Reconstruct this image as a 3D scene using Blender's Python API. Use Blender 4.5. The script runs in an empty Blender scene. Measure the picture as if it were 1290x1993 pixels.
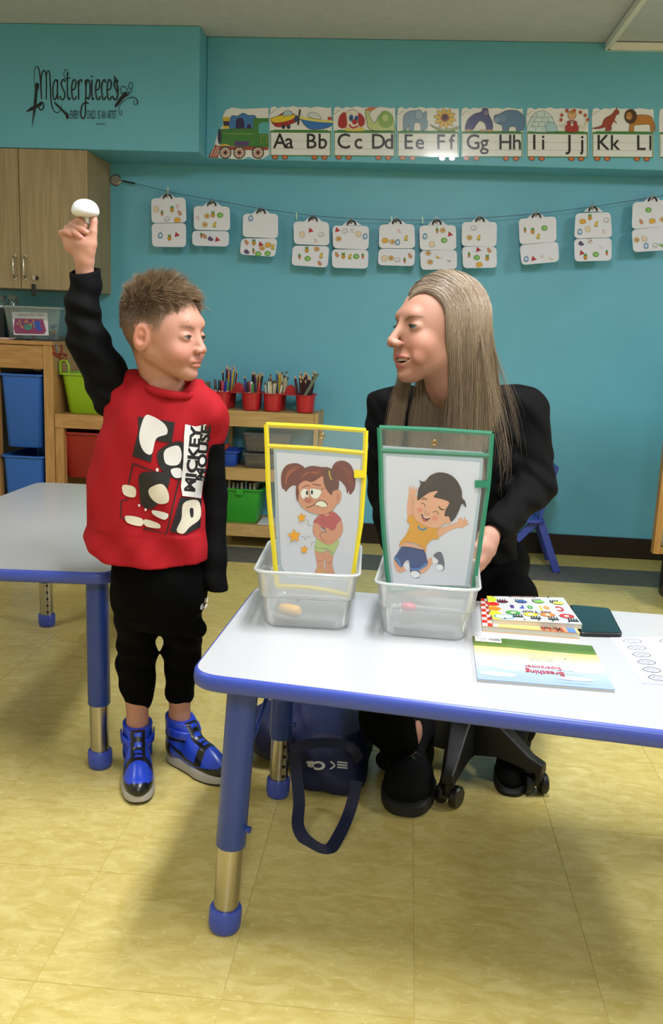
import bpy, bmesh, math, random
import numpy as np
from mathutils import Vector, Matrix
from mathutils.geometry import tessellate_polygon
from mathutils.bvhtree import BVHTree
random.seed(7); rng = np.random.default_rng(7)
PI = math.pi
S = bpy.context.scene; COL = S.collection
# ------------------------------------------------------------------ camera
FPX = 1742.35; YAW, PITCH, ROLL = -0.0775929, 0.1923662, 0.0410821
CAM = Vector((-0.06653, -1.22951, 1.03645))
def _basis():
    cy, sy, cp, sp = math.cos(YAW), math.sin(YAW), math.cos(PITCH), math.sin(PITCH)
    f = Vector((sy*cp, cy*cp, -sp)); r = Vector((cy, -sy, 0)); u = r.cross(f)
    cr, sr = math.cos(ROLL), math.sin(ROLL)
    return cr*r+sr*u, -sr*r+cr*u, f
CR, CU, CF = _basis()
cam = bpy.data.objects.new('camera', bpy.data.cameras.new('camera')); COL.objects.link(cam)
cam.matrix_world = Matrix(((CR.x, CU.x, -CF.x, CAM.x), (CR.y, CU.y, -CF.y, CAM.y), (CR.z, CU.z, -CF.z, CAM.z), (0, 0, 0, 1)))
cam.data.sensor_fit = 'HORIZONTAL'; cam.data.sensor_width = 36; cam.data.lens = 36*FPX/1290
cam.data.clip_start = 0.05; S.camera = cam
# ------------------------------------------------------------------ world and light
w = bpy.data.worlds.new('world'); S.world = w; w.use_nodes = True
w.node_tree.nodes['Background'].inputs[0].default_value = (0.8, 0.85, 0.9, 1)
w.node_tree.nodes['Background'].inputs[1].default_value = 0.3
def area(name, loc, sx, sy, power, col=(0.93, 0.97, 1.0), rot=(0, 0, 0)):
    l = bpy.data.lights.new(name, 'AREA'); l.shape = 'RECTANGLE'; l.size = sx; l.size_y = sy
    l.energy = power; l.color = col
    o = bpy.data.objects.new(name, l); COL.objects.link(o); o.location = loc; o.rotation_euler = rot
    return o
LAMPS = [(0.1, 0.15, 56), (2.35, 0.5, 64), (-2.2, 0.3, 16), (0.1, -2.4, 52)]  # the last one, behind the viewer, is added as fill light
for lx, ly, pw in LAMPS:
    area('ceiling_lamp_light', (lx, ly, 2.325), 0.24, 1.15, pw)
S.view_settings.view_transform = 'Standard'; S.view_settings.look = 'None'
S.view_settings.gamma = 1.0; S.view_settings.use_curve_mapping = False
S.view_settings.exposure = 0.0
# ------------------------------------------------------------------ projection helpers
def ray(u, v): return CR*((u-645)/FPX) - CU*((v-996.5)/FPX) + CF
def at(u, v, y=None, z=None, x=None):
    d = ray(u, v)
    if y is not None: t = (y-CAM.y)/d.y
    elif z is not None: t = (z-CAM.z)/d.z
    else: t = (x-CAM.x)/d.x
    return CAM + d*t
def mpp(p): return (Vector(p)-CAM).dot(CF)/FPX       # metres per pixel at a point
# ------------------------------------------------------------------ materials
def lin(c):
    if isinstance(c, str):
        c = c.lstrip('#'); c = [int(c[i:i+2], 16)/255 for i in (0, 2, 4)]
    return tuple(((x/12.92) if x <= 0.04045 else ((x+0.055)/1.055)**2.4) for x in c[:3])+(1.0,)
MC = {}
def mat(name, col='#808080', rough=0.5, metal=0.0, spec=0.5, bump=0, bscale=200, var=0, vscale=8, coat=0, sub=0, emit=0, attr=False, stretch=None, col2=None, trans=0, distort=1.0, sheen=0):
    if name in MC: return MC[name]
    m = bpy.data.materials.new(name); m.use_nodes = True; MC[name] = m
    nt = m.node_tree; b = nt.nodes['Principled BSDF']; L = nt.links.new
    c = lin(col)
    b.inputs['Base Color'].default_value = c; b.inputs['Roughness'].default_value = rough
    b.inputs['Metallic'].default_value = metal; b.inputs['Specular IOR Level'].default_value = spec
    b.inputs['Coat Weight'].default_value = coat
    if coat: b.inputs['Coat Roughness'].default_value = 0.08
    if sheen: b.inputs['Sheen Weight'].default_value = sheen
    if sub:
        b.inputs['Subsurface Weight'].default_value = sub; b.inputs['Subsurface Radius'].default_value = (0.012, 0.005, 0.003)
        b.inputs['Subsurface Scale'].default_value = 1.0
    if trans: b.inputs['Transmission Weight'].default_value = trans
    if emit:
        b.inputs['Emission Color'].default_value = c; b.inputs['Emission Strength'].default_value = emit
    tc = nt.nodes.new('ShaderNodeTexCoord'); mp = nt.nodes.new('ShaderNodeMapping'); L(tc.outputs['Object'], mp.inputs[0])
    if stretch: mp.inputs['Scale'].default_value = stretch
    src = None
    if attr:
        a = nt.nodes.new('ShaderNodeAttribute'); a.attribute_name = 'Col'; src = a.outputs['Color']
        L(src, b.inputs['Base Color'])
    if var or col2:
        n = nt.nodes.new('ShaderNodeTexNoise'); n.inputs['Scale'].default_value = vscale; n.inputs['Detail'].default_value = 5
        n.inputs['Distortion'].default_value = distort
        L(mp.outputs[0], n.inputs['Vector'])
        rp = nt.nodes.new('ShaderNodeValToRGB'); L(n.outputs['Fac'], rp.inputs[0])
        rp.color_ramp.elements[0].position = 0.35; rp.color_ramp.elements[1].position = 0.68
        if col2: c0, c1 = lin(col2), c
        else: c0 = tuple(x*(1-var) for x in c[:3])+(1,); c1 = tuple(min(1, x*(1+var)) for x in c[:3])+(1,)
        if attr:
            rp.color_ramp.elements[0].color = (1-var,)*3+(1,); rp.color_ramp.elements[1].color = (1+var, 1+var, 1+var, 1)
            mx = nt.nodes.new('ShaderNodeMix'); mx.data_type = 'RGBA'; mx.blend_type = 'MULTIPLY'; mx.inputs[0].default_value = 1
            L(src, mx.inputs[6]); L(rp.outputs[0], mx.inputs[7]); L(mx.outputs[2], b.inputs['Base Color'])
        else:
            rp.color_ramp.elements[0].color = c0; rp.color_ramp.elements[1].color = c1
            L(rp.outputs[0], b.inputs['Base Color'])
    if bump:
        n2 = nt.nodes.new('ShaderNodeTexNoise'); n2.inputs['Scale'].default_value = bscale; n2.inputs['Detail'].default_value = 3
        L(mp.outputs[0], n2.inputs['Vector'])
        bp = nt.nodes.new('ShaderNodeBump'); bp.inputs['Strength'].default_value = bump; bp.inputs['Distance'].default_value = 0.004
        L(n2.outputs['Fac'], bp.inputs['Height']); L(bp.outputs[0], b.inputs['Normal'])
    return m
def clear_mat(name, alpha=0.5, col=(1, 1, 1), gloss=0.1, rough=0.05, diff='#ffffff'):
    """clear plastic: mostly see-through, a little milky, with a glossy surface"""
    if name in MC: return MC[name]
    m = bpy.data.materials.new(name); m.use_nodes = True; MC[name] = m
    nt = m.node_tree; nt.nodes.clear(); L = nt.links.new
    out = nt.nodes.new('ShaderNodeOutputMaterial'); tr = nt.nodes.new('ShaderNodeBsdfTransparent'); tr.inputs[0].default_value = (*col, 1)
    df = nt.nodes.new('ShaderNodeBsdfDiffuse'); df.inputs[0].default_value = lin(diff)
    tl = nt.nodes.new('ShaderNodeBsdfTranslucent'); tl.inputs[0].default_value = lin(diff)
    mm = nt.nodes.new('ShaderNodeMixShader'); mm.inputs[0].default_value = 0.45; L(df.outputs[0], mm.inputs[1]); L(tl.outputs[0], mm.inputs[2])
    m1 = nt.nodes.new('ShaderNodeMixShader'); m1.inputs[0].default_value = alpha; L(tr.outputs[0], m1.inputs[1]); L(mm.outputs[0], m1.inputs[2])
    gl = nt.nodes.new('ShaderNodeBsdfGlossy'); gl.inputs['Roughness'].default_value = rough
    fr = nt.nodes.new('ShaderNodeFresnel'); fr.inputs[0].default_value = 1.45
    ml = nt.nodes.new('ShaderNodeMath'); ml.operation = 'MULTIPLY_ADD'; ml.inputs[1].default_value = 0.8; ml.inputs[2].default_value = gloss*0.2
    L(fr.outputs[0], ml.inputs[0])
    m2 = nt.nodes.new('ShaderNodeMixShader'); L(ml.outputs[0], m2.inputs[0]); L(m1.outputs[0], m2.inputs[1]); L(gl.outputs[0], m2.inputs[2])
    L(m2.outputs[0], out.inputs[0]); return m
# ------------------------------------------------------------------ objects
def thing(name, label, cat, loc=(0, 0, 0), group=None):
    o = bpy.data.objects.new(name, None); COL.objects.link(o); o.location = loc; o.empty_display_size = 0.05
    o['label'] = label; o['category'] = cat
    if group: o['group'] = group
    return o
def tag(o, label, cat, group=None):
    o['label'] = label; o['category'] = cat
    if group: o['group'] = group
    return o
def link(name, me, parent=None, label=None):
    o = bpy.data.objects.new(name, me); COL.objects.link(o)
    if parent is not None:
        o.parent = parent
        M = Matrix.Translation(parent.location) if parent.parent is None else None
        if M is None:
            M = Matrix.Translation((0, 0, 0))
            pm = parent.matrix_parent_inverse.copy(); top = parent.parent
            M = Matrix.Translation(top.location) @ pm @ Matrix.Translation(parent.location)
        o.matrix_parent_inverse = M.inverted()
    if label: o['label'] = label
    return o
class MB:
    def __init__(s): s.v = []; s.f = []; s.m = []; s.cm = 0
    def add(s, vs, fs):
        b = len(s.v); s.v += [tuple(p) for p in vs]; s.f += [tuple(i+b for i in f) for f in fs]; s.m += [s.cm]*len(fs); return s
    def box(s, x0, x1, y0, y1, z0, z1, M=None):
        vs = [Vector((x, y, z)) for z in (z0, z1) for y in (y0, y1) for x in (x0, x1)]
        if M is not None: vs = [M @ p for p in vs]
        return s.add(vs, [(0, 2, 3, 1), (4, 5, 7, 6), (0, 1, 5, 4), (2, 6, 7, 3), (0, 4, 6, 2), (1, 3, 7, 5)])
    def bar(s, a, b, w, h, up=(0, 0, 1)):
        a, b = Vector(a), Vector(b); d = (b-a).normalized(); sd = d.cross(Vector(up))
        if sd.length < 1e-4: sd = d.cross(Vector((0, 1, 0)))
        sd.normalize(); u = sd.cross(d)
        vs = [p+sd*(w/2*i)+u*(h/2*j) for p in (a, b) for i, j in ((-1, -1), (1, -1), (1, 1), (-1, 1))]
        return s.add(vs, [(3, 2, 1, 0), (4, 5, 6, 7), (0, 1, 5, 4), (1, 2, 6, 5), (2, 3, 7, 6), (3, 0, 4, 7)])
    def tube(s, path, r, n=12, caps=True, flat=1.0, up=None):
        P = [Vector(p) for p in path]; R = r if isinstance(r, (list, tuple)) else [r]*len(P)
        vs = []; prev = None
        for i, p in enumerate(P):
            t = (P[min(i+1, len(P)-1)]-P[max(i-1, 0)]).normalized()
            if prev is None:
                a = Vector(up) if up else (Vector((0, 0, 1)) if abs(t.z) < 0.9 else Vector((1, 0, 0)))
                nx = (a-t*a.dot(t)).normalized()
            else:
                nx = prev-t*prev.dot(t); nx = nx.normalized() if nx.length > 1e-6 else t.orthogonal().normalized()
            prev = nx; ny = t.cross(nx)
            for k in range(n):
                an = 2*PI*k/n; vs.append(p+nx*(math.cos(an)*R[i]*flat)+ny*(math.sin(an)*R[i]))
        fs = [(i*n+k, i*n+(k+1) % n, (i+1)*n+(k+1) % n, (i+1)*n+k) for i in range(len(P)-1) for k in range(n)]
        if caps: fs += [tuple(reversed(range(n))), tuple(range((len(P)-1)*n, len(P)*n))]
        return s.add(vs, fs)
    def lathe(s, prof, c=(0, 0, 0), n=24, axis=None, closed=False):
        c = Vector(c); M = Matrix.Identity(3)
        if axis is not None: M = Vector((0, 0, 1)).rotation_difference(Vector(axis)).to_matrix()
        vs = [c+M @ Vector((r*math.cos(2*PI*k/n), r*math.sin(2*PI*k/n), z)) for r, z in prof for k in range(n)]
        fs = [(i*n+k, i*n+(k+1) % n, (i+1)*n+(k+1) % n, (i+1)*n+k) for i in range(len(prof)-1) for k in range(n)]
        if prof[0][0] > 1e-6: fs.append(tuple(reversed(range(n))))
        if prof[-1][0] > 1e-6: fs.append(tuple(range((len(prof)-1)*n, len(prof)*n)))
        return s.add(vs, fs)
    def sections(s, secs, caps=(True, True)):
        n = len(secs[0]); vs = [p for q in secs for p in q]
        fs = [(i*n+k, i*n+(k+1) % n, (i+1)*n+(k+1) % n, (i+1)*n+k) for i in range(len(secs)-1) for k in range(n)]
        if caps[0]: fs.append(tuple(reversed(range(n))))
        if caps[1]: fs.append(tuple(range((len(secs)-1)*n, len(secs)*n)))
        return s.add(vs, fs)
    def ball(s, c, r, n=16, sc=(1, 1, 1), M=None):
        c = Vector(c); rows = n//2+1; vs = []
        for i in range(rows):
            th = PI*i/(rows-1)
            for k in range(n):
                p = Vector((r*sc[0]*math.sin(th)*math.cos(2*PI*k/n), r*sc[1]*math.sin(th)*math.sin(2*PI*k/n), r*sc[2]*math.cos(th)))
                if M is not None: p = M @ p
                vs.append(c+p)
        return s.add(vs, [(i*n+k, (i+1)*n+k, (i+1)*n+(k+1) % n, i*n+(k+1) % n) for i in range(rows-1) for k in range(n)])
    def mesh(s, name, m, smooth=False):
        me = bpy.data.meshes.new(name); me.from_pydata(s.v, [], s.f)
        for q in (m if isinstance(m, (list, tuple)) else [m]): me.materials.append(q)
        me.polygons.foreach_set('material_index', s.m)
        bm = bmesh.new(); bm.from_mesh(me); bmesh.ops.remove_doubles(bm, verts=bm.verts, dist=1e-6)
        bmesh.ops.recalc_face_normals(bm, faces=bm.faces); bm.to_mesh(me); bm.free()
        if smooth:
            me.polygons.foreach_set('use_smooth', [True]*len(me.polygons))
            if smooth != 2: me.set_sharp_from_angle(angle=math.radians(40))
        return me
    def build(s, name, m, parent=None, smooth=False, bevel=0, label=None, seg=2):
        o = link(name, s.mesh(name, m, smooth or bool(bevel)), parent, label)
        if bevel:
            b = o.modifiers.new('bevel', 'BEVEL'); b.width = bevel; b.segments = seg; b.limit_method = 'ANGLE'; b.angle_limit = math.radians(40)
            o.modifiers.new('wn', 'WEIGHTED_NORMAL')
        return o
def rrect(cx, cy, hx, hy, r, n=6, rot=0):
    out = []
    for sx, sy, a0 in ((1, 1, 0), (-1, 1, 90), (-1, -1, 180), (1, -1, 270)):
        for i in range(n+1):
            a = math.radians(a0+90*i/n)
            x, y = sx*(hx-r)+r*math.cos(a), sy*(hy-r)+r*math.sin(a)
            out.append((cx+x*math.cos(rot)-y*math.sin(rot), cy+x*math.sin(rot)+y*math.cos(rot)))
    return out
def prism(mb, outline, z0, z1):
    return mb.sections([[(x, y, z0) for x, y in outline], [(x, y, z1) for x, y in outline]])
def tub(mb, cx, cy, hx, hy, z0, z1, taper=0.85, t=0.002, r=0.02, rim=0.006, rimh=0.006, rot=0, step=None):
    """open container: floor, tapered walls with thickness and a turned-out rim"""
    def sec(k, z, off): return [(x, y, z) for x, y in rrect(cx, cy, hx*k+off, hy*k+off, r, 5, rot)]
    k = lambda z: taper+(1-taper)*(z-z0)/(z1-z0)
    se = [sec(taper, z0, -0.004), sec(k(z0+0.006), z0+0.006, 0)]
    if step: zs = z0+(z1-z0)*step; se += [sec(k(zs), zs, 0), sec(k(zs+0.003), zs+0.003, 0.0035)]
    se += [sec(k(z1-rimh), z1-rimh, 0.0035 if step else 0), sec(1, z1-rimh, rim), sec(1, z1, rim), sec(1, z1, -t)]
    if step: se += [sec(k(zs+0.003), zs+0.003, 0.0035-t), sec(k(zs), zs, -t)]
    se += [sec(k(z0+0.008), z0+0.008, -t), sec(taper, z0+t, -0.006-t)]
    return mb.sections(se)
# ------------------------------------------------------------------ flat print on real surfaces
def crom(pts, n=6, closed=True):
    P = [Vector(p[:2]) for p in pts]; out = []; N = len(P)
    rngi = range(N) if closed else range(N-1)
    for i in rngi:
        p0 = P[(i-1) % N] if closed or i > 0 else P[0]; p1 = P[i]; p2 = P[(i+1) % N]
        p3 = P[(i+2) % N] if closed or i+2 < N else P[N-1]
        for j in range(n):
            t = j/n
            out.append(0.5*((2*p1)+(-p0+p2)*t+(2*p0-5*p1+4*p2-p3)*t*t+(-p0+3*p1-3*p2+p3)*t**3))
    if not closed: out.append(P[-1])
    return out
PRM = {}
def print_mat(col, rough=0.5, coat=0):
    k = (col, rough, coat)
    if k not in PRM: PRM[k] = mat('print_'+col.strip('#')+('_%g_%g' % (rough, coat)), col, rough, coat=coat)
    return PRM[k]
class Art:
    def __init__(s, fmap, rough=0.5, coat=0, dl=0.00012, base=0.0004, fine=0):
        s.fmap = fmap; s.v = []; s.f = []; s.mi = []; s.mats = []; s.layer = 0; s.rough = rough; s.coat = coat; s.dl = dl; s.base = base; s.fine = fine; s.T = None
    def _m(s, col):
        m = print_mat(col, s.rough, s.coat)
        if m not in s.mats: s.mats.append(m)
        return s.mats.index(m)
    def _put(s, pts, tris, col):
        if s.T: pts = [s.T(p[0], p[1]) for p in pts]
        if s.fine:
            bm = bmesh.new(); vv = [bm.verts.new((p[0], p[1], 0)) for p in pts]
            for t in tris:
                try: bm.faces.new([vv[i] for i in t])
                except ValueError: pass
            for _ in range(6):
                es = [e for e in bm.edges if e.calc_length() > s.fine]
                if not es: break
                bmesh.ops.subdivide_edges(bm, edges=es, cuts=1); bmesh.ops.triangulate(bm, faces=bm.faces)
            bm.verts.ensure_lookup_table(); bm.verts.index_update()
            pts = [v.co.xy for v in bm.verts]; tris = [tuple(v.index for v in f.verts) for f in bm.faces]; bm.free()
        off = s.base+s.layer*s.dl; b = len(s.v); q = [s.fmap(p[0], p[1], off) for p in pts]
        s.v += [tuple(p) for p in q]; mi = s._m(col)
        for t in tris: s.f.append(tuple(i+b for i in t)); s.mi.append(mi)
        s.layer += 1
    def poly(s, pts, col, smooth=True, line=None, lw=1.0):
        p = crom(pts, 5) if smooth else [Vector(q[:2]) for q in pts]
        tr = tessellate_polygon([[Vector((q[0], q[1], 0)) for q in p]])
        s._put([(q[0], q[1]) for q in p], tr, col)
        if line: s.stroke(list(p)+[p[0]], lw, line, False)
        return s
    def ell(s, cx, cy, rx, ry, col, rot=0, line=None, lw=1.0, n=18):
        c, d = math.cos(math.radians(rot)), math.sin(math.radians(rot))
        pts = [(cx+rx*math.cos(2*PI*k/n)*c-ry*math.sin(2*PI*k/n)*d, cy+rx*math.cos(2*PI*k/n)*d+ry*math.sin(2*PI*k/n)*c) for k in range(n)]
        return s.poly(pts, col, False, line, lw)
    def rect(s, x0, y0, x1, y1, col, line=None, lw=1.0): return s.poly([(x0, y0), (x1, y0), (x1, y1), (x0, y1)], col, False, line, lw)
    def stroke(s, pts, w, col, smooth=True, taper=False):
        p = crom(pts, 6, False) if smooth and len(pts) > 2 else [Vector(q[:2]) for q in pts]
        n = len(p); L = []
        for i in range(n):
            t = p[min(i+1, n-1)]-p[max(i-1, 0)]
            t = t.normalized() if t.length > 1e-9 else Vector((1, 0)); nn = Vector((-t.y, t.x))
            ww = w[min(int(i*len(w)/n), len(w)-1)] if isinstance(w, (list, tuple)) else w
            if taper: ww *= 0.25+0.75*math.sin(PI*min(1, max(0, i/(n-1))))
            L += [p[i]+nn*ww/2, p[i]-nn*ww/2]
        s._put([(q.x, q.y) for q in L], [t for i in range(n-1) for t in ((2*i, 2*i+1, 2*i+3), (2*i, 2*i+3, 2*i+2))], col); return s
    def text(s, txt, x, y, h, col, sx=1.0, rot=0, align='LEFT', bold=0, shear=0):
        pts, tris, wd = text_geo(txt, bold)
        c, d = math.cos(math.radians(rot)), math.sin(math.radians(rot)); x0 = {'LEFT': 0, 'CENTER': wd/2, 'RIGHT': wd}[align]
        q = [((px-x0+shear*py)*h*sx, -py*h) for px, py in pts]
        s._put([(x+a*c-b*d, y+a*d+b*c) for a, b in q], tris, col); return s
    def build(s, name, parent=None, label=None):
        me = bpy.data.meshes.new(name); me.from_pydata(s.v, [], s.f)
        for m in s.mats: me.materials.append(m)
        me.polygons.foreach_set('material_index', s.mi)
        return link(name, me, parent, label)
TG = {}
def text_geo(txt, bold=0):
    """letters as flat triangles, cap height 1"""
    if (txt, bold) in TG: return TG[(txt, bold)]
    cu = bpy.data.curves.new('t', 'FONT'); cu.body = txt; cu.size = 1.0; cu.offset = bold; cu.resolution_u = 3
    o = bpy.data.objects.new('t', cu); COL.objects.link(o); bpy.context.view_layer.update()
    me = bpy.data.meshes.new_from_object(o.evaluated_get(bpy.context.evaluated_depsgraph_get()))
    me.calc_loop_triangles(); k = 1/0.69
    pts = [(v.co.x*k, v.co.y*k) for v in me.vertices]; tris = [tuple(t.vertices) for t in me.loop_triangles]
    bpy.data.objects.remove(o); bpy.data.curves.remove(cu); bpy.data.meshes.remove(me)
    wd = max([p[0] for p in pts] or [0]); TG[(txt, bold)] = (pts, tris, wd); return TG[(txt, bold)]
def on_y(y0):           # a print lying on a wall that faces the room
    return lambda u, v, off: at(u, v, y=y0-off)
def on_z(z0): return lambda u, v, off: at(u, v, z=z0+off)
# ================================================================== the setting
YW, YS, YL = 3.297, 3.11, 2.97          # lower wall, right soffit face, left soffit face
ZS, ZC = 1.83, 2.357
T = 0.3048
teal = mat('teal_wall_paint', '#63afc8', 0.42, bump=0.08, bscale=60, var=0.03, vscale=3)
def struct(name, mb, m, parent=None, **k):
    o = mb.build(name, m, parent, **k)
    if parent is None: o['kind'] = 'structure'
    return o
XL, XR, YB = -3.2, 3.4, -4.0
struct('wall_back', MB().box(XL, XR, YW, YW+0.1, 0, ZC), teal)
m = MB(); m.box(-1.06, XR, YS, YW, ZS, ZC); struct('trim_1', m, teal, bevel=0.006)
m = MB(); m.box(XL, -1.06, YL, YW, ZS, ZC); struct('trim_2', m, teal, bevel=0.006)
cream = mat('cream_wall_paint', '#d8d4c4', 0.7)
struct('wall_left', MB().box(XL-0.1, XL, YB, YW+0.1, 0, ZC), cream)
struct('wall_right', MB().box(XR, XR+0.1, YB, YW+0.1, 0, ZC), cream)
struct('wall_front', MB().box(XL-0.1, XR+0.1, YB-0.1, YB, 0, ZC), cream)
ceil_m = mat('ceiling_plaster', '#c4c9d4', 0.9, bump=0.55, bscale=45, var=0.04, vscale=20)
struct('ceiling', MB().box(XL-0.1, XR+0.1, YB-0.1, YW+0.1, ZC, ZC+0.1), ceil_m)
struct('baseboard_back', MB().box(XL, XR, YW-0.012, YW, 0, 0.105), mat('dark_brown_vinyl', '#1c0f0a', 0.35), bevel=0.003)
# dropped ceiling panel in the corner at the right, framed in white metal
cp = at(1192, 80, z=ZC-0.03)
px0 = cp.x; m = MB()
white_metal = mat('white_metal', '#e6e6e2', 0.35)
m.bar((px0, YS-0.012, ZC-0.02), (px0+2.2, YS-0.012, ZC-0.02), 0.024, 0.03)
q2 = at(1252, 0, z=ZC-0.03)
m.bar((px0, YS-0.012, ZC-0.02), (px0+(q2.x-px0)*3.0, YS+(q2.y-YS)*3.0, ZC-0.02), 0.022, 0.03)
struct('trim_3', m, white_metal)
# vinyl tiles, each a piece of the floor
grout = mat('floor_joint', '#4a3c1c', 0.8)
floor = struct('floor', MB().box(XL-0.1, XR+0.1, YB-0.1, YW+0.1, -0.05, -0.0012), mat('vinyl_floor_base', '#c4ae62', 0.3, var=0.12, vscale=30))
def tile_mat(name, c, c2, dark=False):
    m = mat(name, c, 0.3, col2=c2, vscale=26, stretch=(0.7, 1.5, 1), distort=0.9, bump=0.03, bscale=25)
    nt = m.node_tree; oi = nt.nodes.new('ShaderNodeObjectInfo')
    mp = [n for n in nt.nodes if n.type == 'MAPPING'][0]
    vm = nt.nodes.new('ShaderNodeVectorMath'); vm.operation = 'ADD'
    tc = [n for n in nt.nodes if n.type == 'TEX_COORD'][0]
    ml = nt.nodes.new('ShaderNodeMath'); ml.operation = 'MULTIPLY'; ml.inputs[1].default_value = 37
    nt.links.new(oi.outputs['Random'], ml.inputs[0]); nt.links.new(ml.outputs[0], vm.inputs[1]); nt.links.new(tc.outputs['Object'], vm.inputs[0])
    nt.links.new(vm.outputs[0], mp.inputs[0])
    # second, finer flecks
    b = nt.nodes['Principled BSDF']; src = b.inputs['Base Color'].links[0].from_socket
    n = nt.nodes.new('ShaderNodeTexNoise'); n.inputs['Scale'].default_value = 90; n.inputs['Detail'].default_value = 4; n.inputs['Distortion'].default_value = 1.2
    nt.links.new(mp.outputs[0], n.inputs['Vector'])
    rp = nt.nodes.new('ShaderNodeValToRGB'); rp.color_ramp.elements[0].position = 0.58; rp.color_ramp.elements[1].position = 0.72
    rp.color_ramp.elements[0].color = (0, 0, 0, 1); rp.color_ramp.elements[1].color = (1, 1, 1, 1); nt.links.new(n.outputs['Fac'], rp.inputs[0])
    mu = nt.nodes.new('ShaderNodeMath'); mu.operation = 'MULTIPLY'; mu.inputs[1].default_value = 0.15 if dark else 0.45; nt.links.new(rp.outputs[0], mu.inputs[0])
    mx = nt.nodes.new('ShaderNodeMix'); mx.data_type = 'RGBA'; nt.links.new(mu.outputs[0], mx.inputs[0]); nt.links.new(src, mx.inputs[6])
    mx.inputs[7].default_value = lin('#8a8a86' if dark else '#efe0a0'); nt.links.new(mx.outputs[2], b.inputs['Base Color'])
    return m
yel = tile_mat('yellow_vinyl_tile', '#d6c47e', '#c4ae62'); gry = tile_mat('charcoal_vinyl_tile', '#64625c', '#55544f', True); gry.node_tree.nodes['Principled BSDF'].inputs['Roughness'].default_value = 0.6
def tile_mesh(m, h=T):
    g = 0.0006
    return MB().sections([[(g, g, -0.003), (T-g, g, -0.003), (T-g, h-g, -0.003), (g, h-g, -0.003)],
                          [(g, g, -0.0004), (T-g, g, -0.0004), (T-g, h-g, -0.0004), (g, h-g, -0.0004)],
                          [(g+.0005, g+.0005, 0), (T-g-.0005, g+.0005, 0), (T-g-.0005, h-g-.0005, 0), (g+.0005, h-g-.0005, 0)]]).mesh('tile', m)
tm = {False: tile_mesh(yel), True: tile_mesh(gry)}; last = tile_mesh(yel, YW-10*T)
floor.data.materials[0] = yel
for r in range(-1, 11):
    for c in range(-8, 7):
        if r < 2 and (c < -5 or c > 4): continue
        if r < 5 and c < -6: continue
        o = bpy.data.objects.new('tile', last if r == 10 else tm[r == 9]); COL.objects.link(o)
        o.parent = floor; o.location = (c*T, r*T, 0)
# ceiling lamps over the room, plus the added fill lamp behind the viewer
lamp_m = mat('lamp_diffuser', '#fff6e6', 0.5, emit=2.0)
for i, (lx, ly, pw) in enumerate(LAMPS):
    t = thing('ceiling_lamp', ['long ceiling lamp above the table with the bins', 'long ceiling lamp at the right of the room', 'long ceiling lamp at the left of the room', 'long fill lamp added behind the viewer'][i], 'lamp', (lx, ly, ZC))
    MB().box(lx-.16, lx+.16, ly-.62, ly+.62, ZC-0.02, ZC).build('housing', white_metal, t, bevel=0.003)
    MB().box(lx-.13, lx+.13, ly-.59, ly+.59, ZC-0.027, ZC-0.0205).build('diffuser', lamp_m, t)
# ================================================================== lettering on the left soffit
BK = '#0a0c10'
def zt(s, ox, oy): return lambda x, y: (ox+x*s, oy+y*s)
a = Art(on_y(YL), rough=0.5); a.T = zt(320/1290, 0, 100)
def tall(a, x, kind):        # narrow brush letters, x = left edge, body between y 218 and 380
    W = 11; t, b = 222, 378
    if kind == 'a': a.stroke([(x+38, t+20), (x+24, t), (x+8, t+30), (x+2, 300), (x+8, b-12), (x+22, b), (x+36, b-40)], W, BK); a.stroke([(x+40, t), (x+38, 320), (x+42, b-10), (x+52, b-2)], W, BK)
    if kind == 's': a.stroke([(x+42, t+18), (x+26, t-2), (x+10, t+28), (x+20, 286), (x+38, 330), (x+32, b-8), (x+14, b), (x-2, b-30)], W, BK)
    if kind == 't': a.stroke([(x+14, 160), (x+12, 260), (x+14, 350), (x+26, b), (x+36, b-20)], W, BK); a.stroke([(x-8, 216), (x+14, 212), (x+38, 206)], 7, BK)
    if kind == 'e': a.stroke([(x+4, 306), (x+30, 286), (x+32, t+14), (x+18, t), (x+5, t+34), (x+2, 310), (x+10, b-12), (x+26, b), (x+38, b-26)], W, BK)
    if kind == 'r': a.stroke([(x+4, t+6), (x+10, 290), (x+10, b)], W, BK); a.stroke([(x+10, 280), (x+18, t+8), (x+30, t), (x+36, t+22)], W-1, BK)
    if kind == 'p': a.stroke([(x+6, t), (x+12, 300), (x+8, 420), (x+6, 500), (x-12, 528), (x-28, 500), (x-20, 430), (x+8, 402), (x+34, 410)], W, BK); a.stroke([(x+12, 270), (x+24, t), (x+42, t+30), (x+44, 320), (x+34, b-6), (x+16, b-20)], W, BK)
    if kind == 'i': a.stroke([(x+6, t), (x+6, 330), (x+12, b-2), (x+22, b-12)], W, BK); a.ell(x+6, 196, 6, 9, BK)
    if kind == 'c': a.stroke([(x+36, t+24), (x+24, t), (x+8, t+26), (x+3, 300), (x+10, b-12), (x+24, b), (x+38, b-26)], W, BK)
a.stroke([(282, 300), (268, 230), (270, 150), (288, 117), (308, 150), (318, 240), (326, 376)], [4, 5, 6, 9, 11, 11], BK)
a.stroke([(326, 376), (322, 230), (332, 165), (348, 150), (360, 180), (364, 260), (362, 376)], 10, BK)
a.stroke([(362, 250), (366, 180), (378, 152), (390, 180), (396, 300), (402, 400), (420, 462), (450, 482), (474, 462), (488, 410)], [8, 9, 10, 11, 10, 8, 6, 4], BK)
for k, x in zip('asterpieces', (412, 470, 516, 560, 606, 662, 714, 748, 794, 838, 884)):
    tall(a, x, k)
a.stroke([(514, 215), (500, 180), (510, 142), (526, 150), (530, 190), (524, 230)], 4, BK)
a.stroke([(900, 225), (896, 192), (912, 240), (926, 300), (918, 360), (900, 378)], [4, 10, 12, 10, 8], BK)
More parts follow.
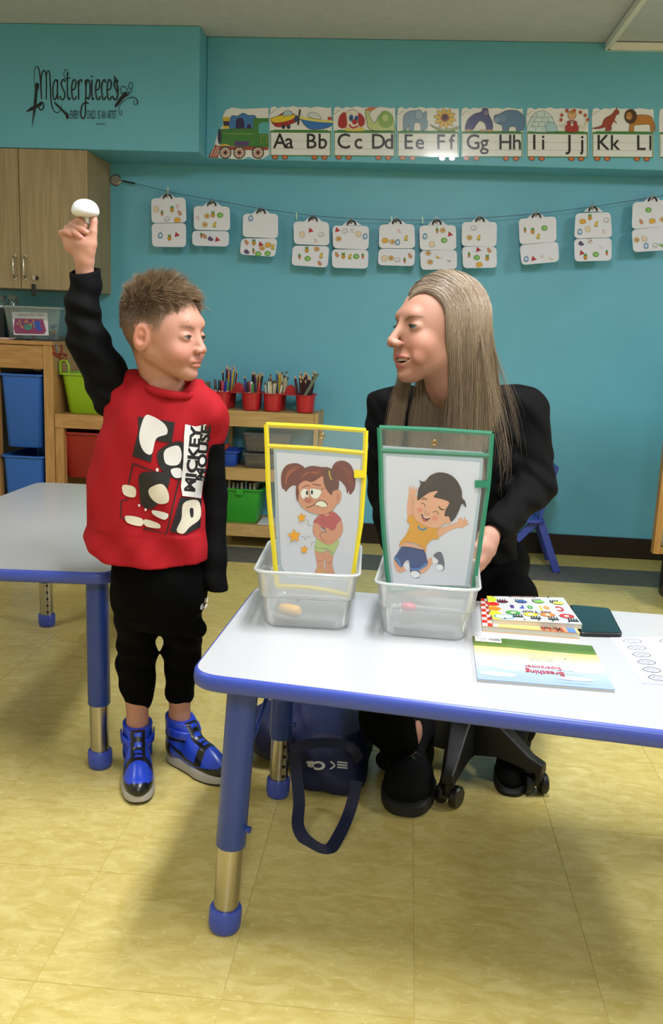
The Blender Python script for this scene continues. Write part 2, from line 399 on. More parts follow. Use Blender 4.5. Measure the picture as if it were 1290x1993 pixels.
# scissors
a.poly([(290, 245), (306, 262), (292, 330), (284, 430), (262, 540), (250, 594), (256, 520), (264, 420), (272, 330), (278, 262)], BK)
a.poly([(205, 474), (240, 440), (290, 415), (330, 404), (322, 424), (280, 448), (240, 466)], BK)
a.stroke([(318, 398), (336, 404), (342, 430), (332, 456), (314, 458), (304, 436), (310, 408), (318, 398)], 9, BK)
a.stroke([(286, 250), (300, 256), (300, 290), (284, 300), (276, 276), (286, 250)], 7, BK)
# brush
a.poly([(424, 400), (440, 404), (500, 462), (530, 488), (540, 520), (524, 528), (512, 500), (486, 470), (440, 424)], BK)
a.poly([(514, 486), (532, 486), (540, 524), (520, 526)], BK)
# marker and flourish at the right
a.poly([(900, 438), (906, 412), (950, 350), (985, 318), (1000, 340), (960, 380), (918, 430)], BK)
a.stroke([(960, 350), (946, 300), (962, 272), (990, 290), (1010, 330), (990, 352), (966, 330), (980, 318)], 5, BK)
a.stroke([(1006, 340), (1030, 310), (1040, 262), (1026, 244), (1008, 262), (1014, 292), (1030, 290)], 5, BK)
a.stroke([(960, 400), (1000, 370), (1050, 360), (1078, 390), (1070, 418), (1050, 410), (1048, 384)], [4, 6, 8, 5, 4], BK)
a.stroke([(980, 384), (940, 420), (932, 470), (946, 500), (956, 478), (946, 464)], 4, BK)
for tx, x0, x1 in (('EVERY', 548, 622), ('CHILD', 680, 748), ('IS', 764, 784), ('AN', 796, 828), ('ARTIST', 840, 912)):
    wd = text_geo(tx)[2]; h = 66; a.text(tx, x0, 528, h, BK, sx=(x1-x0)/(wd*h))
a.text('PABLO PICASSO', 750, 576, 15, BK, sx=75/(text_geo('PABLO PICASSO')[2]*15))
tag(a.build('wall_lettering'), 'black lettering decal Masterpieces every child is an artist on teal soffit', 'decal')
# ================================================================== alphabet train cards
GR = '#3f7d3a'; OUT = '#4a4036'
def card(ox, oy, letters, pics, label, edge_only=False):
    k = 0.3566; sl = 0.0075
    TT = lambda x, y: (ox+x*k, oy+y*k+x*k*sl)
    t = thing('alphabet_card', label, 'card', at(ox+60, oy+97, y=YS), 'alphabet train cards along the soffit')
    W = 340 if not edge_only else 30
    outline = [(2, 150), (0, 60), (6, 14), (26, 6), (48, 18), (70, 8), (100, 12), (128, 4), (160, 12), (196, 8), (226, 14), (256, 6), (288, 10), (316, 14), (336, 10), (338, 60), (338, 150)]
    if edge_only: outline = [(2, 150), (0, 60), (6, 14), (24, 6), (24, 150)]
    pts = [TT(x, y) for x, y in outline]+[TT(338 if not edge_only else 24, 278), TT(2, 278)]
    m = MB(); o1 = [at(u, v, y=YS-0.0002) for u, v in pts]; o2 = [at(u, v, y=YS-0.0015) for u, v in pts]
    m.sections([o1, o2]); m.build('card_sheet', mat('glossy_white_card', '#e6e5e8', 0.22, coat=0.6), t)
    a = Art(on_y(YS-0.0015), rough=0.25, coat=0.5, base=0.0002, dl=0.0001); a.T = TT
    WR = 336 if not edge_only else 24
    a.rect(4, 138, WR, 278, GR); a.rect(8, 150, WR-6 if not edge_only else 24, 272, '#e2e3e8')
    if not edge_only: a.poly([(10, 148), (24, 134), (316, 134), (332, 148)], GR, False)
    for y in (196, 238): a.stroke([(8, y), (WR-4, y)], 1.6, '#9a9a9a', False)
    if not edge_only:
        for x in (30, 84, 246, 300): a.ell(x, 284, 17, 13, '#6d3a2a'); a.ell(x, 284, 12, 9, '#d0703a')
        a.stroke([(0, 20), (-6, 40), (10, 46), (24, 30), (40, 26)], 2, '#9a9488')
    for L, x, y, h in letters:
        a.text(L, x, y, h, '#14141a', sx=0.95, bold=0.008)
    if pics: pics(a)
    a.build('printed_picture', t); return t
def P_AB(a):
    a.poly([(6, 76), (40, 62), (90, 36), (140, 52), (160, 78), (120, 102), (70, 118), (30, 114)], '#a8262c', line=OUT, lw=2)
    a.poly([(4, 76), (60, 56), (120, 50), (150, 60), (100, 86), (30, 96)], '#e3c52c', line=OUT, lw=2)
    a.poly([(72, 58), (90, 30), (116, 34), (124, 52)], '#a9c6d6', line=OUT, lw=2); a.ell(146, 74, 12, 18, '#27406e'); a.stroke([(166, 22), (156, 108)], 9, '#2a1a16', False)
    for x in (76, 104): a.ell(x, 118, 10, 12, '#2a3350')
    a.poly([(166, 64), (230, 76), (336, 88), (328, 116), (270, 130), (210, 124)], '#2c6fc0', line=OUT, lw=2)
    a.poly([(166, 60), (230, 72), (338, 84), (338, 94), (230, 86), (172, 74)], '#dfd36a'); a.poly([(214, 64), (222, 40), (258, 44), (280, 74)], '#cfd8de', line=OUT, lw=2); a.rect(318, 62, 340, 78, '#b93a30')
def P_CD(a):
    a.ell(104, 80, 42, 58, '#e4dccf', line=OUT, lw=2); a.poly([(60, 36), (34, 60), (26, 108), (50, 126), (74, 110), (72, 60)], '#a92424'); a.poly([(142, 40), (168, 66), (170, 100), (150, 116), (134, 96), (134, 60)], '#a92424')
    a.ell(98, 68, 13, 20, '#3d6fa8'); a.ell(126, 72, 11, 18, '#3d6fa8'); a.ell(98, 70, 5, 8, BK); a.ell(124, 74, 5, 8, BK); a.ell(116, 90, 14, 14, '#b32024'); a.stroke([(86, 104), (104, 122), (134, 112)], 9, '#b32024')
    a.poly([(68, 138), (76, 120), (100, 130), (130, 122), (160, 120), (166, 138)], '#dcc35a')
    a.poly([(196, 20), (176, 24), (182, 80), (206, 132), (330, 134), (338, 120), (316, 60), (280, 28), (246, 60), (226, 96), (206, 70), (196, 44), (220, 18)], '#b9c98a', line=OUT, lw=2)
    a.poly([(176, 24), (200, 8), (234, 12), (212, 24), (196, 30)], '#cf7a5a'); a.ell(286, 76, 42, 46, '#86ab5c'); a.ell(284, 66, 16, 20, '#b9c98a')
def P_EF(a):
    a.poly([(36, 130), (34, 90), (40, 50), (70, 28), (110, 26), (140, 40), (160, 30), (160, 96), (152, 130), (132, 130), (128, 96), (96, 92), (90, 130), (66, 130), (62, 100), (52, 130)], '#7f9cba', line=OUT, lw=2)
    a.ell(118, 48, 22, 28, '#90abc6', line=OUT, lw=2); a.stroke([(150, 60), (164, 90), (158, 124)], 11, '#7f9cba')
    for k in range(10):
        an = k*36+10; a.ell(262+34*math.cos(math.radians(an)), 66+32*math.sin(math.radians(an)), 26, 10, '#dcb63a', rot=an, line=OUT, lw=1.5)
    a.ell(262, 62, 22, 22, '#8a3440'); a.ell(262, 60, 12, 13, '#241418'); a.poly([(180, 100), (230, 120), (270, 126), (340, 110), (320, 130), (240, 136)], '#8aa24a', line=OUT, lw=1.5)
def P_GH(a):
    a.poly([(24, 132), (34, 80), (70, 44), (110, 30), (120, 10), (146, 14), (152, 44), (172, 90), (170, 128), (142, 132), (132, 96), (104, 80), (84, 100), (62, 130)], '#4c4c86', line=OUT, lw=2)
    a.ell(136, 34, 14, 15, '#6c6a8e'); a.ell(136, 40, 9, 7, '#8f7f86')
    for x in (40, 118, 156): a.ell(x, 132, 18, 6, '#c69a7a')
    a.poly([(184, 50), (210, 42), (250, 22), (310, 24), (346, 60), (346, 110), (330, 132), (304, 132), (296, 110), (266, 112), (258, 134), (230, 134), (224, 104), (196, 92), (182, 74)], '#5d7ea6', line=OUT, lw=2)
    a.ell(228, 64, 26, 24, '#6b8cb0', line=OUT, lw=1.5); a.ell(198, 74, 18, 16, '#7d9cba', line=OUT, lw=1.5)
def P_IJ(a):
    a.poly([(12, 134), (18, 80), (50, 36), (90, 24), (130, 44), (154, 90), (158, 134)], '#c9dbe0', line='#49768a', lw=2)
    for y in (58, 84, 108): a.stroke([(22, y), (148, y+2)], 2, '#49768a', False)
    for x, y in ((60, 40), (100, 32), (46, 66), (86, 62), (120, 66), (34, 92), (68, 90), (104, 88), (52, 112), (90, 112)): a.stroke([(x, y), (x-2, y+24)], 2, '#49768a', False)
    a.poly([(110, 134), (112, 100), (136, 84), (164, 104), (164, 134)], '#a9cbd6', line='#49768a', lw=2)
    a.ell(250, 46, 22, 26, '#d8a47a', line=OUT, lw=1.5); a.poly([(216, 134), (222, 84), (250, 76), (276, 84), (282, 134)], '#a83030', line=OUT, lw=1.5); a.poly([(236, 82), (262, 82), (250, 110)], '#e8e4de', False)
    a.poly([(238, 82), (250, 88), (262, 82), (262, 94), (250, 90), (238, 94)], '#20242c', False); a.poly([(236, 26), (250, 18), (264, 28), (258, 38), (242, 36)], '#b58a3a')
    a.stroke([(222, 90), (196, 110), (184, 96)], 9, '#d9d2c6'); a.stroke([(278, 92), (312, 116), (330, 76)], 9, '#d9d2c6')
    for x, y in ((190, 72), (194, 46), (222, 22), (262, 20), (296, 30), (322, 46), (336, 70)): a.ell(x, y, 9, 10, '#b0543a')
def P_KL(a):
    a.poly([(2, 118), (50, 104), (70, 66), (110, 40), (128, 16), (146, 20), (148, 38), (134, 46), (122, 74), (108, 100), (104, 128), (74, 130), (76, 112), (40, 120)], '#9a3c2a', line=OUT, lw=2)
    a.stroke([(138, 18), (134, 2)], 5, '#6a2a20'); a.stroke([(120, 74), (136, 90)], 6, '#9a3c2a')
    a.poly([(206, 134), (206, 110), (220, 60), (250, 44), (310, 46), (334, 70), (338, 130), (322, 132), (316, 96), (268, 96), (232, 102), (228, 134)], '#b9782c', line=OUT, lw=2)
    a.ell(212, 52, 34, 40, '#4d2a1c', line=OUT, lw=1.5); a.ell(204, 50, 17, 22, '#b07a3c'); a.ell(198, 58, 9, 8, '#c99a5a'); a.stroke([(336, 76), (350, 120), (344, 132)], 5, '#b9782c')
L = 234; CH = 80
cards = [(524.4, 204.5, [('A', 20, L, CH), ('a', 84, L, CH), ('B', 196, L, CH), ('b', 262, L, CH)], P_AB, 'alphabet card Aa Bb with a plane and a boat'),
 (648.5, 205, [('C', 18, L, CH), ('c', 112, L, CH), ('D', 204, L, CH), ('d', 276, L, CH)], P_CD, 'alphabet card Cc Dd with a clown face and a dinosaur'),
 (772.5, 206, [('E', 34, L, CH), ('e', 98, L, CH), ('F', 212, L, CH), ('f', 284, L, CH)], P_EF, 'alphabet card Ee Ff with an elephant and a flower'),
 (897, 206.5, [('G', 26, L, CH), ('g', 104, L, CH), ('H', 202, L, CH), ('h', 278, L, CH)], P_GH, 'alphabet card Gg Hh with a gorilla and a hippo'),
 (1024, 207, [('I', 30, L, CH), ('i', 80, L, CH), ('J', 222, L, CH), ('j', 294, L, CH)], P_IJ, 'alphabet card Ii Jj with an igloo and a juggler'),
 (1151.5, 207.5, [('K', 24, L, CH), ('k', 98, L, CH), ('L', 240, L, CH), ('l', 308, L, CH)], P_KL, 'alphabet card Kk Ll with a kangaroo and a lion')]
for c in cards: card(*c)
card(1282, 208, [], None, 'cut-off alphabet card at the right end of the row', True)
# locomotive card
t = thing('locomotive_card', 'cut-out card of a green steam locomotive leading the alphabet row', 'card', at(465, 308, y=YS), 'alphabet train cards along the soffit')
TT = zt(0.3566, 380, 180)
out = [(70, 352), (104, 290), (122, 220), (150, 180), (150, 130), (166, 98), (200, 82), (260, 90), (340, 86), (400, 84), (402, 340), (390, 346), (366, 362), (330, 366), (290, 350), (260, 364), (220, 364), (180, 360), (130, 356)]
out = [TT(x, y) for x, y in out]
m = MB(); m.sections([[at(u, v, y=YS-0.0002) for u, v in out], [at(u, v, y=YS-0.0015) for u, v in out]]); m.build('card_sheet', mat('glossy_white_card'), t)
a = Art(on_y(YS-0.0015), rough=0.25, coat=0.5, base=0.0002, dl=0.0001); a.T = TT
a.poly([(190, 200), (196, 130), (230, 128), (260, 112), (290, 124), (330, 130), (330, 200)], '#3f78b8', line=OUT, lw=2)
a.poly([(224, 198), (224, 150), (244, 138), (264, 150), (264, 198)], '#2a1f52')
a.poly([(282, 198), (286, 176), (300, 176), (304, 198)], '#2a1f52')
a.poly([(138, 200), (316, 196), (316, 142), (398, 140), (400, 298), (140, 290), (126, 250)], '#3f7d3a', False, OUT, 2)
a.poly([(346, 226), (344, 176), (366, 162), (400, 162), (400, 226)], '#55a6ae', False)
a.poly([(154, 186), (150, 138), (186, 136), (184, 186)], '#3b1f3f', False); a.rect(150, 134, 188, 156, '#d8b63a'); a.rect(152, 182, 184, 196, '#d8b63a')
a.ell(132, 240, 10, 42, '#272758'); a.rect(215, 266, 292, 290, '#55397a'); a.stroke([(150, 224), (314, 226)], 3, '#8fb56a', False)
a.poly([(124, 294), (398, 298), (398, 314), (124, 312)], '#a5443a', False, OUT, 1.5)
a.poly([(70, 354), (110, 284), (130, 300), (124, 356)], '#b0453c', False, OUT, 1.5)
for x in (84, 98, 110): a.stroke([(x+20, 298), (x, 350)], 4, '#dcd6cc', False)
for x in (164, 240, 342):
    a.ell(x, 328, 33, 34, '#2a1c22'); a.ell(x, 328, 27, 28, '#d9d6cc')
    for q in range(6): a.stroke([(x-26*math.cos(q*PI/6), 328-27*math.sin(q*PI/6)), (x+26*math.cos(q*PI/6), 328+27*math.sin(q*PI/6))], 4, '#a5443a', False)
    a.ell(x, 328, 8, 8, '#2a1c22')
a.rect(356, 236, 392, 276, '#3f7d3a', '#b9b03a', 2.5); a.poly([(132, 290), (160, 280), (190, 290)], '#d8b63a')
a.build('printed_picture', t)
# ================================================================== wire with paper suitcases
YP = 3.245
wire_px = [(228, 350), (262, 357), (340, 376), (409, 388), (505, 406), (610, 420), (686, 425.5), (773, 428.5), (853, 428), (941, 424), (1045, 416), (1158, 402), (1270, 384), (1300, 379)]
wp = [at(u, v, y=(YP if i > 1 else (YW-0.02 if i == 0 else YP+0.02))) for i, (u, v) in enumerate(wire_px)]
t = thing('display_wire', 'thin metal wire strung across the teal wall', 'wire', wp[0])
MB().tube(wp, 0.0012, 6).build('cable', mat('dark_wire', '#4a4844', 0.4, metal=0.8), t, smooth=True)
MB().tube([wp[0].lerp(wp[1], .3), wp[1]], 0.004, 8).build('tension_sleeve', mat('dark_wire'), t, smooth=True)
ca = at(226, 351, y=YW)
MB().lathe([(0.0, 0.0), (0.028, 0.0), (0.028, 0.006), (0.022, 0.012), (0.0, 0.013)], ca, 28, axis=(0, -1, 0)).build('anchor_plate', mat('brushed_steel', '#a6a29e', 0.35, metal=0.9), t, smooth=True)
MB().tube([ca+Vector((0, -0.012, 0)), ca+Vector((0, -0.022, 0))], 0.008, 12).build('anchor_hook', mat('brushed_steel'), t, smooth=True)
paper = mat('white_paper', '#e2e2ee', 0.75); steel = mat('brushed_steel')
suit = [  # lid quad (TL,TR,BR,BL), base quad, handle
 ([(294, 386), (361, 384), (363, 433), (295, 434)], [(295, 435), (362, 434), (362, 481), (296, 480)], (326, 382)),
 ([(377, 401), (447, 402), (448, 449), (377, 447)], [(374, 449), (446, 450), (445, 480), (374, 478)], (412, 396)),
 ([(473, 416), (541, 416), (541, 464), (472, 461)], [(470, 464), (540, 464), (535, 500), (466, 495)], (508, 411)),
 ([(571, 431), (640, 432), (641, 478), (572, 475)], [(570, 478), (641, 479), (637, 521), (567, 516)], (609, 426)),
 ([(647, 439), (718, 440), (717, 486), (648, 483)], [(646, 485), (717, 486), (716, 523), (646, 521)], (684, 433)),
 ([(738, 437), (806, 436), (808, 483), (737, 483)], [(737, 484), (808, 484), (806, 518), (735, 516)], (772, 431)),
 ([(816, 439), (887, 438), (888, 486), (817, 487)], [(817, 488), (889, 486), (889, 524), (819, 525)], (850, 432)),
 ([(899, 432), (967, 432), (966, 480), (898, 479)], [(899, 480), (966, 480), (967, 521), (901, 522)], (934, 427)),
 ([(1009, 426), (1082, 421), (1083, 470), (1011, 476)], [(1011, 477), (1086, 470), (1088, 509), (1015, 516)], (1044, 419)),
 ([(1120, 415), (1188, 413), (1191, 462), (1117, 464)], [(1117, 465), (1190, 463), (1190, 507), (1118, 509)], (1154, 406)),
 ([(1231, 394), (1304, 388), (1305, 440), (1229, 446)], [(1229, 447), (1305, 440), (1305, 486), (1232, 491)], (1270, 387))]
food = {'c': 'carrot', 'o': 'corn', 'g': 'cabbage', 'b': 'bread', 'w': 'watermelon', 'm': 'milk', 'p': 'pineapple', 'k': 'cookie', 'e': 'eggplant', 'h': 'drumstick', 'n': 'cheese', 's': 'bowl', 'q': 'squiggle'}
stick = [  # in zoom px of the two wall crops
 [('b', 248, 208), ('c', 275, 226), ('p', 322, 208), ('q', 348, 196), ('h', 357, 226), ('s', 298, 254), ('n', 346, 258), ('m', 268, 330), ('p', 310, 340), ('w', 346, 326)],
 [('q', 442, 250), ('k', 484, 240), ('p', 512, 232), ('g', 545, 236), ('k', 474, 280), ('o', 519, 280), ('c', 458, 330), ('h', 474, 334), ('e', 500, 344), ('w', 534, 348)],
 [('m', 688, 250), ('h', 668, 362), ('p', 702, 362), ('w', 736, 370), ('n', 768, 374), ('o', 790, 384), ('k', 740, 390), ('e', 668, 404), ('c', 700, 402), ('g', 722, 416), ('g', 766, 414)],
 [('b', 926, 326), ('w', 968, 306), ('s', 1014, 326), ('q', 990, 356), ('p', 948, 396), ('k', 994, 394), ('c', 914, 428), ('g', 952, 438), ('o', 1014, 424), ('h', 1008, 460)],
 [('w', 1092, 304), ('s', 1126, 310), ('q', 1160, 310), ('b', 1188, 324), ('m', 1220, 334), ('k', 1096, 346), ('h', 1088, 420), ('p', 1118, 424), ('o', 1148, 428), ('g', 1178, 428), ('c', 1208, 426)],
 [('q', 128, 204), ('n', 66, 244), ('k', 98, 250), ('m', 122, 252), ('o', 158, 234), ('b', 62, 324), ('k', 92, 322), ('s', 120, 330), ('c', 152, 332), ('h', 176, 312)],
 [('m', 242, 226), ('c', 295, 200), ('k', 320, 200), ('w', 354, 216), ('g', 326, 244), ('b', 272, 262), ('k', 256, 300), ('n', 304, 312), ('o', 348, 326), ('k', 264, 340)],
 [('s', 456, 190), ('k', 438, 232), ('o', 478, 232), ('c', 436, 308), ('w', 478, 284), ('h', 524, 288), ('g', 470, 320), ('p', 516, 320), ('n', 480, 350)],
 [('c', 682, 198), ('p', 716, 202), ('g', 768, 190), ('o', 740, 226), ('m', 688, 326), ('w', 722, 324), ('q', 758, 314), ('b', 800, 316)],
 [('n', 936, 160), ('p', 968, 142), ('o', 996, 172), ('s', 1040, 156), ('m', 924, 206), ('b', 958, 194), ('q', 1030, 206), ('e', 928, 256), ('k', 970, 246), ('h', 1018, 268), ('w', 934, 298), ('g', 994, 306), ('c', 1042, 298), ('p', 948, 316)],
 [('g', 1226, 110), ('h', 1194, 162), ('n', 1242, 158), ('k', 1288, 152), ('k', 1174, 242), ('b', 1208, 236), ('p', 1246, 228), ('m', 1216, 268), ('s', 1256, 266), ('g', 1288, 262)]]
def sticker(a, k, x, y):
    o = dict(line='#5a4a40', lw=0.5)
    if k == 'c': a.poly([(x-2.2, y-1), (x+2.2, y-1), (x+.4, y+6)], '#cf6a2c', **o); a.poly([(x-2.5, y-1), (x, y-6), (x+2.5, y-1)], '#4c8a3c')
    elif k == 'o': a.ell(x, y, 2.4, 6, '#e0b83a', 25, **o); a.poly([(x-4, y+1), (x+1, y+6), (x+4, y+2), (x, y+4)], '#6a9a3c')
    elif k == 'g': a.ell(x, y, 6, 5, '#6fae52', **o); a.ell(x+1, y, 3, 2.6, '#93c674')
    elif k == 'b': a.poly([(x-4.5, y-4), (x+3.5, y-5), (x+5, y+4), (x-3, y+5)], '#e2cdb2', **o)
    elif k == 'w': a.poly([(x-3, y-5), (x+5, y+2), (x-5, y+5)], '#b8303a', False, **o)
    elif k == 'm': a.poly([(x-4, y-3), (x+1, y-6), (x+4, y-2), (x+3, y+5), (x-4, y+5)], '#7fa4cf', **o); a.rect(x-2, y-2, x+2, y+2, '#dfe6ee')
    elif k == 'p': a.ell(x, y+1.5, 3.6, 4.6, '#c98f2e', **o); a.poly([(x-3, y-2), (x-2, y-7), (x, y-4), (x+2, y-7), (x+3, y-2)], '#4f8a3c')
    elif k == 'k': a.ell(x, y, 5.4, 4.8, '#d8b070', **o); a.ell(x+.5, y, 2, 1.8, '#9a6a50')
    elif k == 'e': a.poly([(x-5, y+1), (x-1, y-4), (x+2, y-2), (x+6, y+3), (x, y+5)], '#5d4f7a', **o)
    elif k == 'h': a.poly([(x-3, y-5), (x, y-4), (x+4, y+1), (x+1, y+5), (x-3, y+1)], '#cf8a66', **o)
    elif k == 'n': a.poly([(x-5, y-3), (x+4, y-4), (x+6, y+3), (x-4, y+5)], '#dfa83c', **o)
    elif k == 's': a.ell(x, y, 5.6, 4.6, '#c9cad2', **o); a.ell(x-1, y-1.4, 3.4, 1.6, '#e6e6ec')
    else: a.stroke([(x-4, y+3), (x-1, y-1), (x-3, y-4), (x+2, y-2), (x, y+2), (x+4, y+3)], 0.8, '#c07a84')
order = ['nearest the wall anchor', 'second from the wall anchor', 'third from anchor, one sticker on lid', 'fourth from the wall anchor', 'fifth from the wall anchor', 'left of the woman\'s head', 'directly above the woman\'s forehead', 'above the back of the woman\'s head', 'tilted, alone on the right', 'second from the right edge', 'at the right picture edge']
lab = ['white paper suitcase with stickers, '+q for q in order]
for i, (lid, base, hd) in enumerate(suit):
    top = at(hd[0], hd[1], y=YP)
    t = thing('paper_suitcase', lab[i], 'paper craft', top, 'paper suitcases on the wire')
    ytilt = [0.012, 0.03][0]
    def roundq(q, r=0.14):
        out = []; n = 4
        for j in range(4):
            p, a0, b0 = Vector(q[j]), Vector(q[j-1]), Vector(q[(j+1) % 4])
            s1 = p+(a0-p)*min(1, 9/(a0-p).length); s2 = p+(b0-p)*min(1, 9/(b0-p).length)
            for k in range(n+1):
                tt = k/n; out.append(((1-tt)**2*s1+2*tt*(1-tt)*p+tt*tt*s2))
        return out
    vt, vm, vb = lid[0][1], base[0][1], base[2][1]
    def dep(u, v, vt=vt, vm=vm, vb=vb): return YP-0.004-(0.012*(v-vt)/(vm-vt) if v < vm else 0.012+0.030*(v-vm)/(vb-vm))
    def fm(u, v, off, dep=dep): return at(u, v, y=dep(u, v)-off)
    for nm, q in (('suitcase_lid', lid), ('suitcase_base', base)):
        o = roundq(q); m = MB(); m.sections([[fm(p.x, p.y, 0) for p in o], [fm(p.x, p.y, 0.0015) for p in o]]); m.build(nm, paper, t)
    hx, hy = hd; m = MB()
    m.sections([[fm(hx+p[0], hy+p[1], -0.001) for p in ((-18, 6), (-9, -2), (0, -6), (9, -2), (20, 6))], [fm(hx+p[0], hy+p[1], -0.0001) for p in ((-18, 6), (-9, -2), (0, -6), (9, -2), (20, 6))]]); m.build('backing_tab', paper, t)
    pth = [fm(hx+p[0], hy+p[1], 0.003) for p in ((-8, 5), (-7, 0), (-4, -2.5), (0, -3.5), (4, -2.5), (7, 0), (8, 5))]
    MB().tube(pth, 0.0038, 8).build('handle', mat('black_paper', '#1c1a1c', 0.7), t, smooth=True, label='small black handle')
    m = MB(); m.bar(fm(hx-2, hy+2, 0.006), fm(hx-1, hy-6, 0.006), 0.012, 0.006)
    m.tube([fm(hx-4, hy-5, 0.006), fm(hx-2, hy-12, 0.006), fm(hx+2, hy-11, 0.006), fm(hx+1, hy-5, 0.006)], 0.0013, 6)
    tag(m.build('clip', steel), 'metal clip of the paper suitcase '+order[i], 'clip', 'clips on the wire')
    zz = (0.4186, 200, 320) if i < 5 else (0.4419, 720, 360)
    for k, x, y in stick[i]:
        a = Art(fm, rough=0.6, base=0.0018, dl=0.0001); sticker(a, k, zz[1]+x*zz[0], zz[2]+y*zz[0]); a.build('food_sticker', t)
for (u, v), lb in zip([(577, 420), (762, 426), (822, 428), (327, 370)], ['left of the fourth suitcase', 'left of the suitcase beside the woman\'s head', 'between two suitcases above the woman\'s head', 'on top of the first suitcase']):
    m = MB(); m.bar(at(u, v-6, y=YP), at(u, v+7, y=YP), 0.006, 0.006, up=(0, 1, 0))
    tag(m.build('clothes_peg', mat('pale_green_plastic', '#b9d8c6', 0.4)), 'pale peg clipped on the wire '+lb, 'peg', 'spare pegs on the wire')
# ================================================================== tables
blue = mat('blue_plastic_edge', '#3c4fae', 0.35); bluem = mat('blue_painted_steel', '#26429a', 0.4, coat=0.1)
chrome = mat('satin_steel_tube', '#b3aea8', 0.26, metal=1.0); white_lam = mat('white_laminate', '#b4b5b9', 0.3, coat=0.15, bump=0.01, bscale=20)
def table_leg(t, top, foot, zs, holes=None, knob=None, r=0.0262):
    top, foot = Vector(top), Vector(foot); d = top-foot
    pz = lambda z: foot+d*(z/d.z)
    m = MB(); m.tube([pz(zs), pz(zs+0.002), top], [r-0.0015, r, r], 28)
    lg = m.build('leg', bluem, t, smooth=True)
    MB().tube([pz(0.035), pz(zs+0.01)], r*0.85, 28).build('steel_tube', chrome, lg, smooth=True, label='bare steel lower tube')
    MB().tube([pz(0), pz(0.003), pz(0.012), pz(0.04), pz(0.044)], [r*0.9, r*1.02, r*1.1, r*1.1, r*1.02], 28).build('foot_cap', blue, lg, smooth=True, label='blue plastic foot cap')
    if holes:
        m = MB(); h = Vector(holes).normalized()
        for k in range(5):
            c = pz(0.055+k*0.024)+h*(r*0.85)
            if 0.055+k*0.024 < zs-0.005: m.tube([c-h*0.001, c+h*0.0006], 0.0042, 12)
        m.build('adjusting_holes', mat('dark_hole', '#14100c', 0.8), lg)
    if knob:
        k = Vector(knob).normalized(); c = pz(zs+0.035)+k*(r*0.9)
        MB().tube([c, c+k*0.011], 0.0058, 14).build('knob', bluem, lg, smooth=True)
    return lg
ZT = 0.5
def rounded_poly(P, r, n=8):
    out = []
    for i in range(len(P)):
        p, a0, b0 = Vector(P[i]), Vector(P[i-1]), Vector(P[(i+1) % len(P)])
        s1 = p+(a0-p).normalized()*r; s2 = p+(b0-p).normalized()*r
        for k in range(n+1):
            t = k/n; out.append(((1-t)**2*s1+2*t*(1-t)*p+t*t*s2)[:])
    return out
def offset_in(P, c, d):
    c = Vector(c); out = []
    n = len(P)
    for i in range(n):
        t = (Vector(P[(i+1) % n])-Vector(P[i-1])).normalized(); nn = Vector((-t.y, t.x))
        if nn.dot(c-Vector(P[i])) < 0: nn = -nn
        out.append((Vector(P[i])+nn*d)[:])
    return out
def table(name, label, corners, r, thick=0.028):
    c = sum((Vector(p) for p in corners), Vector((0, 0)))/len(corners)
    t = thing(name, label, 'table', (c.x, c.y, 0))
    o = rounded_poly(corners, r); i1 = offset_in(o, c, 0.007)
    prof = [(-thick, 0.006), (-thick+0.004, 0.001), (-thick*0.5, 0), (-0.005, 0.001), (0.0, 0.005), (0.0004, 0.0075)]
    m = MB(); m.sections([[(*offset_in(o, c, dd)[k], ZT+z) for k in range(len(o))] for z, dd in prof], caps=(True, False))
    m.build('edge_band', blue, t, smooth=2)
    m = MB(); m.sections([[(x, y, ZT-0.004) for x, y in i1], [(x, y, ZT+0.0006) for x, y in i1]]); m.build('tabletop', white_lam, t)
    return t
A0, A1 = at(352, 1302, z=ZT-0.012), at(1290, 1416, z=ZT-0.012)
dF = Vector((A1.x-A0.x, A1.y-A0.y)).normalized(); a0 = Vector((A0.x-0.004, 0.112))
a0 = Vector((-0.392, 0.103)); a1 = a0+dF*1.22; bk = at(497, 1139, z=ZT); b0 = Vector((bk.x, bk.y+0.01)); b1 = b0+Vector((1.14, -0.045))
main_table = table('activity_table', 'white kids table with blue edge carrying the two clear bins and books', [a0[:], a1[:], b1[:], b0[:]], 0.055)
table_leg(main_table, (-0.3125, 0.182, ZT-0.028), (-0.336, 0.172, 0), 0.162, knob=(1, -0.25, 0))
table_leg(main_table, (-0.302, 0.655, ZT-0.028), (-0.310, 0.652, 0), 0.143, holes=(0.6, -0.8, 0), knob=(1, -0.2, 0), r=0.0245)
table_leg(main_table, (a1.x-0.08, 0.12, ZT-0.028), (a1.x-0.06, 0.115, 0), 0.16)
table_leg(main_table, (b1.x-0.08, b1.y-0.07, ZT-0.028), (b1.x-0.06, b1.y-0.07, 0), 0.16)
m = MB(); m.tube([(-0.305, 0.20, 0.33), (-0.285, 0.30, 0.40), (-0.25, 0.44, ZT-0.03)], 0.0045, 10); m.build('brace', bluem, main_table, smooth=True)
m = MB(); m.tube([(-0.30, 0.64, 0.33), (-0.28, 0.56, ZT-0.03)], 0.0045, 10); m.build('brace', bluem, main_table, smooth=True)
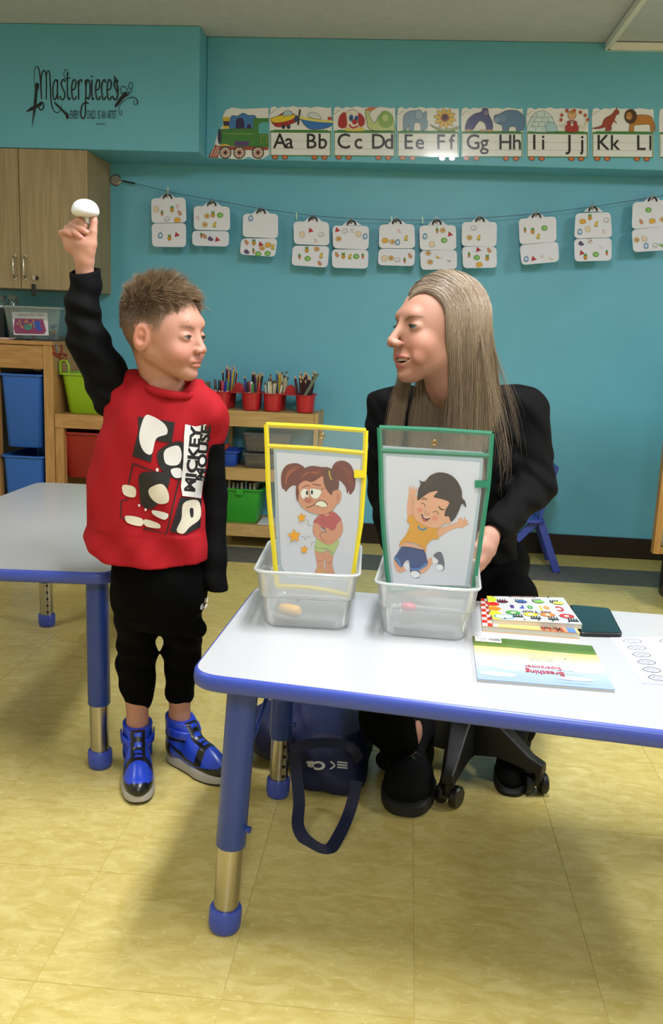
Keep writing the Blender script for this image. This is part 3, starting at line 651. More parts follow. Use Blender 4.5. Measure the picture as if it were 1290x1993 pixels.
# second table at the left
left_table = table('activity_table', 'white kids table with blue edge at the left behind the boy', [(-1.345, 0.595), (-0.695, 0.655), (-0.80, 1.80), (-1.335, 1.765)], 0.05)
table_leg(left_table, (-0.756, 0.725, ZT-0.028), (-0.752, 0.722, 0), 0.160)
table_leg(left_table, (-1.287, 1.70, ZT-0.028), (-1.283, 1.70, 0), 0.16, holes=(0.5, -0.8, 0))
table_leg(left_table, (-1.29, 0.67, ZT-0.028), (-1.29, 0.66, 0), 0.16)
table_leg(left_table, (-0.86, 1.72, ZT-0.028), (-0.855, 1.73, 0), 0.16)
m = MB(); m.tube([(-0.768, 0.74, 0.36), (-0.80, 0.80, 0.42), (-0.86, 0.88, ZT-0.03)], 0.005, 10); m.build('brace', bluem, left_table, smooth=True)
# ================================================================== wall cabinet
oak = mat('pale_oak_laminate', '#a8936f', 0.45, col2='#94805c', vscale=6, stretch=(9, 9, 0.5), distort=1.0, bump=0.02)
yf = YL+0.004; zb = at(180, 567, y=yf).z; xr = at(171, 420, y=yf).x; xm = at(38, 420, y=yf).x
t = thing('wall_cabinet', 'pale wooden wall cabinet with two doors under the left soffit', 'cabinet', (xm, YW, zb))
cabw = xr-xm
x0c = xm-(xr-xm)*1.0
MB().box(x0c, xr, yf+0.019, YW-0.001, zb, ZS-0.001).build('body', oak, t, bevel=0.001)
for xa, xb in ((x0c, xm), (xm, xr)):
    d = MB().box(xa+0.0015, xb-0.0015, yf, yf+0.018, zb, ZS-0.002).build('door', oak, t, bevel=0.0015)
    hx = xb-0.025 if xb == xm else xa+0.026
    z1, z2 = at(30, 499, y=yf).z, at(30, 541, y=yf).z
    m = MB(); m.tube([(hx, yf+0.001, z1), (hx, yf-0.012, z1), (hx, yf-0.026, z1-0.012), (hx, yf-0.030, (z1+z2)/2), (hx, yf-0.026, z2+0.012), (hx, yf-0.012, z2), (hx, yf+0.001, z2)], 0.0048, 12)
    for z in (z1, z2): m.tube([(hx, yf, z), (hx, yf-0.006, z)], 0.0085, 14)
    m.build('handle', mat('chrome_handle', '#c8c4bc', 0.2, metal=1.0), d, smooth=True, label='curved chrome bar handle')
lk = at(71, 541, y=yf)
d = t.children[1] if len(t.children) > 1 else t
MB().lathe([(0.0, 0.0), (0.010, 0.0), (0.010, 0.012), (0, 0.013)], lk, 18, axis=(0, -1, 0)).build('lock', mat('black_metal', '#15161a', 0.3, metal=0.6), t, smooth=True)
k = thing('key_bunch', 'keys with black tag hanging from the cabinet lock', 'keys', lk+Vector((0, -0.02, -0.01)))
m = MB(); m.box(lk.x-0.004, lk.x+0.006, yf-0.034, yf-0.0135, lk.z-0.009, lk.z+0.009); m.build('key', mat('steel_key', '#b9b8b2', 0.25, metal=1), k)
m = MB(); m.tube([lk+Vector((0.009*math.cos(a)-0.001, -0.03, -0.022+0.013*math.sin(a))) for a in [2*PI*i/16 for i in range(17)]], 0.0012, 6, caps=False); m.build('ring', mat('steel_key'), k, smooth=True)
m = MB(); m.box(-0.011, 0.011, -0.003, 0.003, -0.055, 0); m.v = [(x+lk.x-0.002, y+yf-0.03, z+lk.z-0.03) for x, y, z in m.v]; m.build('fob', mat('black_plastic', '#0c0c0f', 0.4), k, bevel=0.003)
# ================================================================== pine storage unit with tubs
pine = mat('pine_wood', '#b98d55', 0.5, col2='#a37642', vscale=5, stretch=(1.2, 8, 8), distort=1.5, bump=0.03)
pine_v = mat('pine_wood_upright', '#bb9058', 0.5, col2='#a47844', vscale=5, stretch=(9, 9, 1.0), distort=1.5, bump=0.03)
YA = 2.73; za = at(80, 672, y=YA).z; xa = at(104, 760, y=YA).x; xpl = at(85, 760, y=YA).x
t = thing('storage_rack', 'tall pine rack holding the two blue tubs at the left', 'shelf', (xa-0.25, YA+0.25, 0))
rack_a = t
xl = at(-4, 800, y=YA).x
def pl(n, x0, x1, y0, y1, z0, z1, mm=None, tt=None): return MB().box(x0, x1, y0, y1, z0, z1).build(n, mm or pine, tt or t, bevel=0.002)
pl('top_board', xl-0.30, xa, YA-0.002, 3.28, za, za+0.018)
zr1, zr2 = at(60, 683, y=YA).z, at(60, 718, y=YA).z
pl('rail', xl-0.30, xpl-0.001, YA+0.004, YA+0.022, zr2, za-0.003)
pl('side_panel', xa-0.02, xa-0.001, YA+0.046, 3.2, 0.04, za-0.001, pine)
for x0, x1 in ((xpl, xa), (xl-0.04, xl)):
    pl('post', x0, x1, YA, YA+0.045, 0, za-0.001, pine_v); pl('post', x0, x1, 3.23, 3.275, 0, za-0.001, pine_v)
for z in (0.60, 0.25): pl('runner', xa-0.032, xa-0.0205, YA+0.046, 3.229, z, z+0.012)
pl('back_panel', xl-0.30, xa-0.021, 3.276, 3.286, 0.05, za-0.001, mat('dark_backing', '#1c1712', 0.8))
bt = mat('blue_tub_plastic', '#2a62b8', 0.35)
def open_tub(name, label, x0, x1, y0, y1, z0, z1, m_, group=None, taper=0.86, rim=0.009, r=0.022, t_=0.0025, step=None, rimh=0.008):
    o = thing(name, label, 'tub', ((x0+x1)/2, (y0+y1)/2, z0), group)
    mb = MB(); tub(mb, (x0+x1)/2, (y0+y1)/2, (x1-x0)/2-rim, (y1-y0)/2-rim, z0, z1, taper, t_, r, rim, rimh, step=step)
    mb.build('tub_body', m_, o, smooth=True); return o
gx = at(82, 730, y=YA).x
open_tub('storage_tub', 'tall blue plastic tub, upper one in the pine rack', xl+0.004, gx, YA-0.006, YA+0.38, at(40, 872, y=YA).z, at(40, 728, y=YA).z, bt, 'blue tubs in the rack')
open_tub('storage_tub', 'tall blue plastic tub, lower one in the pine rack', xl+0.004, gx, YA-0.006, YA+0.38, 0.05, at(40, 887, y=YA).z, bt, 'blue tubs in the rack')
# lower open rack at its right
zB = at(120, 806, y=YA).z; zB2 = at(120, 833, y=YA).z; xb0 = xa+0.002; xb1 = at(408, 743, y=3.25).x; zBt = at(408, 743, y=3.25).z
t = thing('storage_rack', 'low pine rack holding the lime bin and the red tub', 'shelf', ((xb0+xb1)/2, YA+0.25, 0))
pl('rail', xb0, xb1, YA+0.002, YA+0.02, zB2, zB); pl('shelf_board', xb0, xb1, YA+0.021, 3.24, zB-0.015, zB-0.001)
pl('back_rail', xb0, xb1-0.02, 3.25, 3.268, zBt-0.05, zBt); pl('side_rail', xb1-0.018, xb1, YA+0.046, 3.268, zBt-0.055, zBt)
pl('rail', xb0, xb1, YA+0.002, YA+0.02, 0.05, 0.085)
for x0 in (xb0, xb1-0.04):
    pl('post', x0, x0+0.04, YA+0.003, YA+0.045, 0, zB2-0.001 if x0 == xb0 else zBt-0.056, pine_v); pl('post', x0, x0+0.04, 3.205, 3.249, 0, zB-0.016, pine_v)
MB().box(xb0+.041, xb1-.041, 3.27, 3.28, 0.05, zB-0.02).build('back_panel', mat('dark_backing'), t)
lime = mat('lime_plastic', '#8cb01e', 0.35); lx0, lx1 = at(107, 730, y=YA).x, at(224, 730, y=YA).x
lb = open_tub('storage_bin', 'lime green plastic bin with hook handle on the low rack', lx0, lx1, YA+0.03, YA+0.34, zB, at(150, 727, y=YA+0.03).z, lime, taper=0.82, r=0.03)
zl = at(150, 727, y=YA+0.03).z
m = MB(); m.tube([(lx0+0.006, YA+0.05, zl-0.01), (lx0+0.006, YA+0.05, zl+0.045), (lx0+0.014, YA+0.05, zl+0.056), (lx0+0.035, YA+0.05, zl+0.054), (lx0+0.045, YA+0.05, zl+0.035), (lx0+0.048, YA+0.05, zl-0.002)], [0.008]*6, 12, flat=0.6); m.build('handle', lime, lb, smooth=True)
red_t = mat('dark_red_plastic', '#97241f', 0.4); rx0, rx1 = at(102, 842, y=YA).x, at(240, 842, y=YA).x
open_tub('storage_tub', 'dark red plastic tub below the lime green bin', rx0, rx1, YA+0.022, YA+0.4, at(150, 933, y=YA+.02).z, at(150, 842, y=YA+.02).z, red_t, taper=0.84, rim=0.012)
# things on top of the tall rack
ztop = za+0.018; YBx = 2.84
bx0, bx1 = at(3, 620, y=YBx).x, at(118, 620, y=YBx).x; bz1 = at(60, 598, y=YBx).z
clear = clear_mat('clear_box_plastic', 0.16, gloss=0.1, diff='#cfe0dd')
t = thing('clear_box', 'clear lidded box with a sensory bin card on the tall rack', 'box', ((bx0+bx1)/2, YBx+0.1, ztop))
m = MB(); tub(m, (bx0+bx1)/2, YBx+0.10, (bx1-bx0)/2-0.004, 0.10, ztop, bz1-0.006, 0.86, 0.0015, 0.02, 0.004, 0.004); m.build('box_body', clear, t, smooth=True)
m = MB(); prism(m, rrect((bx0+bx1)/2, YBx+0.10, (bx1-bx0)/2+0.002, 0.106, 0.02), bz1-0.005, bz1+0.004); m.build('lid', clear_mat('milky_lid_plastic', 0.6, gloss=0.1, diff='#d6dedc'), t, bevel=0.002)
fp = lambda u, v, off: at(u, v, y=YBx+0.006-off)
m = MB(); cq = [(23, 607), (92, 609), (95, 653), (27, 652)]; m.sections([[fp(u, v, 0) for u, v in cq], [fp(u, v, 0.001) for u, v in cq]]); m.build('label_card', mat('white_card', '#d8d6dc', 0.6), t)
a = Art(fp, base=0.0012); a.T = zt(220/1290, 0, 400)
a.text('SENSORY BIN', 200, 1262, 30, '#4a4650', sx=1.15, bold=0.01)
a.poly([(170, 1285), (490, 1295), (528, 1430), (500, 1468), (175, 1462), (155, 1400)], '#8b3b66', False)
a.ell(320, 1385, 45, 36, '#3f8d7e'); a.ell(420, 1358, 46, 42, '#2c52b0'); a.ell(446, 1410, 30, 22, '#2c52b0')
for q in range(16): a.stroke([(180+q*13, 1300+(q*37) % 110), (200+q*13, 1316+(q*53) % 90)], 9, ['#3b3a8c', '#d7b05a', '#4b3a7c', '#b7a23c'][q % 4], False)
a.build('label_print', t)
for q in range(14):
    x = bx0+0.03+random.random()*(bx1-bx0-0.07); y = YBx+0.05+random.random()*0.1; z = ztop+0.006+random.random()*0.11*(0.4 if q % 2 else 1)
    c = random.choice(['#b94a3c', '#5aa25a', '#c9a23c', '#3c5aa8', '#8a5aa8', '#7cc0a0'])
    m = MB(); d = Vector((random.uniform(-1, 1), random.uniform(-.4, .4), random.uniform(-.5, .8))).normalized()
    m.tube([(x, y, z), Vector((x, y, z))+d*0.03], 0.008, 10)
    tag(m.build('toy_piece', mat('toy_'+c.strip('#'), c, 0.4), smooth=True), 'small coloured toy piece inside the clear box', 'toy', 'toys in the clear box')
glass = clear_mat('jar_glass', 0.12, gloss=0.2, diff='#9aa8a8')
for i, (u, r, l) in enumerate([(0, 0.030, 'grey topped glass jar at the far left behind the clear box'), (25, 0.026, 'small grey topped jar just behind the clear box lid')]):
    p = at(u, 575, y=3.12); t = thing('jar', l, 'jar', (p.x, p.y, ztop), 'jars behind the clear box')
    MB().lathe([(r*0.9, 0), (r, 0.01), (r, p.z-ztop-0.03), (r*0.85, p.z-ztop-0.02)], (p.x, p.y, ztop), 20).build('jar_body', glass, t, smooth=True)
    MB().lathe([(r*0.9, p.z-ztop-0.02), (r*0.9, p.z-ztop)], (p.x, p.y, ztop), 20).build('lid', mat('grey_lid', '#8f9a98', 0.4), t, smooth=True)
m = MB(); px = at(6, 620, y=2.98); m.box(px.x-0.05, px.x+0.015, 2.96, 3.04, ztop, px.z+0.05)
tag(m.build('dark_basket', mat('dark_mesh', '#22262a', 0.6), bevel=0.006), 'dark basket at the left edge beside the clear box', 'basket')
p0, p1 = at(-6, 657, z=ztop+0.006), at(70, 659, z=ztop+0.006)
m = MB(); m.box(p0.x, p1.x, YA+0.006, YA+0.09, ztop, ztop+0.009)
t = tag(m.build('folder', mat('pale_pink_card', '#c9a9a4', 0.6), bevel=0.002), 'pale pink folder on the front edge of the tall rack', 'folder')
m = MB(); m.box(p1.x+0.012, p1.x+0.07, YA+0.03, YA+0.09, ztop, ztop+0.006)
tag(m.build('notebook', mat('dark_cover', '#1c2224', 0.5), bevel=0.001), 'thin dark notebook beside the pink folder', 'notebook')
fs = lambda u, v, off: at(u, v, x=xa+off)
t = thing('wire_figure', 'red wire craft figure fixed to the side of the rack', 'craft', fs(115, 690, 0.004))
rw = mat('red_wire', '#a3241f', 0.5)
zz = zt(230/1146, 0, 560)
for pts in ([(505, 560), (525, 600), (520, 640)], [(590, 555), (605, 590), (600, 625)], [(510, 630), (560, 640), (600, 650)], [(520, 640), (560, 670), (590, 665)], [(590, 630), (650, 650), (648, 690), (625, 715), (585, 690), (580, 655), (590, 630)], [(600, 690), (640, 655)]):
    MB().tube([fs(*zz(*q), 0.004) for q in pts], 0.0026, 8).build('wire_bend', rw, t, smooth=True)
MB().tube([fs(*zz(*q), 0.005) for q in ((545, 550), (550, 600), (556, 630))], 0.006, 8).build('grey_body', mat('grey_felt', '#777a78', 0.8), t, smooth=True)
# ================================================================== middle shelf with pencils
YC = 3.0; light = mat('birch_wood', '#c0a068', 0.45, col2='#ad8c55', vscale=5, stretch=(1.2, 8, 8), bump=0.02)
x1 = at(620, 810, y=YC).x; x0 = -0.955; zt_ = at(520, 802, y=YC).z
t = thing('open_shelf', 'birch open shelf of three levels under the pencil caddies', 'shelf', ((x0+x1)/2, 3.13, 0))
lv = [(802, 833), (914, 938), (1024, 1047)]
zs_ = []
for i, (va, vb) in enumerate(lv):
    zA, zC_ = at(520, va, y=YC).z, at(520, vb, y=YC).z; zs_.append(zA)
    pl('front_beam', x0+0.022, x1-0.022, YC, YC+0.018, zC_, zA, light); pl('shelf_board', x0+0.022, x1-0.022, YC+0.0185, 3.27, zA-0.016, zA-0.001, light)
    pl('side_rail', x1-0.02, x1-0.001, YC+0.024, 3.25, zC_, zA+0.002, light)
for x in (x0, x1-0.0215):
    for y in (YC+0.001, 3.252): pl('post', x, x+0.021, y, y+0.022, 0, zs_[0]+0.003, mat('birch_upright', '#bd9c64', 0.45, col2='#ab8a54', vscale=5, stretch=(9, 9, 1)))
zc0, zc1, zc2 = zs_
redp = mat('red_caddy_plastic', '#b8262b', 0.35)
pen_cols = {'marker': ['#2f7a35', '#111318', '#e8e8ea', '#6a2f86', '#2e2f9a', '#b7282c', '#4a2a20', '#2a3aa8'], 'pencil': ['#2a1216', '#c98a2e', '#16181c', '#8a2a2c', '#2a4a8c', '#d0b23c', '#6a3a8c'], 'brush': ['#d8c69a', '#e4dfd2', '#b9a878', '#8a7448', '#f0ece2'], 'dark': ['#3a0f1c', '#2c0c16', '#401424']}
CN = {'#2f7a35': 'green', '#111318': 'black', '#e8e8ea': 'white', '#6a2f86': 'purple', '#2e2f9a': 'indigo', '#b7282c': 'red', '#4a2a20': 'brown', '#2a3aa8': 'blue', '#2a1216': 'blackish', '#c98a2e': 'orange', '#16181c': 'black', '#8a2a2c': 'dark red', '#2a4a8c': 'blue', '#d0b23c': 'yellow', '#6a3a8c': 'purple', '#d8c69a': 'straw coloured', '#e4dfd2': 'off-white', '#b9a878': 'tan', '#8a7448': 'brown', '#f0ece2': 'white'}
def pen(kind, base, d, ln, label, grp, col=None):
    c = col or random.choice(pen_cols[kind]); label = (CN[c]+' '+label) if c in CN else label; m_ = mat('pen_'+c.strip('#'), c, 0.35)
    t = thing('marker' if kind == 'marker' else ('paintbrush' if kind == 'brush' else 'pencil'), label, 'marker' if kind == 'marker' else ('brush' if kind == 'brush' else 'pencil'), base, grp)
    a = Vector(base); d = Vector(d).normalized(); r = {'marker': 0.0062, 'pencil': 0.0042, 'brush': 0.0036, 'dark': 0.0042}[kind]
    if kind == 'marker':
        MB().tube([a, a+d*ln*0.62], r, 10).build('barrel', mat('pen_white', '#dcdce0', 0.35), t, smooth=True)
        MB().tube([a+d*ln*0.6, a+d*ln*0.97, a+d*ln], [r*1.08, r*1.0, r*0.7], 10).build('cap', m_, t, smooth=True)
    else:
        MB().tube([a, a+d*(ln-0.016)], r, 8).build('barrel', m_, t, smooth=True)
        tip = 'pencil_wood' if kind != 'brush' else 'brush_hair'
        MB().tube([a+d*(ln-0.016), a+d*(ln-0.006), a+d*ln], [r, r*0.6, r*0.1] if kind != 'brush' else [r, r*1.2, r*0.3], 8).build('tip', mat(tip, '#cda77a' if kind != 'brush' else '#5a4630', 0.6), t, smooth=True)
    return t
def caddy(u0, u1, label, cups):
    xa_, xb_ = at(u0, 770, y=YC+0.02).x, at(u1, 770, y=YC+0.02).x; w_ = xb_-xa_; zt1 = at(500, 765, y=YC+0.03).z
    cy0 = YC+0.02+0.052
    t = thing('pencil_caddy', label, 'caddy', ((xa_+xb_)/2, cy0+0.05, zc0), 'red pencil caddies')
    r = 0.047
    cs = [(xa_+r+0.004, cy0), (xb_-r-0.004, cy0), (xa_+r+0.012, cy0+0.105), (xb_-r-0.012, cy0+0.105)]
    for i, (x, y) in enumerate(cs):
        MB().lathe([(0, 0.002), (r*0.82, 0.002), (r*0.98, zt1-zc0-0.004), (r+0.006, zt1-zc0-0.004), (r+0.006, zt1-zc0), (r*0.94, zt1-zc0), (r*0.78, 0.006), (0, 0.006)], (x, y, zc0), 26).build('cup', redp, t, smooth=True)
    m = MB(); m.box(cs[0][0]+r*.98, cs[1][0]-r*.98, cy0-0.02, cy0+0.12, zt1-0.006, zt1-0.0005)
    m.build('web', redp, t, bevel=0.002)
    xc = (xa_+xb_)/2; hh = at(500, 746, y=YC+0.1).z
    m = MB(); m.sections([[(xc-0.03, y_, zt1), (xc-0.018, y_, hh-0.008), (xc, y_, hh), (xc+0.018, y_, hh-0.008), (xc+0.03, y_, zt1)] for y_ in (cy0+0.045, cy0+0.055)]); m.build('handle', redp, t)
    for i, (kind, n, ln, lb, nm) in enumerate(cups):
        for q in range(n):
            an = random.uniform(0, 2*PI); rr = r*0.62*math.sqrt(random.random()); x, y = cs[i][0]+rr*math.cos(an), cs[i][1]+rr*math.sin(an)
            d = Vector((0.26*math.cos(an)*rr/r+random.uniform(-.07, .07), 0.15*math.sin(an)*rr/r, 1))
            kk = kind if isinstance(kind, str) else random.choice(kind)
            pen(kk, (x-d.x*0.02, y, zc0+0.012+0.003*random.random()), d, ln*random.uniform(0.88, 1.05), lb, nm)
caddy(406, 506, 'red four-cup caddy of markers, nearer the boy', [('marker', 9, 0.128, 'capped white marker in the front cup nearest the boy', 'markers in the first front cup'), ('marker', 8, 0.125, 'marker in the second front cup from the boy', 'markers in the second front cup'), (['pencil'], 13, 0.19, 'pencil in the back cup nearest the boy', 'pencils in the left back cup'), (['pencil', 'dark'], 13, 0.165, 'pencil in the back cup of the left caddy beside the brushes', 'pencils in the middle back cup')])
caddy(507, 613, 'red four-cup caddy of brushes and dark pencils, nearer the sleeves', [('brush', 15, 0.14, 'paintbrush in the third front cup', 'brushes in the third front cup'), ('dark', 16, 0.165, 'dark maroon pencil in the rightmost front cup', 'maroon pencils in the right cup'), (['brush', 'pencil'], 12, 0.17, 'brush or pencil in the back cup behind the pale brushes', 'brushes in the back cup'), ('dark', 10, 0.18, 'dark maroon pencil in the rightmost back cup', 'maroon pencils in the back right cup')])
p = at(590, 775, y=YC+0.05); q_ = at(619, 727, y=YC+0.05); m = MB(); m.bar(p, q_, 0.014, 0.004, up=(0, 1, 0))
tag(m.build('ruler', mat('greenish_wood', '#5f6a58', 0.5), bevel=0.001), 'slanting flat greenish stick among the maroon pencils', 'ruler')
# middle level
dk = mat('royal_blue_plastic', '#1f4bb0', 0.35)
zb1 = zc1
o = open_tub('storage_bin', 'blue plastic bin on the middle shelf beside the crayon boxes', at(400, 890, y=YC+.02).x, at(464, 890, y=YC+.02).x, YC+0.02, YC+0.2, zc1, at(440, 878, y=YC+.02).z, dk, taper=0.9)
pr = at(432, 865, y=YC+.08); m = MB(); m.bar((pr.x-0.04, pr.y, zc1+0.02), (pr.x+0.03, pr.y, pr.z), 0.05, 0.02)
m.bar((pr.x-0.06, pr.y, zc1+0.02), (pr.x-0.02, pr.y, pr.z+0.06), 0.03, 0.03)
tag(m.build('toy_block', mat('red_toy', '#b03a2c', 0.4), bevel=0.003), 'red toy sticking out of the blue bin', 'toy')
grayclear = clear_mat('smoky_box_plastic', 0.28, gloss=0.1, diff='#a9a6a4')
cx0, cx1 = at(470, 890, y=YC+.02).x, at(566, 890, y=YC+.02).x
for i, (v0, v1, nm) in enumerate([(914, 884, 'lower'), (880, 844, 'upper')]):
    z0, z1 = at(500, v0, y=YC+.02).z, at(500, v1, y=YC+.02).z
    if i == 0: z0 = zc1
    t = thing('crayon_box', 'clear lidded box full of crayons, %s one of the stacked pair' % nm, 'box', ((cx0+cx1)/2, YC+.1, z0), 'crayon boxes')
    m = MB(); tub(m, (cx0+cx1)/2, YC+0.10, (cx1-cx0)/2-0.006, 0.08, z0, z1-0.005, 0.9, 0.0015, 0.012, 0.003, 0.003); m.build('box_body', grayclear, t, smooth=True)
    m = MB(); prism(m, rrect((cx0+cx1)/2, YC+0.10, (cx1-cx0)/2, 0.086, 0.014), z1-0.0045, z1+0.003); m.build('lid', clear_mat('smoky_lid', 0.6, diff='#8f9090'), t, bevel=0.002)
    for q in range(60):
        c = random.choice(['#8a3a5a', '#c9b43c', '#b56a3a', '#5a5aa8', '#7a7a3c', '#b9a88a', '#4a2a3a', '#d8d0b0', '#5a8a7a'])
        zq = z0+0.007+(z1-z0-0.02)*(q//15)/4.2; xq = cx0+0.03+random.random()*(cx1-cx0-0.07); yq = YC+0.045+random.random()*0.10
        aq = random.uniform(-0.5, 0.5)
        m = MB(); m.tube([(xq-0.02*math.cos(aq), yq-0.02*math.sin(aq)*.4, zq), (xq+0.02*math.cos(aq), yq+0.02*math.sin(aq)*.4, zq+0.002*random.random())], 0.0038, 6)
        tag(m.build('crayon', mat('crayon_'+c.strip('#'), c, 0.5), smooth=True), {'#8a3a5a': 'plum', '#c9b43c': 'yellow', '#b56a3a': 'orange', '#5a5aa8': 'blue', '#7a7a3c': 'olive', '#b9a88a': 'tan', '#4a2a3a': 'dark purple', '#d8d0b0': 'cream', '#5a8a7a': 'teal'}[c]+' crayon inside the %s crayon box' % nm, 'crayon', 'crayons in the %s box' % nm)
grn = mat('green_plastic', '#2f9a30', 0.35)
gz1 = at(470, 952, y=YC+.02).z; gx0, gx1 = at(396, 960, y=YC+.02).x, at(510, 960, y=YC+.02).x
gt = open_tub('storage_tub', 'green plastic tub of books on the lowest shelf', gx0, gx1, YC+0.02, YC+0.24, zc2, gz1, grn, taper=0.86, rim=0.010, r=0.02)
m = MB(); cxg = at(466, 960, y=YC+.02).x; m.box(cxg-0.018, cxg+0.018, YC+0.012, YC+0.022, gz1-0.03, gz1); m.build('rim_tab', grn, gt, bevel=0.003)
for q in range(11):
    x = gx0+0.03+q*(gx1-gx0-0.06)/11; h = gz1+0.022+0.014*random.random(); c = random.choice(['#c9c4b4', '#8a8a80', '#3a3a3c', '#b5b0a0', '#6a7a86', '#a39a86'])
    m = MB(); m.box(x, x+0.010, YC+0.06, YC+0.20, zc2+0.01, h)
    tag(m.build('booklet', mat('booklet_'+c.strip('#'), c, 0.6)), {'#c9c4b4': 'cream', '#8a8a80': 'grey', '#3a3a3c': 'black', '#b5b0a0': 'light grey', '#6a7a86': 'blue grey', '#a39a86': 'tan'}[c]+' spined thin booklet standing in the green tub', 'book', 'booklets in the green tub')
p = at(520, 1012, z=zc2); m = MB(); m.box(p.x-0.03, p.x+0.06, YC+0.03, YC+0.2, zc2, zc2+0.003)
tag(m.build('paper_sheet', mat('white_card'), bevel=0), 'white paper sheet lying beside the green tub', 'paper')
# ================================================================== child's chair, room divider
nb = mat('dark_blue_plastic', '#33449a', 0.4)
fx = at(1073, 1098, z=0); sx0, sx1 = at(958, 1000, y=fx.y).x, at(1046, 1000, y=fx.y).x
t = thing('child_chair', 'small dark blue plastic chair behind the woman by the teal wall', 'chair', ((sx0+sx1)/2, fx.y-0.02, 0))
zsd = at(1040, 1003, y=fx.y-0.02).z; yc_ = fx.y-0.15+0.12
m = MB(); prism(m, rrect((sx0+sx1)/2-0.02, yc_-0.02, (sx1-sx0)/2+0.03, 0.14, 0.04), zsd-0.008, zsd+0.008); m.build('seat', nb, t, bevel=0.004)
for y_ in (yc_-0.12, yc_+0.10):
    MB().bar((sx1-0.005, y_, zsd-0.006), (fx.x, y_-0.01 if y_ < yc_ else y_+0.02, 0), 0.034, 0.022, up=(0, 1, 0)).build('leg', nb, t, bevel=0.004)
    MB().bar((sx1-0.03, y_, zsd-0.006), (sx0-0.02, y_, 0), 0.034, 0.022, up=(0, 1, 0)).build('leg', nb, t, bevel=0.004)
pb = at(1080, 902, y=yc_)
m = MB(); m.sections([[(sx1-0.004, y_, zsd+0.0), (sx1+0.3*(pb.x-sx1), y_, zsd+0.4*(pb.z-zsd)), (pb.x, y_, pb.z), (pb.x-0.014, y_, pb.z), (sx1+0.3*(pb.x-sx1)-0.014, y_, zsd+0.4*(pb.z-zsd)), (sx1-0.02, y_, zsd+0.0)] for y_ in (yc_-0.13, yc_+0.11)]); m.build('backrest', nb, t, bevel=0.004)
YD = 2.45; e0 = at(1268, 1076, y=YD); e1 = at(1290, 830, y=YD); tpz = 1.15
woodD = mat('honey_wood', '#b08545', 0.45, col2='#9a6f38', vscale=5, stretch=(9, 9, 1))
t = thing('room_divider', 'honey wood framed divider panel at the right edge', 'divider', (e0.x+0.4, YD, 0))
pl('frame_side', e0.x, e0.x+0.028, YD-0.02, YD+0.02, e0.z, tpz, woodD); pl('frame_side', e0.x+0.9, e0.x+0.93, YD-0.02, YD+0.02, e0.z, tpz, woodD)
pl('frame_rail', e0.x+0.0285, e0.x+0.8995, YD-0.015, YD+0.02, e0.z, e0.z+0.03, woodD); pl('frame_rail', e0.x+0.0285, e0.x+0.8995, YD-0.02, YD+0.02, tpz-0.03, tpz, woodD)
MB().box(e0.x+0.0285, e0.x+0.8995, YD, YD+0.012, e0.z+0.0305, tpz-0.0305).build('panel', mat('grey_green_panel', '#83836a', 0.6), t)
MB().bar((e0.x+0.03, YD-0.02, e0.z+0.045), (e0.x+0.9, YD-0.02, e0.z+0.045), 0.008, 0.012).build('track', steel, t)
for xx in (e0.x+0.10, e0.x+0.82): MB().box(xx, xx+0.06, YD-0.12, YD+0.2, 0, e0.z-0.001).build('foot', mat('black_plastic'), t, bevel=0.01)
# ================================================================== clear bins on the table
TT_ = ZT+0.0006
binp = clear_mat('translucent_bin_plastic', 0.30, gloss=0.1, rough=0.12, diff='#f2f4f4')
def bin_(label, cx, cy, hx, hy, z1, rot):
    t = thing('clear_bin', label, 'bin', (cx, cy, TT_), 'clear bins on the table')
    m = MB(); tub(m, cx, cy, hx, hy, TT_, z1, 0.86, 0.0014, 0.022, 0.0055, 0.005, rot, step=0.52); m.build('bin_body', binp, t, smooth=True)
    m = MB(); o = rrect(cx, cy, hx+0.0062, hy+0.0062, 0.024, 6, rot); m.tube([(x, y, z1-0.001) for x, y in o+[o[0]]], 0.0024, 8, caps=False)
    m.build('rolled_rim', clear_mat('bin_rim_plastic', 0.62, gloss=0.1, diff='#f4f6f6'), t, smooth=True)
    m = MB(); o = rrect(cx, cy, hx*0.80, hy*0.80, 0.02, 6, rot); m.tube([(x, y, TT_+0.0035) for x, y in o+[o[0]]], 0.0016, 8, caps=False)
    m.build('base_ridge', clear_mat('bin_rim_plastic'), t, smooth=True)
    return t
bin_l = bin_('clear plastic bin holding the yellow framed sleeve', -0.2345, 0.467, 0.0905, 0.124, 0.614, 0.04)
bin_r = bin_('clear plastic bin holding the green framed sleeve', -0.0045, 0.446, 0.0885, 0.112, 0.606, -0.05)
p = at(564, 1186, z=TT_+0.011)
m = MB(); d = Vector((0.028, -0.022, 0.003)); m.tube([p-d*0.75, p-d*0.5, p+d*0.5, p+d*0.75], [0.006, 0.0105, 0.0105, 0.006], 16)
tag(m.build('yellow_toy', mat('yellow_rubber', '#f0b52e', 0.4, sub=0.2), smooth=True), 'small yellow rubber toy lying in the left clear bin', 'toy')
p = at(579, 1168, z=TT_+0.004); m = MB(); m.bar(p-Vector((0.003, 0, 0)), p+Vector((0.004, 0.004, 0)), 0.004, 0.003)
tag(m.build('dark_bit', mat('black_plastic')), 'tiny dark fragment in the left clear bin', 'scrap')
p = at(795, 1181, y=0.43); m = MB(); p.z = max(p.z, TT_+0.012); m.ball(p, 0.012, 16, (1.3, 1, 0.8))
pk = m; pk_p = p
tag(m.build('pink_toy', mat('pink_rubber', '#d8607e', 0.4), smooth=2), 'small pink toy inside the right clear bin', 'toy')
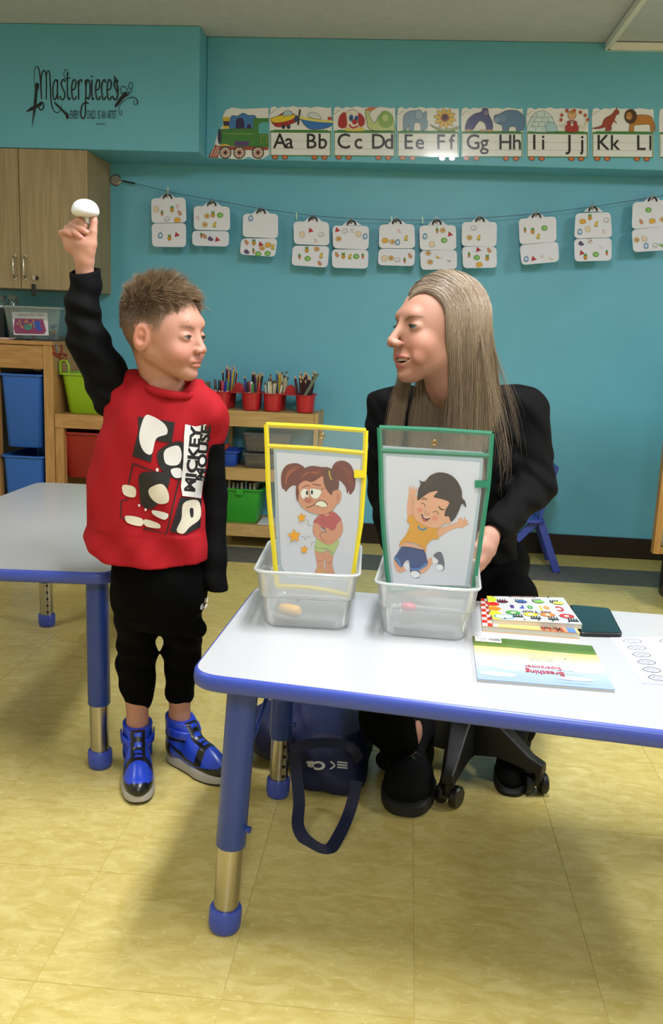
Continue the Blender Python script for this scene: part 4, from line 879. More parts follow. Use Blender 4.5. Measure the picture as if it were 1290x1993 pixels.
# ================================================================== framed vinyl sleeves
vinyl = clear_mat('clear_vinyl', 0.05, gloss=0.15, rough=0.06, diff='#dfe6ea')
def sleeve(label, col, Y, TL, TR, Ls, Rs, mid, tabbox, grom, backq, paperq, artf, slope=0.0, cat_l=''):
    fm = lambda u, v, off: at(u, v, y=Y+slope*(v-1000)-off)
    t = thing('sleeve', label, 'sleeve', fm((Ls[-1][0]+Rs[-1][0])/2, Ls[-1][1], 0), 'dry erase sleeves in the bins')
    strip = mat('strip_'+col.strip('#'), col, 0.45, bump=0.2, bscale=500)
    n = 14
    def interp(L, s):
        vs = [p[1] for p in L]; v = vs[0]+(vs[-1]-vs[0])*s; return float(np.interp(v, vs, [p[0] for p in L])), v
    Lp = [interp(Ls, i/n) for i in range(n+1)]; Rp = [interp(Rs, i/n) for i in range(n+1)]
    for nm, o_ in (('vinyl_front', 0.0022), ('vinyl_back', -0.0022)):
        m = MB(); vs = []
        for i in range(n+1): vs += [fm(*Lp[i], o_), fm(*Rp[i], o_)]
        m.add(vs, [(2*i, 2*i+1, 2*i+3, 2*i+2) for i in range(n)]); m.build(nm, vinyl, t)
    w_ = 9.5*mpp(fm(*Lp[0], 0))
    dsh = CR*(w_/2)
    def band(name, pts):
        m = MB(); m.tube([fm(u, v, 0) for u, v in pts], w_/2, 4, flat=0.35, up=(0, -1, 0)); m2 = m.build(name, strip, t); return m2
    band('side_strip', Lp); band('side_strip', Rp)
    band('top_strip', [Lp[0], ((Lp[0][0]+Rp[0][0])/2, (Lp[0][1]+Rp[0][1])/2-1.5), Rp[0]])
    band('pocket_strip', mid)
    bt_ = [Lp[-1]]+[(Lp[-1][0]+(Rp[-1][0]-Lp[-1][0])*s, Lp[-1][1]+(Rp[-1][1]-Lp[-1][1])*s-6*math.sin(PI*s)) for s in (0.25, 0.5, 0.75)]+[Rp[-1]]
    band('bottom_strip', bt_)
    x0_, y0_, x1_, y1_ = tabbox
    m = MB(); m.sections([[fm(u, v, o_) for u, v in ((x0_, y0_), (x1_, y0_), (x1_, y1_), (x0_, y1_))] for o_ in (0.0025, 0.0045)]); m.build('side_tab', strip, t)
    gp = fm(grom[0], grom[1], 0.0); m = MB()
    m.tube([gp+Vector((0.0044*math.cos(a_), -0.003, 0.0044*math.sin(a_))) for a_ in [2*PI*i/20 for i in range(21)]], 0.0013, 8, caps=False); m.build('grommet', mat('brass', '#c8a55c', 0.25, metal=1), t, smooth=True)
    m = MB(); m.sections([[fm(u, v, -0.0012) for u, v in backq], [fm(u, v, -0.0004) for u, v in backq]]); m.build('backing_sheet', mat('blue_grey_card', '#a3b2bd', 0.6), t)
    m = MB(); m.sections([[fm(u, v, -0.0002) for u, v in paperq], [fm(u, v, 0.0004) for u, v in paperq]]); m.build('picture_sheet', mat('bright_paper', '#c9ccd6', 0.6), t)
    a = Art(fm, rough=0.55, base=0.0005, dl=0.00003); artf(a); a.build('printed_picture', t)
    return t
LN = '#4a3230'
def girl(a):
    a.T = zt(250/1107, 480, 800); SK = '#c98d70'; HR = '#6a2c26'; H2 = '#8a4330'; o = dict(line=LN, lw=0.9)
    a.poly([(740, 590), (732, 500), (770, 440), (840, 430), (900, 470), (932, 560), (936, 640), (920, 690), (890, 722), (880, 690), (866, 712), (848, 650), (800, 600)], HR, **o)
    for k in range(4): a.stroke([(770+k*18, 470+k*4), (830+k*20, 490+k*10), (870+k*14, 580+k*8), (880+k*12, 660)], 5, H2, taper=True)
    a.poly([(440, 640), (400, 640), (360, 668), (340, 694), (326, 676), (306, 664), (296, 600), (302, 530), (340, 470), (400, 450), (450, 456), (500, 496), (470, 560)], HR, **o)
    for k in range(4): a.stroke([(460-k*8, 480+k*6), (400-k*8, 490+k*16), (350-k*2, 540+k*18), (330+k*6, 620+k*8)], 7, ['#a0552f', H2, '#b5643a', H2][k], taper=True)
    # legs and shoes
    a.poly([(590, 1200), (600, 1290), (606, 1350), (588, 1390), (650, 1402), (700, 1404), (668, 1350), (662, 1220)], SK, **o)
    a.poly([(664, 1210), (676, 1300), (690, 1400), (756, 1412), (738, 1320), (742, 1230)], SK, **o)
    a.stroke([(606, 1366), (640, 1376), (672, 1386)], 14, '#c9a13a'); a.stroke([(640, 1400), (690, 1400)], 10, '#8a9a4a')
    a.stroke([(612, 1290), (632, 1296), (652, 1290)], 3, LN); a.stroke([(684, 1300), (706, 1308), (728, 1300)], 3, LN)
    a.poly([(604, 1104), (590, 1150), (582, 1190), (620, 1216), (672, 1216), (682, 1186), (740, 1250), (752, 1230), (780, 1170), (796, 1120), (740, 1100), (660, 1090)], '#a9b978', **o)
    a.stroke([(586, 1168), (630, 1184), (680, 1182)], 3, LN); a.stroke([(684, 1182), (720, 1210), (750, 1226)], 3, LN)
    a.poly([(640, 890), (600, 920), (576, 960), (640, 990), (650, 1010), (740, 1030), (780, 980), (816, 944), (790, 900), (740, 866), (690, 880)], '#b04f52', **o)
    a.poly([(580, 965), (570, 1010), (576, 1060), (620, 1110), (670, 1140), (720, 1150), (780, 1110), (824, 1050), (828, 990), (814, 946), (780, 970), (764, 1010), (740, 1030), (700, 1010), (670, 1000), (680, 1040), (640, 1020), (628, 980)], SK, **o)
    a.stroke([(690, 1044), (650, 1046), (632, 1066), (640, 1090)], 4, LN); a.stroke([(668, 1000), (660, 1016), (690, 1030)], 4, LN); a.stroke([(640, 1090), (650, 1110), (690, 1120)], 3, LN)
    a.stroke([(650, 940), (690, 965), (740, 950)], 3, '#8a3a40'); a.poly([(668, 890), (690, 906), (716, 888)], SK)
    # head
    a.ell(782, 740, 34, 64, SK, 8, LN, 0.9); a.ell(780, 746, 16, 34, '#b5765c', 8)
    a.poly([(430, 650), (436, 740), (470, 820), (540, 868), (620, 890), (700, 880), (760, 830), (780, 740), (770, 640), (700, 560), (560, 560), (470, 600)], SK, **o)
    a.poly([(424, 700), (440, 780), (450, 700), (448, 640), (500, 600), (560, 612), (620, 580), (656, 560), (664, 620), (690, 680), (730, 724), (744, 690), (790, 668), (792, 590), (760, 520), (700, 486), (650, 484), (560, 474), (490, 500), (440, 570)], HR, **o)
    for k in range(4): a.stroke([(460+k*10, 590-k*14), (520, 540-k*6), (600, 520+k*12), (650, 500+k*20)], 8, [H2, '#a0552f', H2, '#7a3a2c'][k], taper=True)
    a.poly([(658, 486), (720, 500), (760, 560), (780, 650), (744, 690), (720, 700), (680, 640), (662, 560)], '#5e332c', **o)
    a.stroke([(712, 514), (716, 560), (734, 592)], 10, '#c9a83a')
    a.ell(500, 714, 36, 46, '#dfe0d6', 0, LN, 1.0); a.poly([(542, 690), (550, 670), (600, 672), (644, 690), (624, 740), (590, 756), (556, 738)], '#dfe0d6', line=LN, lw=1)
    a.ell(520, 706, 10, 20, '#241818'); a.ell(562, 700, 10, 20, '#241818')
    a.stroke([(566, 628), (610, 636), (640, 640)], 7, HR); a.stroke([(480, 660), (520, 640), (548, 650)], 5, HR); a.stroke([(640, 680), (668, 664)], 4, LN)
    a.poly([(506, 740), (500, 770), (520, 786), (560, 782), (556, 760), (530, 752)], '#b06a54', line=LN, lw=.7)
    a.stroke([(512, 830), (540, 826), (580, 806), (610, 780), (650, 772), (684, 790), (694, 812)], 5, LN)
    a.poly([(590, 806), (612, 782), (650, 776), (682, 796), (688, 822), (650, 828), (612, 814)], '#d9dbc8', line=LN, lw=1)
    for x in (618, 640, 662): a.stroke([(x, 782), (x+4, 820)], 2, '#6a5a50', False)
    # stars
    def star(cx, cy, r, rot):
        pts = [(cx+(r if k % 2 == 0 else r*0.48)*math.sin(math.radians(rot+36*k)), cy-(r if k % 2 == 0 else r*0.48)*math.cos(math.radians(rot+36*k))) for k in range(10)]
        a.poly(pts, '#d9982c', False, '#6a4a28', 0.9)
    star(474, 918, 44, -4); star(410, 1076, 62, -5); star(496, 1194, 38, 4)
    a.stroke([(510, 930), (530, 950), (526, 980), (556, 986)], 3, '#5a5a60'); a.stroke([(468, 1082), (490, 1084), (508, 1108), (526, 1076), (556, 1096)], 3, '#5a5a60'); a.stroke([(584, 1130), (560, 1136), (554, 1170)], 3, '#5a5a60')
    a.text('crapes', 712, 1466, 14, '#6a6a70', sx=1.0)
def boyart(a):
    a.T = zt(260/1080, 720, 800); SK = '#d59f7e'; o = dict(line='#6a4438', lw=0.8); HR = '#2a1a1a'
    # raised left arm
    a.poly([(304, 860), (300, 760), (312, 680), (314, 624), (322, 604), (334, 640), (340, 602), (350, 636), (360, 600), (366, 640), (382, 612), (376, 660), (352, 690), (350, 760), (356, 850)], SK, **o)
    a.poly([(540, 960), (620, 930), (700, 900), (714, 870), (740, 862), (750, 884), (768, 856), (776, 882), (790, 880), (786, 900), (796, 918), (770, 930), (740, 946), (700, 944), (620, 980), (556, 1020)], SK, **o)
    # legs
    a.poly([(196, 1190), (200, 1260), (232, 1306), (290, 1290), (330, 1256), (320, 1230), (270, 1256), (250, 1262), (252, 1200)], SK, **o)
    a.poly([(346, 1260), (400, 1310), (450, 1300), (500, 1240), (540, 1210), (520, 1186), (470, 1196), (440, 1240)], SK, **o)
    a.poly([(276, 1240), (320, 1220), (332, 1262), (290, 1286)], '#d8d8de', **o); a.poly([(500, 1190), (536, 1176), (552, 1214), (516, 1240)], '#d8d8de', **o)
    a.poly([(326, 1260), (330, 1320), (370, 1350), (400, 1340), (404, 1300), (370, 1282)], '#4a4f62', **o); a.ell(364, 1320, 40, 27, '#dcdde2', 12, '#6a4438', .8)
    a.poly([(512, 1170), (548, 1140), (580, 1150), (600, 1220), (596, 1280), (560, 1290), (540, 1260), (552, 1210)], '#5a5f74', **o); a.ell(562, 1266, 31, 27, '#dcdde2', 0, '#6a4438', .8)
    # shorts
    a.poly([(262, 1092), (220, 1150), (194, 1190), (210, 1216), (250, 1262), (280, 1220), (312, 1206), (330, 1280), (400, 1282), (464, 1240), (460, 1200), (440, 1120), (400, 1104), (320, 1094)], '#26417c', **o)
    a.stroke([(198, 1190), (226, 1206), (248, 1256)], 16, '#3f76b8'); a.stroke([(330, 1278), (400, 1276), (460, 1232)], 16, '#3f76b8')
    a.stroke([(310, 1100), (300, 1140), (312, 1200)], 3, '#1a2c58'); a.stroke([(262, 1100), (340, 1110), (430, 1130)], 3, '#1a2c58')
    a.poly([(250, 1060), (300, 1066), (330, 1072), (440, 1110), (430, 1120), (330, 1100), (262, 1094), (240, 1092)], SK)
    # shirt
    a.poly([(304, 864), (300, 896), (322, 920), (290, 1000), (250, 1050), (234, 1092), (262, 1070), (320, 1060), (390, 1080), (430, 1110), (450, 1150), (456, 1090), (500, 1040), (556, 1030), (536, 980), (552, 952), (480, 930), (400, 900), (344, 842)], '#cf9426', **o)
    a.stroke([(390, 926), (400, 950), (430, 960), (456, 944)], 15, '#3f7ba0'); a.stroke([(330, 960), (300, 1010), (280, 1040)], 2.5, '#a8741c'); a.stroke([(520, 960), (490, 1020), (450, 1060)], 2.5, '#a8741c')
    # head
    a.ell(366, 716, 24, 40, SK, -15, '#6a4438', .8); a.ell(626, 878, 34, 34, SK, 20, '#6a4438', .8)
    a.poly([(390, 690), (350, 760), (346, 830), (380, 890), (450, 930), (530, 946), (590, 920), (640, 840), (660, 760), (620, 690), (520, 640), (440, 650)], SK, **o)
    a.poly([(384, 720), (388, 640), (410, 586), (396, 562), (440, 570), (490, 520), (560, 496), (640, 512), (700, 560), (740, 640), (744, 700), (768, 730), (776, 780), (744, 748), (720, 800), (690, 860), (654, 892), (636, 852), (604, 850), (610, 800), (640, 740), (580, 712), (514, 694), (548, 648), (480, 660), (420, 700)], HR, **o)
    for q in range(4): a.stroke([(410+q*4, 640-q*14), (470, 600-q*16), (540, 590-q*12)], 4, '#4a2e2a', taper=True)
    a.stroke([(416, 716), (440, 706), (460, 720)], 8, HR); a.stroke([(556, 770), (570, 790), (600, 800)], 10, HR)
    a.stroke([(412, 752), (424, 744), (440, 754), (448, 776)], 4.5, HR); a.stroke([(504, 820), (530, 810), (548, 820), (550, 840)], 4.5, HR)
    a.ell(404, 800, 22, 18, '#d4836c'); a.ell(524, 866, 24, 18, '#d4836c')
    a.stroke([(452, 800), (444, 826), (466, 836), (478, 820)], 3.5, '#8a5a48')
    a.poly([(412, 830), (430, 880), (450, 892), (486, 866), (450, 862)], '#5a1a1c', line='#3a1414', lw=.8); a.poly([(424, 846), (446, 866), (478, 866), (450, 860)], '#e6e2de'); a.poly([(420, 874), (436, 870), (450, 888), (436, 892)], '#c9524e')
    a.ell(760, 906, 3, 3, '#8a5a48')
sl_y = sleeve('clear sleeve with yellow frame showing a girl with a stomach ache', '#e6d21c', 0.445, None, None,
  [(518, 826), (520, 880), (522, 950), (527, 1010), (533, 1070), (539, 1141)], [(712, 838), (710, 890), (707, 950), (702, 1020), (692, 1080), (680, 1160)],
  [(520, 868), (615, 873), (711, 882)], (689, 915, 711, 930), (627, 848),
  [(532, 868), (707, 880), (700, 1030), (688, 1110), (682, 1148), (546, 1132), (538, 1060)], [(537, 880), (702, 893), (697, 1010), (688, 1090), (680, 1130), (560, 1124), (547, 1100)], girl, slope=-0.00004)
sl_g = sleeve('clear sleeve with green frame showing a jumping happy boy', '#1d7a5c', 0.430, None, None,
  [(738, 832), (741, 900), (742, 960), (746, 1030), (752, 1100), (758, 1150)], [(957, 844), (954, 890), (950, 945), (942, 1000), (931, 1080), (920, 1150)],
  [(741, 877), (848, 882), (953, 887)], (924, 935, 950, 949), (845, 861),
  [(745, 867), (941, 880), (936, 960), (924, 1060), (912, 1142), (760, 1140), (748, 1010)], [(750, 887), (934, 900), (930, 960), (918, 1050), (905, 1140), (765, 1136), (752, 1000)], boyart, slope=-0.00004)
# ================================================================== books, phone, worksheet
def quadmap(c, z0):      # book coordinates: x 0..100 to the right, y 0..100 towards the viewer
    TLc, TRc, BRc, BLc = c
    def f(u, v, off):
        s, q = u/100, v/100; p = (TLc*(1-s)+TRc*s)*(1-q)+(BLc*(1-s)+BRc*s)*q
        return Vector((p.x, p.y, z0+off))
    return f
def slab(name, label, cat_, px, z0, z1, m_, pages=None, cover=None, lift=0):
    c = [at(u, v, z=z1) for u, v in px]
    t = thing(name, label, cat_, (sum((p.x for p in c))/4, sum((p.y for p in c))/4, z0))
    if pages:
        ci = sum(c, Vector())/4
        m = MB(); m.sections([[ (p.x+(ci.x-p.x)*0.006, p.y+(ci.y-p.y)*0.006, z) for p in c] for z in (z0+0.0008, z1-0.0008)]); m.build('page_block', pages, t)
        for nm, a_, b_ in (('back_cover', z0, z0+0.0008), ('front_cover', z1-0.0008, z1)):
            m = MB(); m.sections([[(p.x, p.y, z) for p in c] for z in (a_, b_)]); m.build(nm, m_, t)
    else:
        m = MB(); m.sections([[(p.x, p.y, z) for p in c] for z in (z0, z1)]); m.build('body', m_, t, bevel=0)
    return t, quadmap(c, z1)
pagem = mat('page_edges', '#c9c4b4', 0.7); cov = mat('glossy_cover_white', '#c2c2c2', 0.3, coat=0.3)
zL = TT_; t1 = 0.011; t2 = 0.0095
t, f = slab('picture_book', 'thick book with a red checked cover, under the colors book', 'book', [(935, 1165), (1085, 1170), (1129, 1233), (939, 1218)], zL, zL+t1, mat('cover_orange', '#e2a04a', 0.3, coat=0.3), pagem)
a = Art(f, rough=0.3, coat=0.3, base=0.0002, dl=0.00002)
a.rect(0, 0, 100, 100, '#e8c070'); a.rect(0, 0, 16, 100, '#d8d2cc')
for i in range(10):
    for j in range(3):
        if (i+j) % 2 == 0: a.rect(j*5.4, i*10, j*5.4+5.4, i*10+10, '#c8372e')
a.rect(88, 60, 97, 100, '#4a78b8'); a.rect(60, 86, 88, 100, '#dc8f6a')
for j in range(4): a.rect(62+j*6.5, 86, 65+j*6.5, 100, '#c8452e')
a.text('Manners', 82, 88, 12, '#1a1414', sx=0.35, rot=180, bold=0.03)
a.build('cover_print', t)
t, f = slab('board_book', 'white board book Eat Your Colors, upside down on the stack', 'book', [(947, 1160), (1096, 1163), (1133, 1215), (959, 1205)], zL+t1, zL+t1+t2, cov, pagem)
a = Art(f, rough=0.3, coat=0.3, base=0.0002, dl=0.00002)
a.rect(0, 0, 9, 100, '#e3d24a'); a.ell(5, 36, 8, 9, '#c03030'); a.ell(5, 56, 8, 9, '#e08030'); a.ell(6, 14, 6, 10, '#b8c83c'); a.ell(5, 78, 8, 9, '#e8d83c')
a.ell(14, 87, 12, 9.5, '#3a8fb8'); a.ell(14, 87, 10, 7.5, '#eef0f0'); a.text('4 colors', 20, 84, 5, '#3a8fb8', sx=.45, rot=180)
for ch, x, c in zip('Colors', (84, 67, 58, 47, 36, 24), ('#b8242c', '#e08a2c', '#e0b82c', '#4a9a3c', '#2c4aa0', '#4a2c7a')):
    a.text(ch, x+6, 39, 17, c, sx=0.5, rot=180, bold=0.05)
a.text('Eat Your', 72, 60, 9, '#3a2a3a', sx=0.75, rot=180, bold=0.03)
for x, y, c in ((26, 70, '#4a9a3c'), (46, 74, '#dcd03c'), (66, 72, '#e07a2c'), (88, 74, '#c02c34')): a.ell(x, y, 8.5, 8, c, line='#3a2a2a', lw=.5); a.ell(x, y, 3, 3, '#f0ece0')
for x, y in ((17, 20), (40, 18), (62, 16), (84, 18), (30, 82), (50, 86), (70, 86), (92, 88)):
    for q in range(4): a.stroke([(x-4.5+q*3, y-5), (x-4.5+q*3, y+4)], 1.4, '#2a2224', False)
    a.stroke([(x-6, y+4), (x+6, y+4)], 3, '#2a2224', False)
for x, y, c in ((18, 26, '#5a2a3a'), (42, 24, '#2c4a8c'), (64, 22, '#7ab84a'), (88, 26, '#e8d24a')): a.ell(x, y, 7, 5, c)
a.stroke([(30, 2), (64, 2)], 1.6, '#a02c34', False)
for x in (8, 30, 46, 62, 80): a.ell(x, 1.5, 1.2, 2, '#14100c'); a.ell(x+6, 96, 1.0, 1.6, '#14100c')
a.build('cover_print', t)
t, f = slab('picture_book', 'thin picture book Breathing is my Superpower lying back cover up', 'book', [(919, 1238), (1152, 1257), (1197, 1343), (929, 1322)], zL, zL+0.005, mat('soft_blue_cover', '#a8bede', 0.3, coat=0.4), pagem)
a = Art(f, rough=0.3, coat=0.3, base=0.0002, dl=0.00002)
a.rect(0, 0, 100, 24, '#5a7a34'); a.poly([(0, 18), (30, 14), (60, 20), (100, 16), (100, 0), (0, 0)], '#4c6a2c', False)
bands = ['#dcb77c', '#e2c98e', '#e6d9a4', '#dcdcb4', '#cdd8c8', '#bccfd8', '#b4c8e0', '#adbfe2', '#a5b8e0', '#9fb2dc', '#9aaedb', '#98acd8']
for i, c in enumerate(bands): a.poly([(0, 24+i*6.33), (30, 22.5+i*6.33), (70, 25+i*6.33), (100, 23.5+i*6.33), (100, 30.4+i*6.33), (0, 30.4+i*6.33)], c, False)
a.rect(0, 97, 100, 100, '#98acd8')
for x, y, rx, ry in ((20, 56, 13, 5), (12, 66, 12, 5), (30, 72, 16, 5), (16, 86, 14, 5), (60, 62, 20, 6), (84, 66, 12, 5), (74, 84, 14, 4)): a.ell(x, y, rx, ry, '#bcc4da'); a.ell(x+2, y-1, rx*.6, ry*.6, '#c8cce0')
a.rect(2, 1, 24, 13, '#e6e6e2')
for q in range(20): a.rect(13+q*0.52, 3, 13+q*0.52+(0.2+0.2*((q*7) % 3)/2), 9, '#16161a')
a.text('ISBN 978', 11.5, 4, 2.6, '#16161a', sx=.5, rot=180); a.text('$12.99', 11.5, 8, 2.6, '#16161a', sx=.5, rot=180)
for i, (tx, x) in enumerate((('A mindful story that helps children to', 62), ('breathe, calm down and find their own', 62), ('superpower in every day', 58))): a.text(tx, x, 48-i*4.5, 2.6, '#5a6068', sx=0.34, rot=180)
a.text('Breathing', 67, 72, 8.5, '#b0323a', sx=0.62, rot=180, bold=0.015); a.text('Superpower', 66, 62, 6.5, '#c04a50', sx=0.6, rot=180, bold=0.01)
a.ell(72, 41, .7, .9, '#8a4a3a')
a.build('cover_print', t)
c = [at(u, v, z=zL+0.0085) for u, v in ((1108, 1176), (1186, 1183), (1212, 1233), (1128, 1231))]
t = thing('smartphone', 'black smartphone lying beside the stacked books', 'phone', (c[0].x, c[0].y, zL))
o = rounded_poly([(p.x, p.y) for p in c], 0.012, 6); m = MB()
oi = offset_in(o, sum((Vector(p) for p in o), Vector((0, 0)))/len(o), 0.0015)
m.sections([[(x, y, zL) for x, y in oi], [(x, y, zL+0.0015) for x, y in o], [(x, y, zL+0.007) for x, y in o], [(x, y, zL+0.0085) for x, y in oi]]); m.build('case', mat('black_rubber', '#131417', 0.45), t, smooth=True)
o2 = offset_in(oi, sum((Vector(p) for p in o), Vector((0, 0)))/len(o), 0.002); m = MB(); m.sections([[(x, y, zL+0.0086) for x, y in o2], [(x, y, zL+0.0090) for x, y in o2]]); m.build('screen', mat('dark_glass', '#031a1e', 0.12, coat=0.5), t)
# worksheet
c_px = [(1186, 1226), (1420, 1240), (1480, 1345), (1247, 1328)]
c = [at(u, v, z=zL+0.0022) for u, v in c_px]
c[0] = at(1186, 1240, z=zL+0.0022); 
t = thing('worksheet', 'black and white worksheet sheets at the right edge of the table', 'paper', (c[0].x, c[0].y, zL))
for i in range(3):
    m = MB(); s_ = Vector((0.0012*i, -0.001*(2-i), 0)); m.sections([[(p.x+s_.x, p.y+s_.y, zL+0.0007*i) for p in c], [(p.x+s_.x, p.y+s_.y, zL+0.0007*i+0.0005) for p in c]]); m.build('sheet', mat('worksheet_paper', '#c3c9dc', 0.6), t)
f = quadmap([p+Vector((0.0024, 0, 0)) for p in c], zL+0.0020)
a = Art(f, rough=0.6, base=0.0001, dl=0.00001); DG = '#55555c'
for r_ in range(6):
    for q in range(3):
        x, y = 8+q*30, 9+r_*16; a.stroke([(x, y), (x+5, y-5), (x+12, y-4), (x+15, y+1), (x+10, y+5), (x+3, y+4), (x, y)], 0.7, DG)
        a.stroke([(x+3, y+1), (x+7, y-2), (x+12, y+1)], 0.5, DG); a.stroke([(x+5, y+3), (x+10, y+2)], 0.5, DG)
    a.text('color the pictures you can eat', 92, 15+r_*16, 2.6, DG, sx=1.0, rot=180)
a.build('line_print', t)
# ================================================================== signed-distance modelling of bodies and clothes
def smin(a, b, k):
    if k <= 0: return np.minimum(a, b)
    h = np.clip(0.5+0.5*(b-a)/k, 0, 1); return b*(1-h)+a*h-k*h*(1-h)
def cap(a, b, ra, rb=None, k=0.01, op='+', sq=None):
    a, b = np.array(a, float), np.array(b, float); rb = ra if rb is None else rb; R = max(ra, rb)
    lo, hi = np.minimum(a, b)-R, np.maximum(a, b)+R
    def f(X, Y, Z):
        d = b-a; L2 = max(float(d@d), 1e-12)
        t = np.clip(((X-a[0])*d[0]+(Y-a[1])*d[1]+(Z-a[2])*d[2])/L2, 0, 1)
        return np.sqrt((X-a[0]-t*d[0])**2+(Y-a[1]-t*d[1])**2+(Z-a[2]-t*d[2])**2)-(ra+(rb-ra)*t)
    return lo, hi, f, k, op
def ell(c, r, k=0.01, op='+', rot=None):
    c, r = np.array(c, float), np.array(r, float); M = np.array(rot) if rot is not None else None; R = max(r)
    def f(X, Y, Z):
        x, y, z = X-c[0], Y-c[1], Z-c[2]
        if M is not None: x, y, z = M[0, 0]*x+M[1, 0]*y+M[2, 0]*z, M[0, 1]*x+M[1, 1]*y+M[2, 1]*z, M[0, 2]*x+M[1, 2]*y+M[2, 2]*z
        k0 = np.sqrt((x/r[0])**2+(y/r[1])**2+(z/r[2])**2); k1 = np.sqrt((x/r[0]**2)**2+(y/r[1]**2)**2+(z/r[2]**2)**2)
        return k0*(k0-1)/np.maximum(k1, 1e-9)
    return c-(R if M is not None else r), c+(R if M is not None else r), f, k, op
def loft(secs, k=0.01, op='+', yaw=0, p=2.3, slope=(0, 0)):
    """stack of oval sections (z, cx, cy, rx, ry)"""
    S_ = np.array(secs, float); S_ = S_[np.argsort(S_[:, 0])]; R = S_[:, 3:].max()
    lo = np.array([S_[:, 1].min()-R, S_[:, 2].min()-R, S_[0, 0]-.03]); hi = np.array([S_[:, 1].max()+R, S_[:, 2].max()+R, S_[-1, 0]+.03])
    zf = np.linspace(S_[0, 0], S_[-1, 0], 60)
    sm = lambda c: np.convolve(np.pad(np.interp(zf, S_[:, 0], S_[:, c]), 3, 'edge'), np.ones(7)/7, 'valid')
    C = [sm(c) for c in (1, 2, 3, 4)]; cy, sy = math.cos(yaw), math.sin(yaw)
    def f(X, Y, Z):
        Zc = Z-slope[0]*(X-S_[0, 1])-slope[1]*(Y-S_[0, 2])
        cx_, cy_, rx, ry = [np.interp(Z, zf, c) for c in C]
        x, y = X-cx_, Y-cy_; x, y = cy*x+sy*y, -sy*x+cy*y
        q = (np.abs(x/rx)**p+np.abs(y/ry)**p)**(1/p); d = (q-1)*np.minimum(rx, ry)
        return np.maximum(np.maximum(d, Z-S_[-1, 0]), S_[0, 0]-Zc)
    return lo, hi, f, k, op
def field(prims, h, pad=0.02, clip=None):
    lo = np.min([p[0] for p in prims if p[4] == '+'], axis=0)-pad; hi = np.max([p[1] for p in prims if p[4] == '+'], axis=0)+pad
    if clip is not None: lo = np.maximum(lo, clip[0]); hi = np.minimum(hi, clip[1])
    n = np.ceil((hi-lo)/h).astype(int)+1
    F = np.full(n, 0.3, dtype=np.float32); ax = [lo[i]+h*np.arange(n[i]) for i in range(3)]
    for l_, h_, f, k, op in prims:
        m_ = 0.02+k
        s = [slice(max(0, int((l_[i]-m_-lo[i])/h)), max(0, min(n[i], int((h_[i]+m_-lo[i])/h)+2))) for i in range(3)]
        if any(q.stop <= q.start for q in s): continue
        X, Y, Z = np.meshgrid(ax[0][s[0]], ax[1][s[1]], ax[2][s[2]], indexing='ij', sparse=False)
        v = f(X, Y, Z).astype(np.float32); s = tuple(s)
        if op == '+': F[s] = smin(F[s], v, k)
        elif op == '-': F[s] = -smin(-F[s], v, k)
        elif op == 'f': F[s] = F[s]+v
    return F, lo, h
def nets(F, lo, h):
    s = F < 0; n = np.array(F.shape)
    c = np.zeros(n-1, dtype=np.int8)
    for i in (0, 1):
        for j in (0, 1):
            for k in (0, 1): c += s[i:n[0]-1+i, j:n[1]-1+j, k:n[2]-1+k]
    act = (c > 0) & (c < 8); I, J, K = np.nonzero(act); idx = np.full(act.shape, -1, dtype=np.int64); idx[I, J, K] = np.arange(len(I))
    P = np.zeros((len(I), 3)); W_ = np.zeros(len(I))
    cor = [(i, j, k) for i in (0, 1) for j in (0, 1) for k in (0, 1)]
    for a_ in cor:
        for ax_ in range(3):
            if a_[ax_]: continue
            b_ = list(a_); b_[ax_] = 1
            fa = F[I+a_[0], J+a_[1], K+a_[2]]; fb = F[I+b_[0], J+b_[1], K+b_[2]]; x = (fa < 0) != (fb < 0)
            t = np.where(x, fa/np.where(x, fa-fb, 1), 0); q = np.array(a_, float)[None, :].repeat(len(I), 0); q[:, ax_] += t
            P += q*x[:, None]; W_ += x
    P = P/W_[:, None]+np.stack([I, J, K], 1); V = lo+P*h
    Q = []
    for ax_ in range(3):
        sl0 = [slice(None)]*3; sl1 = [slice(None)]*3; sl0[ax_] = slice(0, n[ax_]-1); sl1[ax_] = slice(1, n[ax_])
        a_, b_ = s[tuple(sl0)], s[tuple(sl1)]; cr = a_ != b_
        u, w_ = [q for q in range(3) if q != ax_]
        ii = np.stack(np.nonzero(cr), 1); ok = (ii[:, u] > 0) & (ii[:, w_] > 0) & (ii[:, u] < n[u]-1) & (ii[:, w_] < n[w_]-1); ii = ii[ok]
        fl = a_[tuple(ii.T)]
        def g(du, dw):
            jj = ii.copy(); jj[:, u] += du; jj[:, w_] += dw; return idx[tuple(jj.T)]
        q = np.stack([g(-1, -1), g(0, -1), g(0, 0), g(-1, 0)], 1)
        if ax_ == 1: fl = ~fl
        q[~fl] = q[~fl][:, ::-1]; Q.append(q)
    Q = np.concatenate(Q); Q = Q[(Q >= 0).all(1)]
    return V, Q
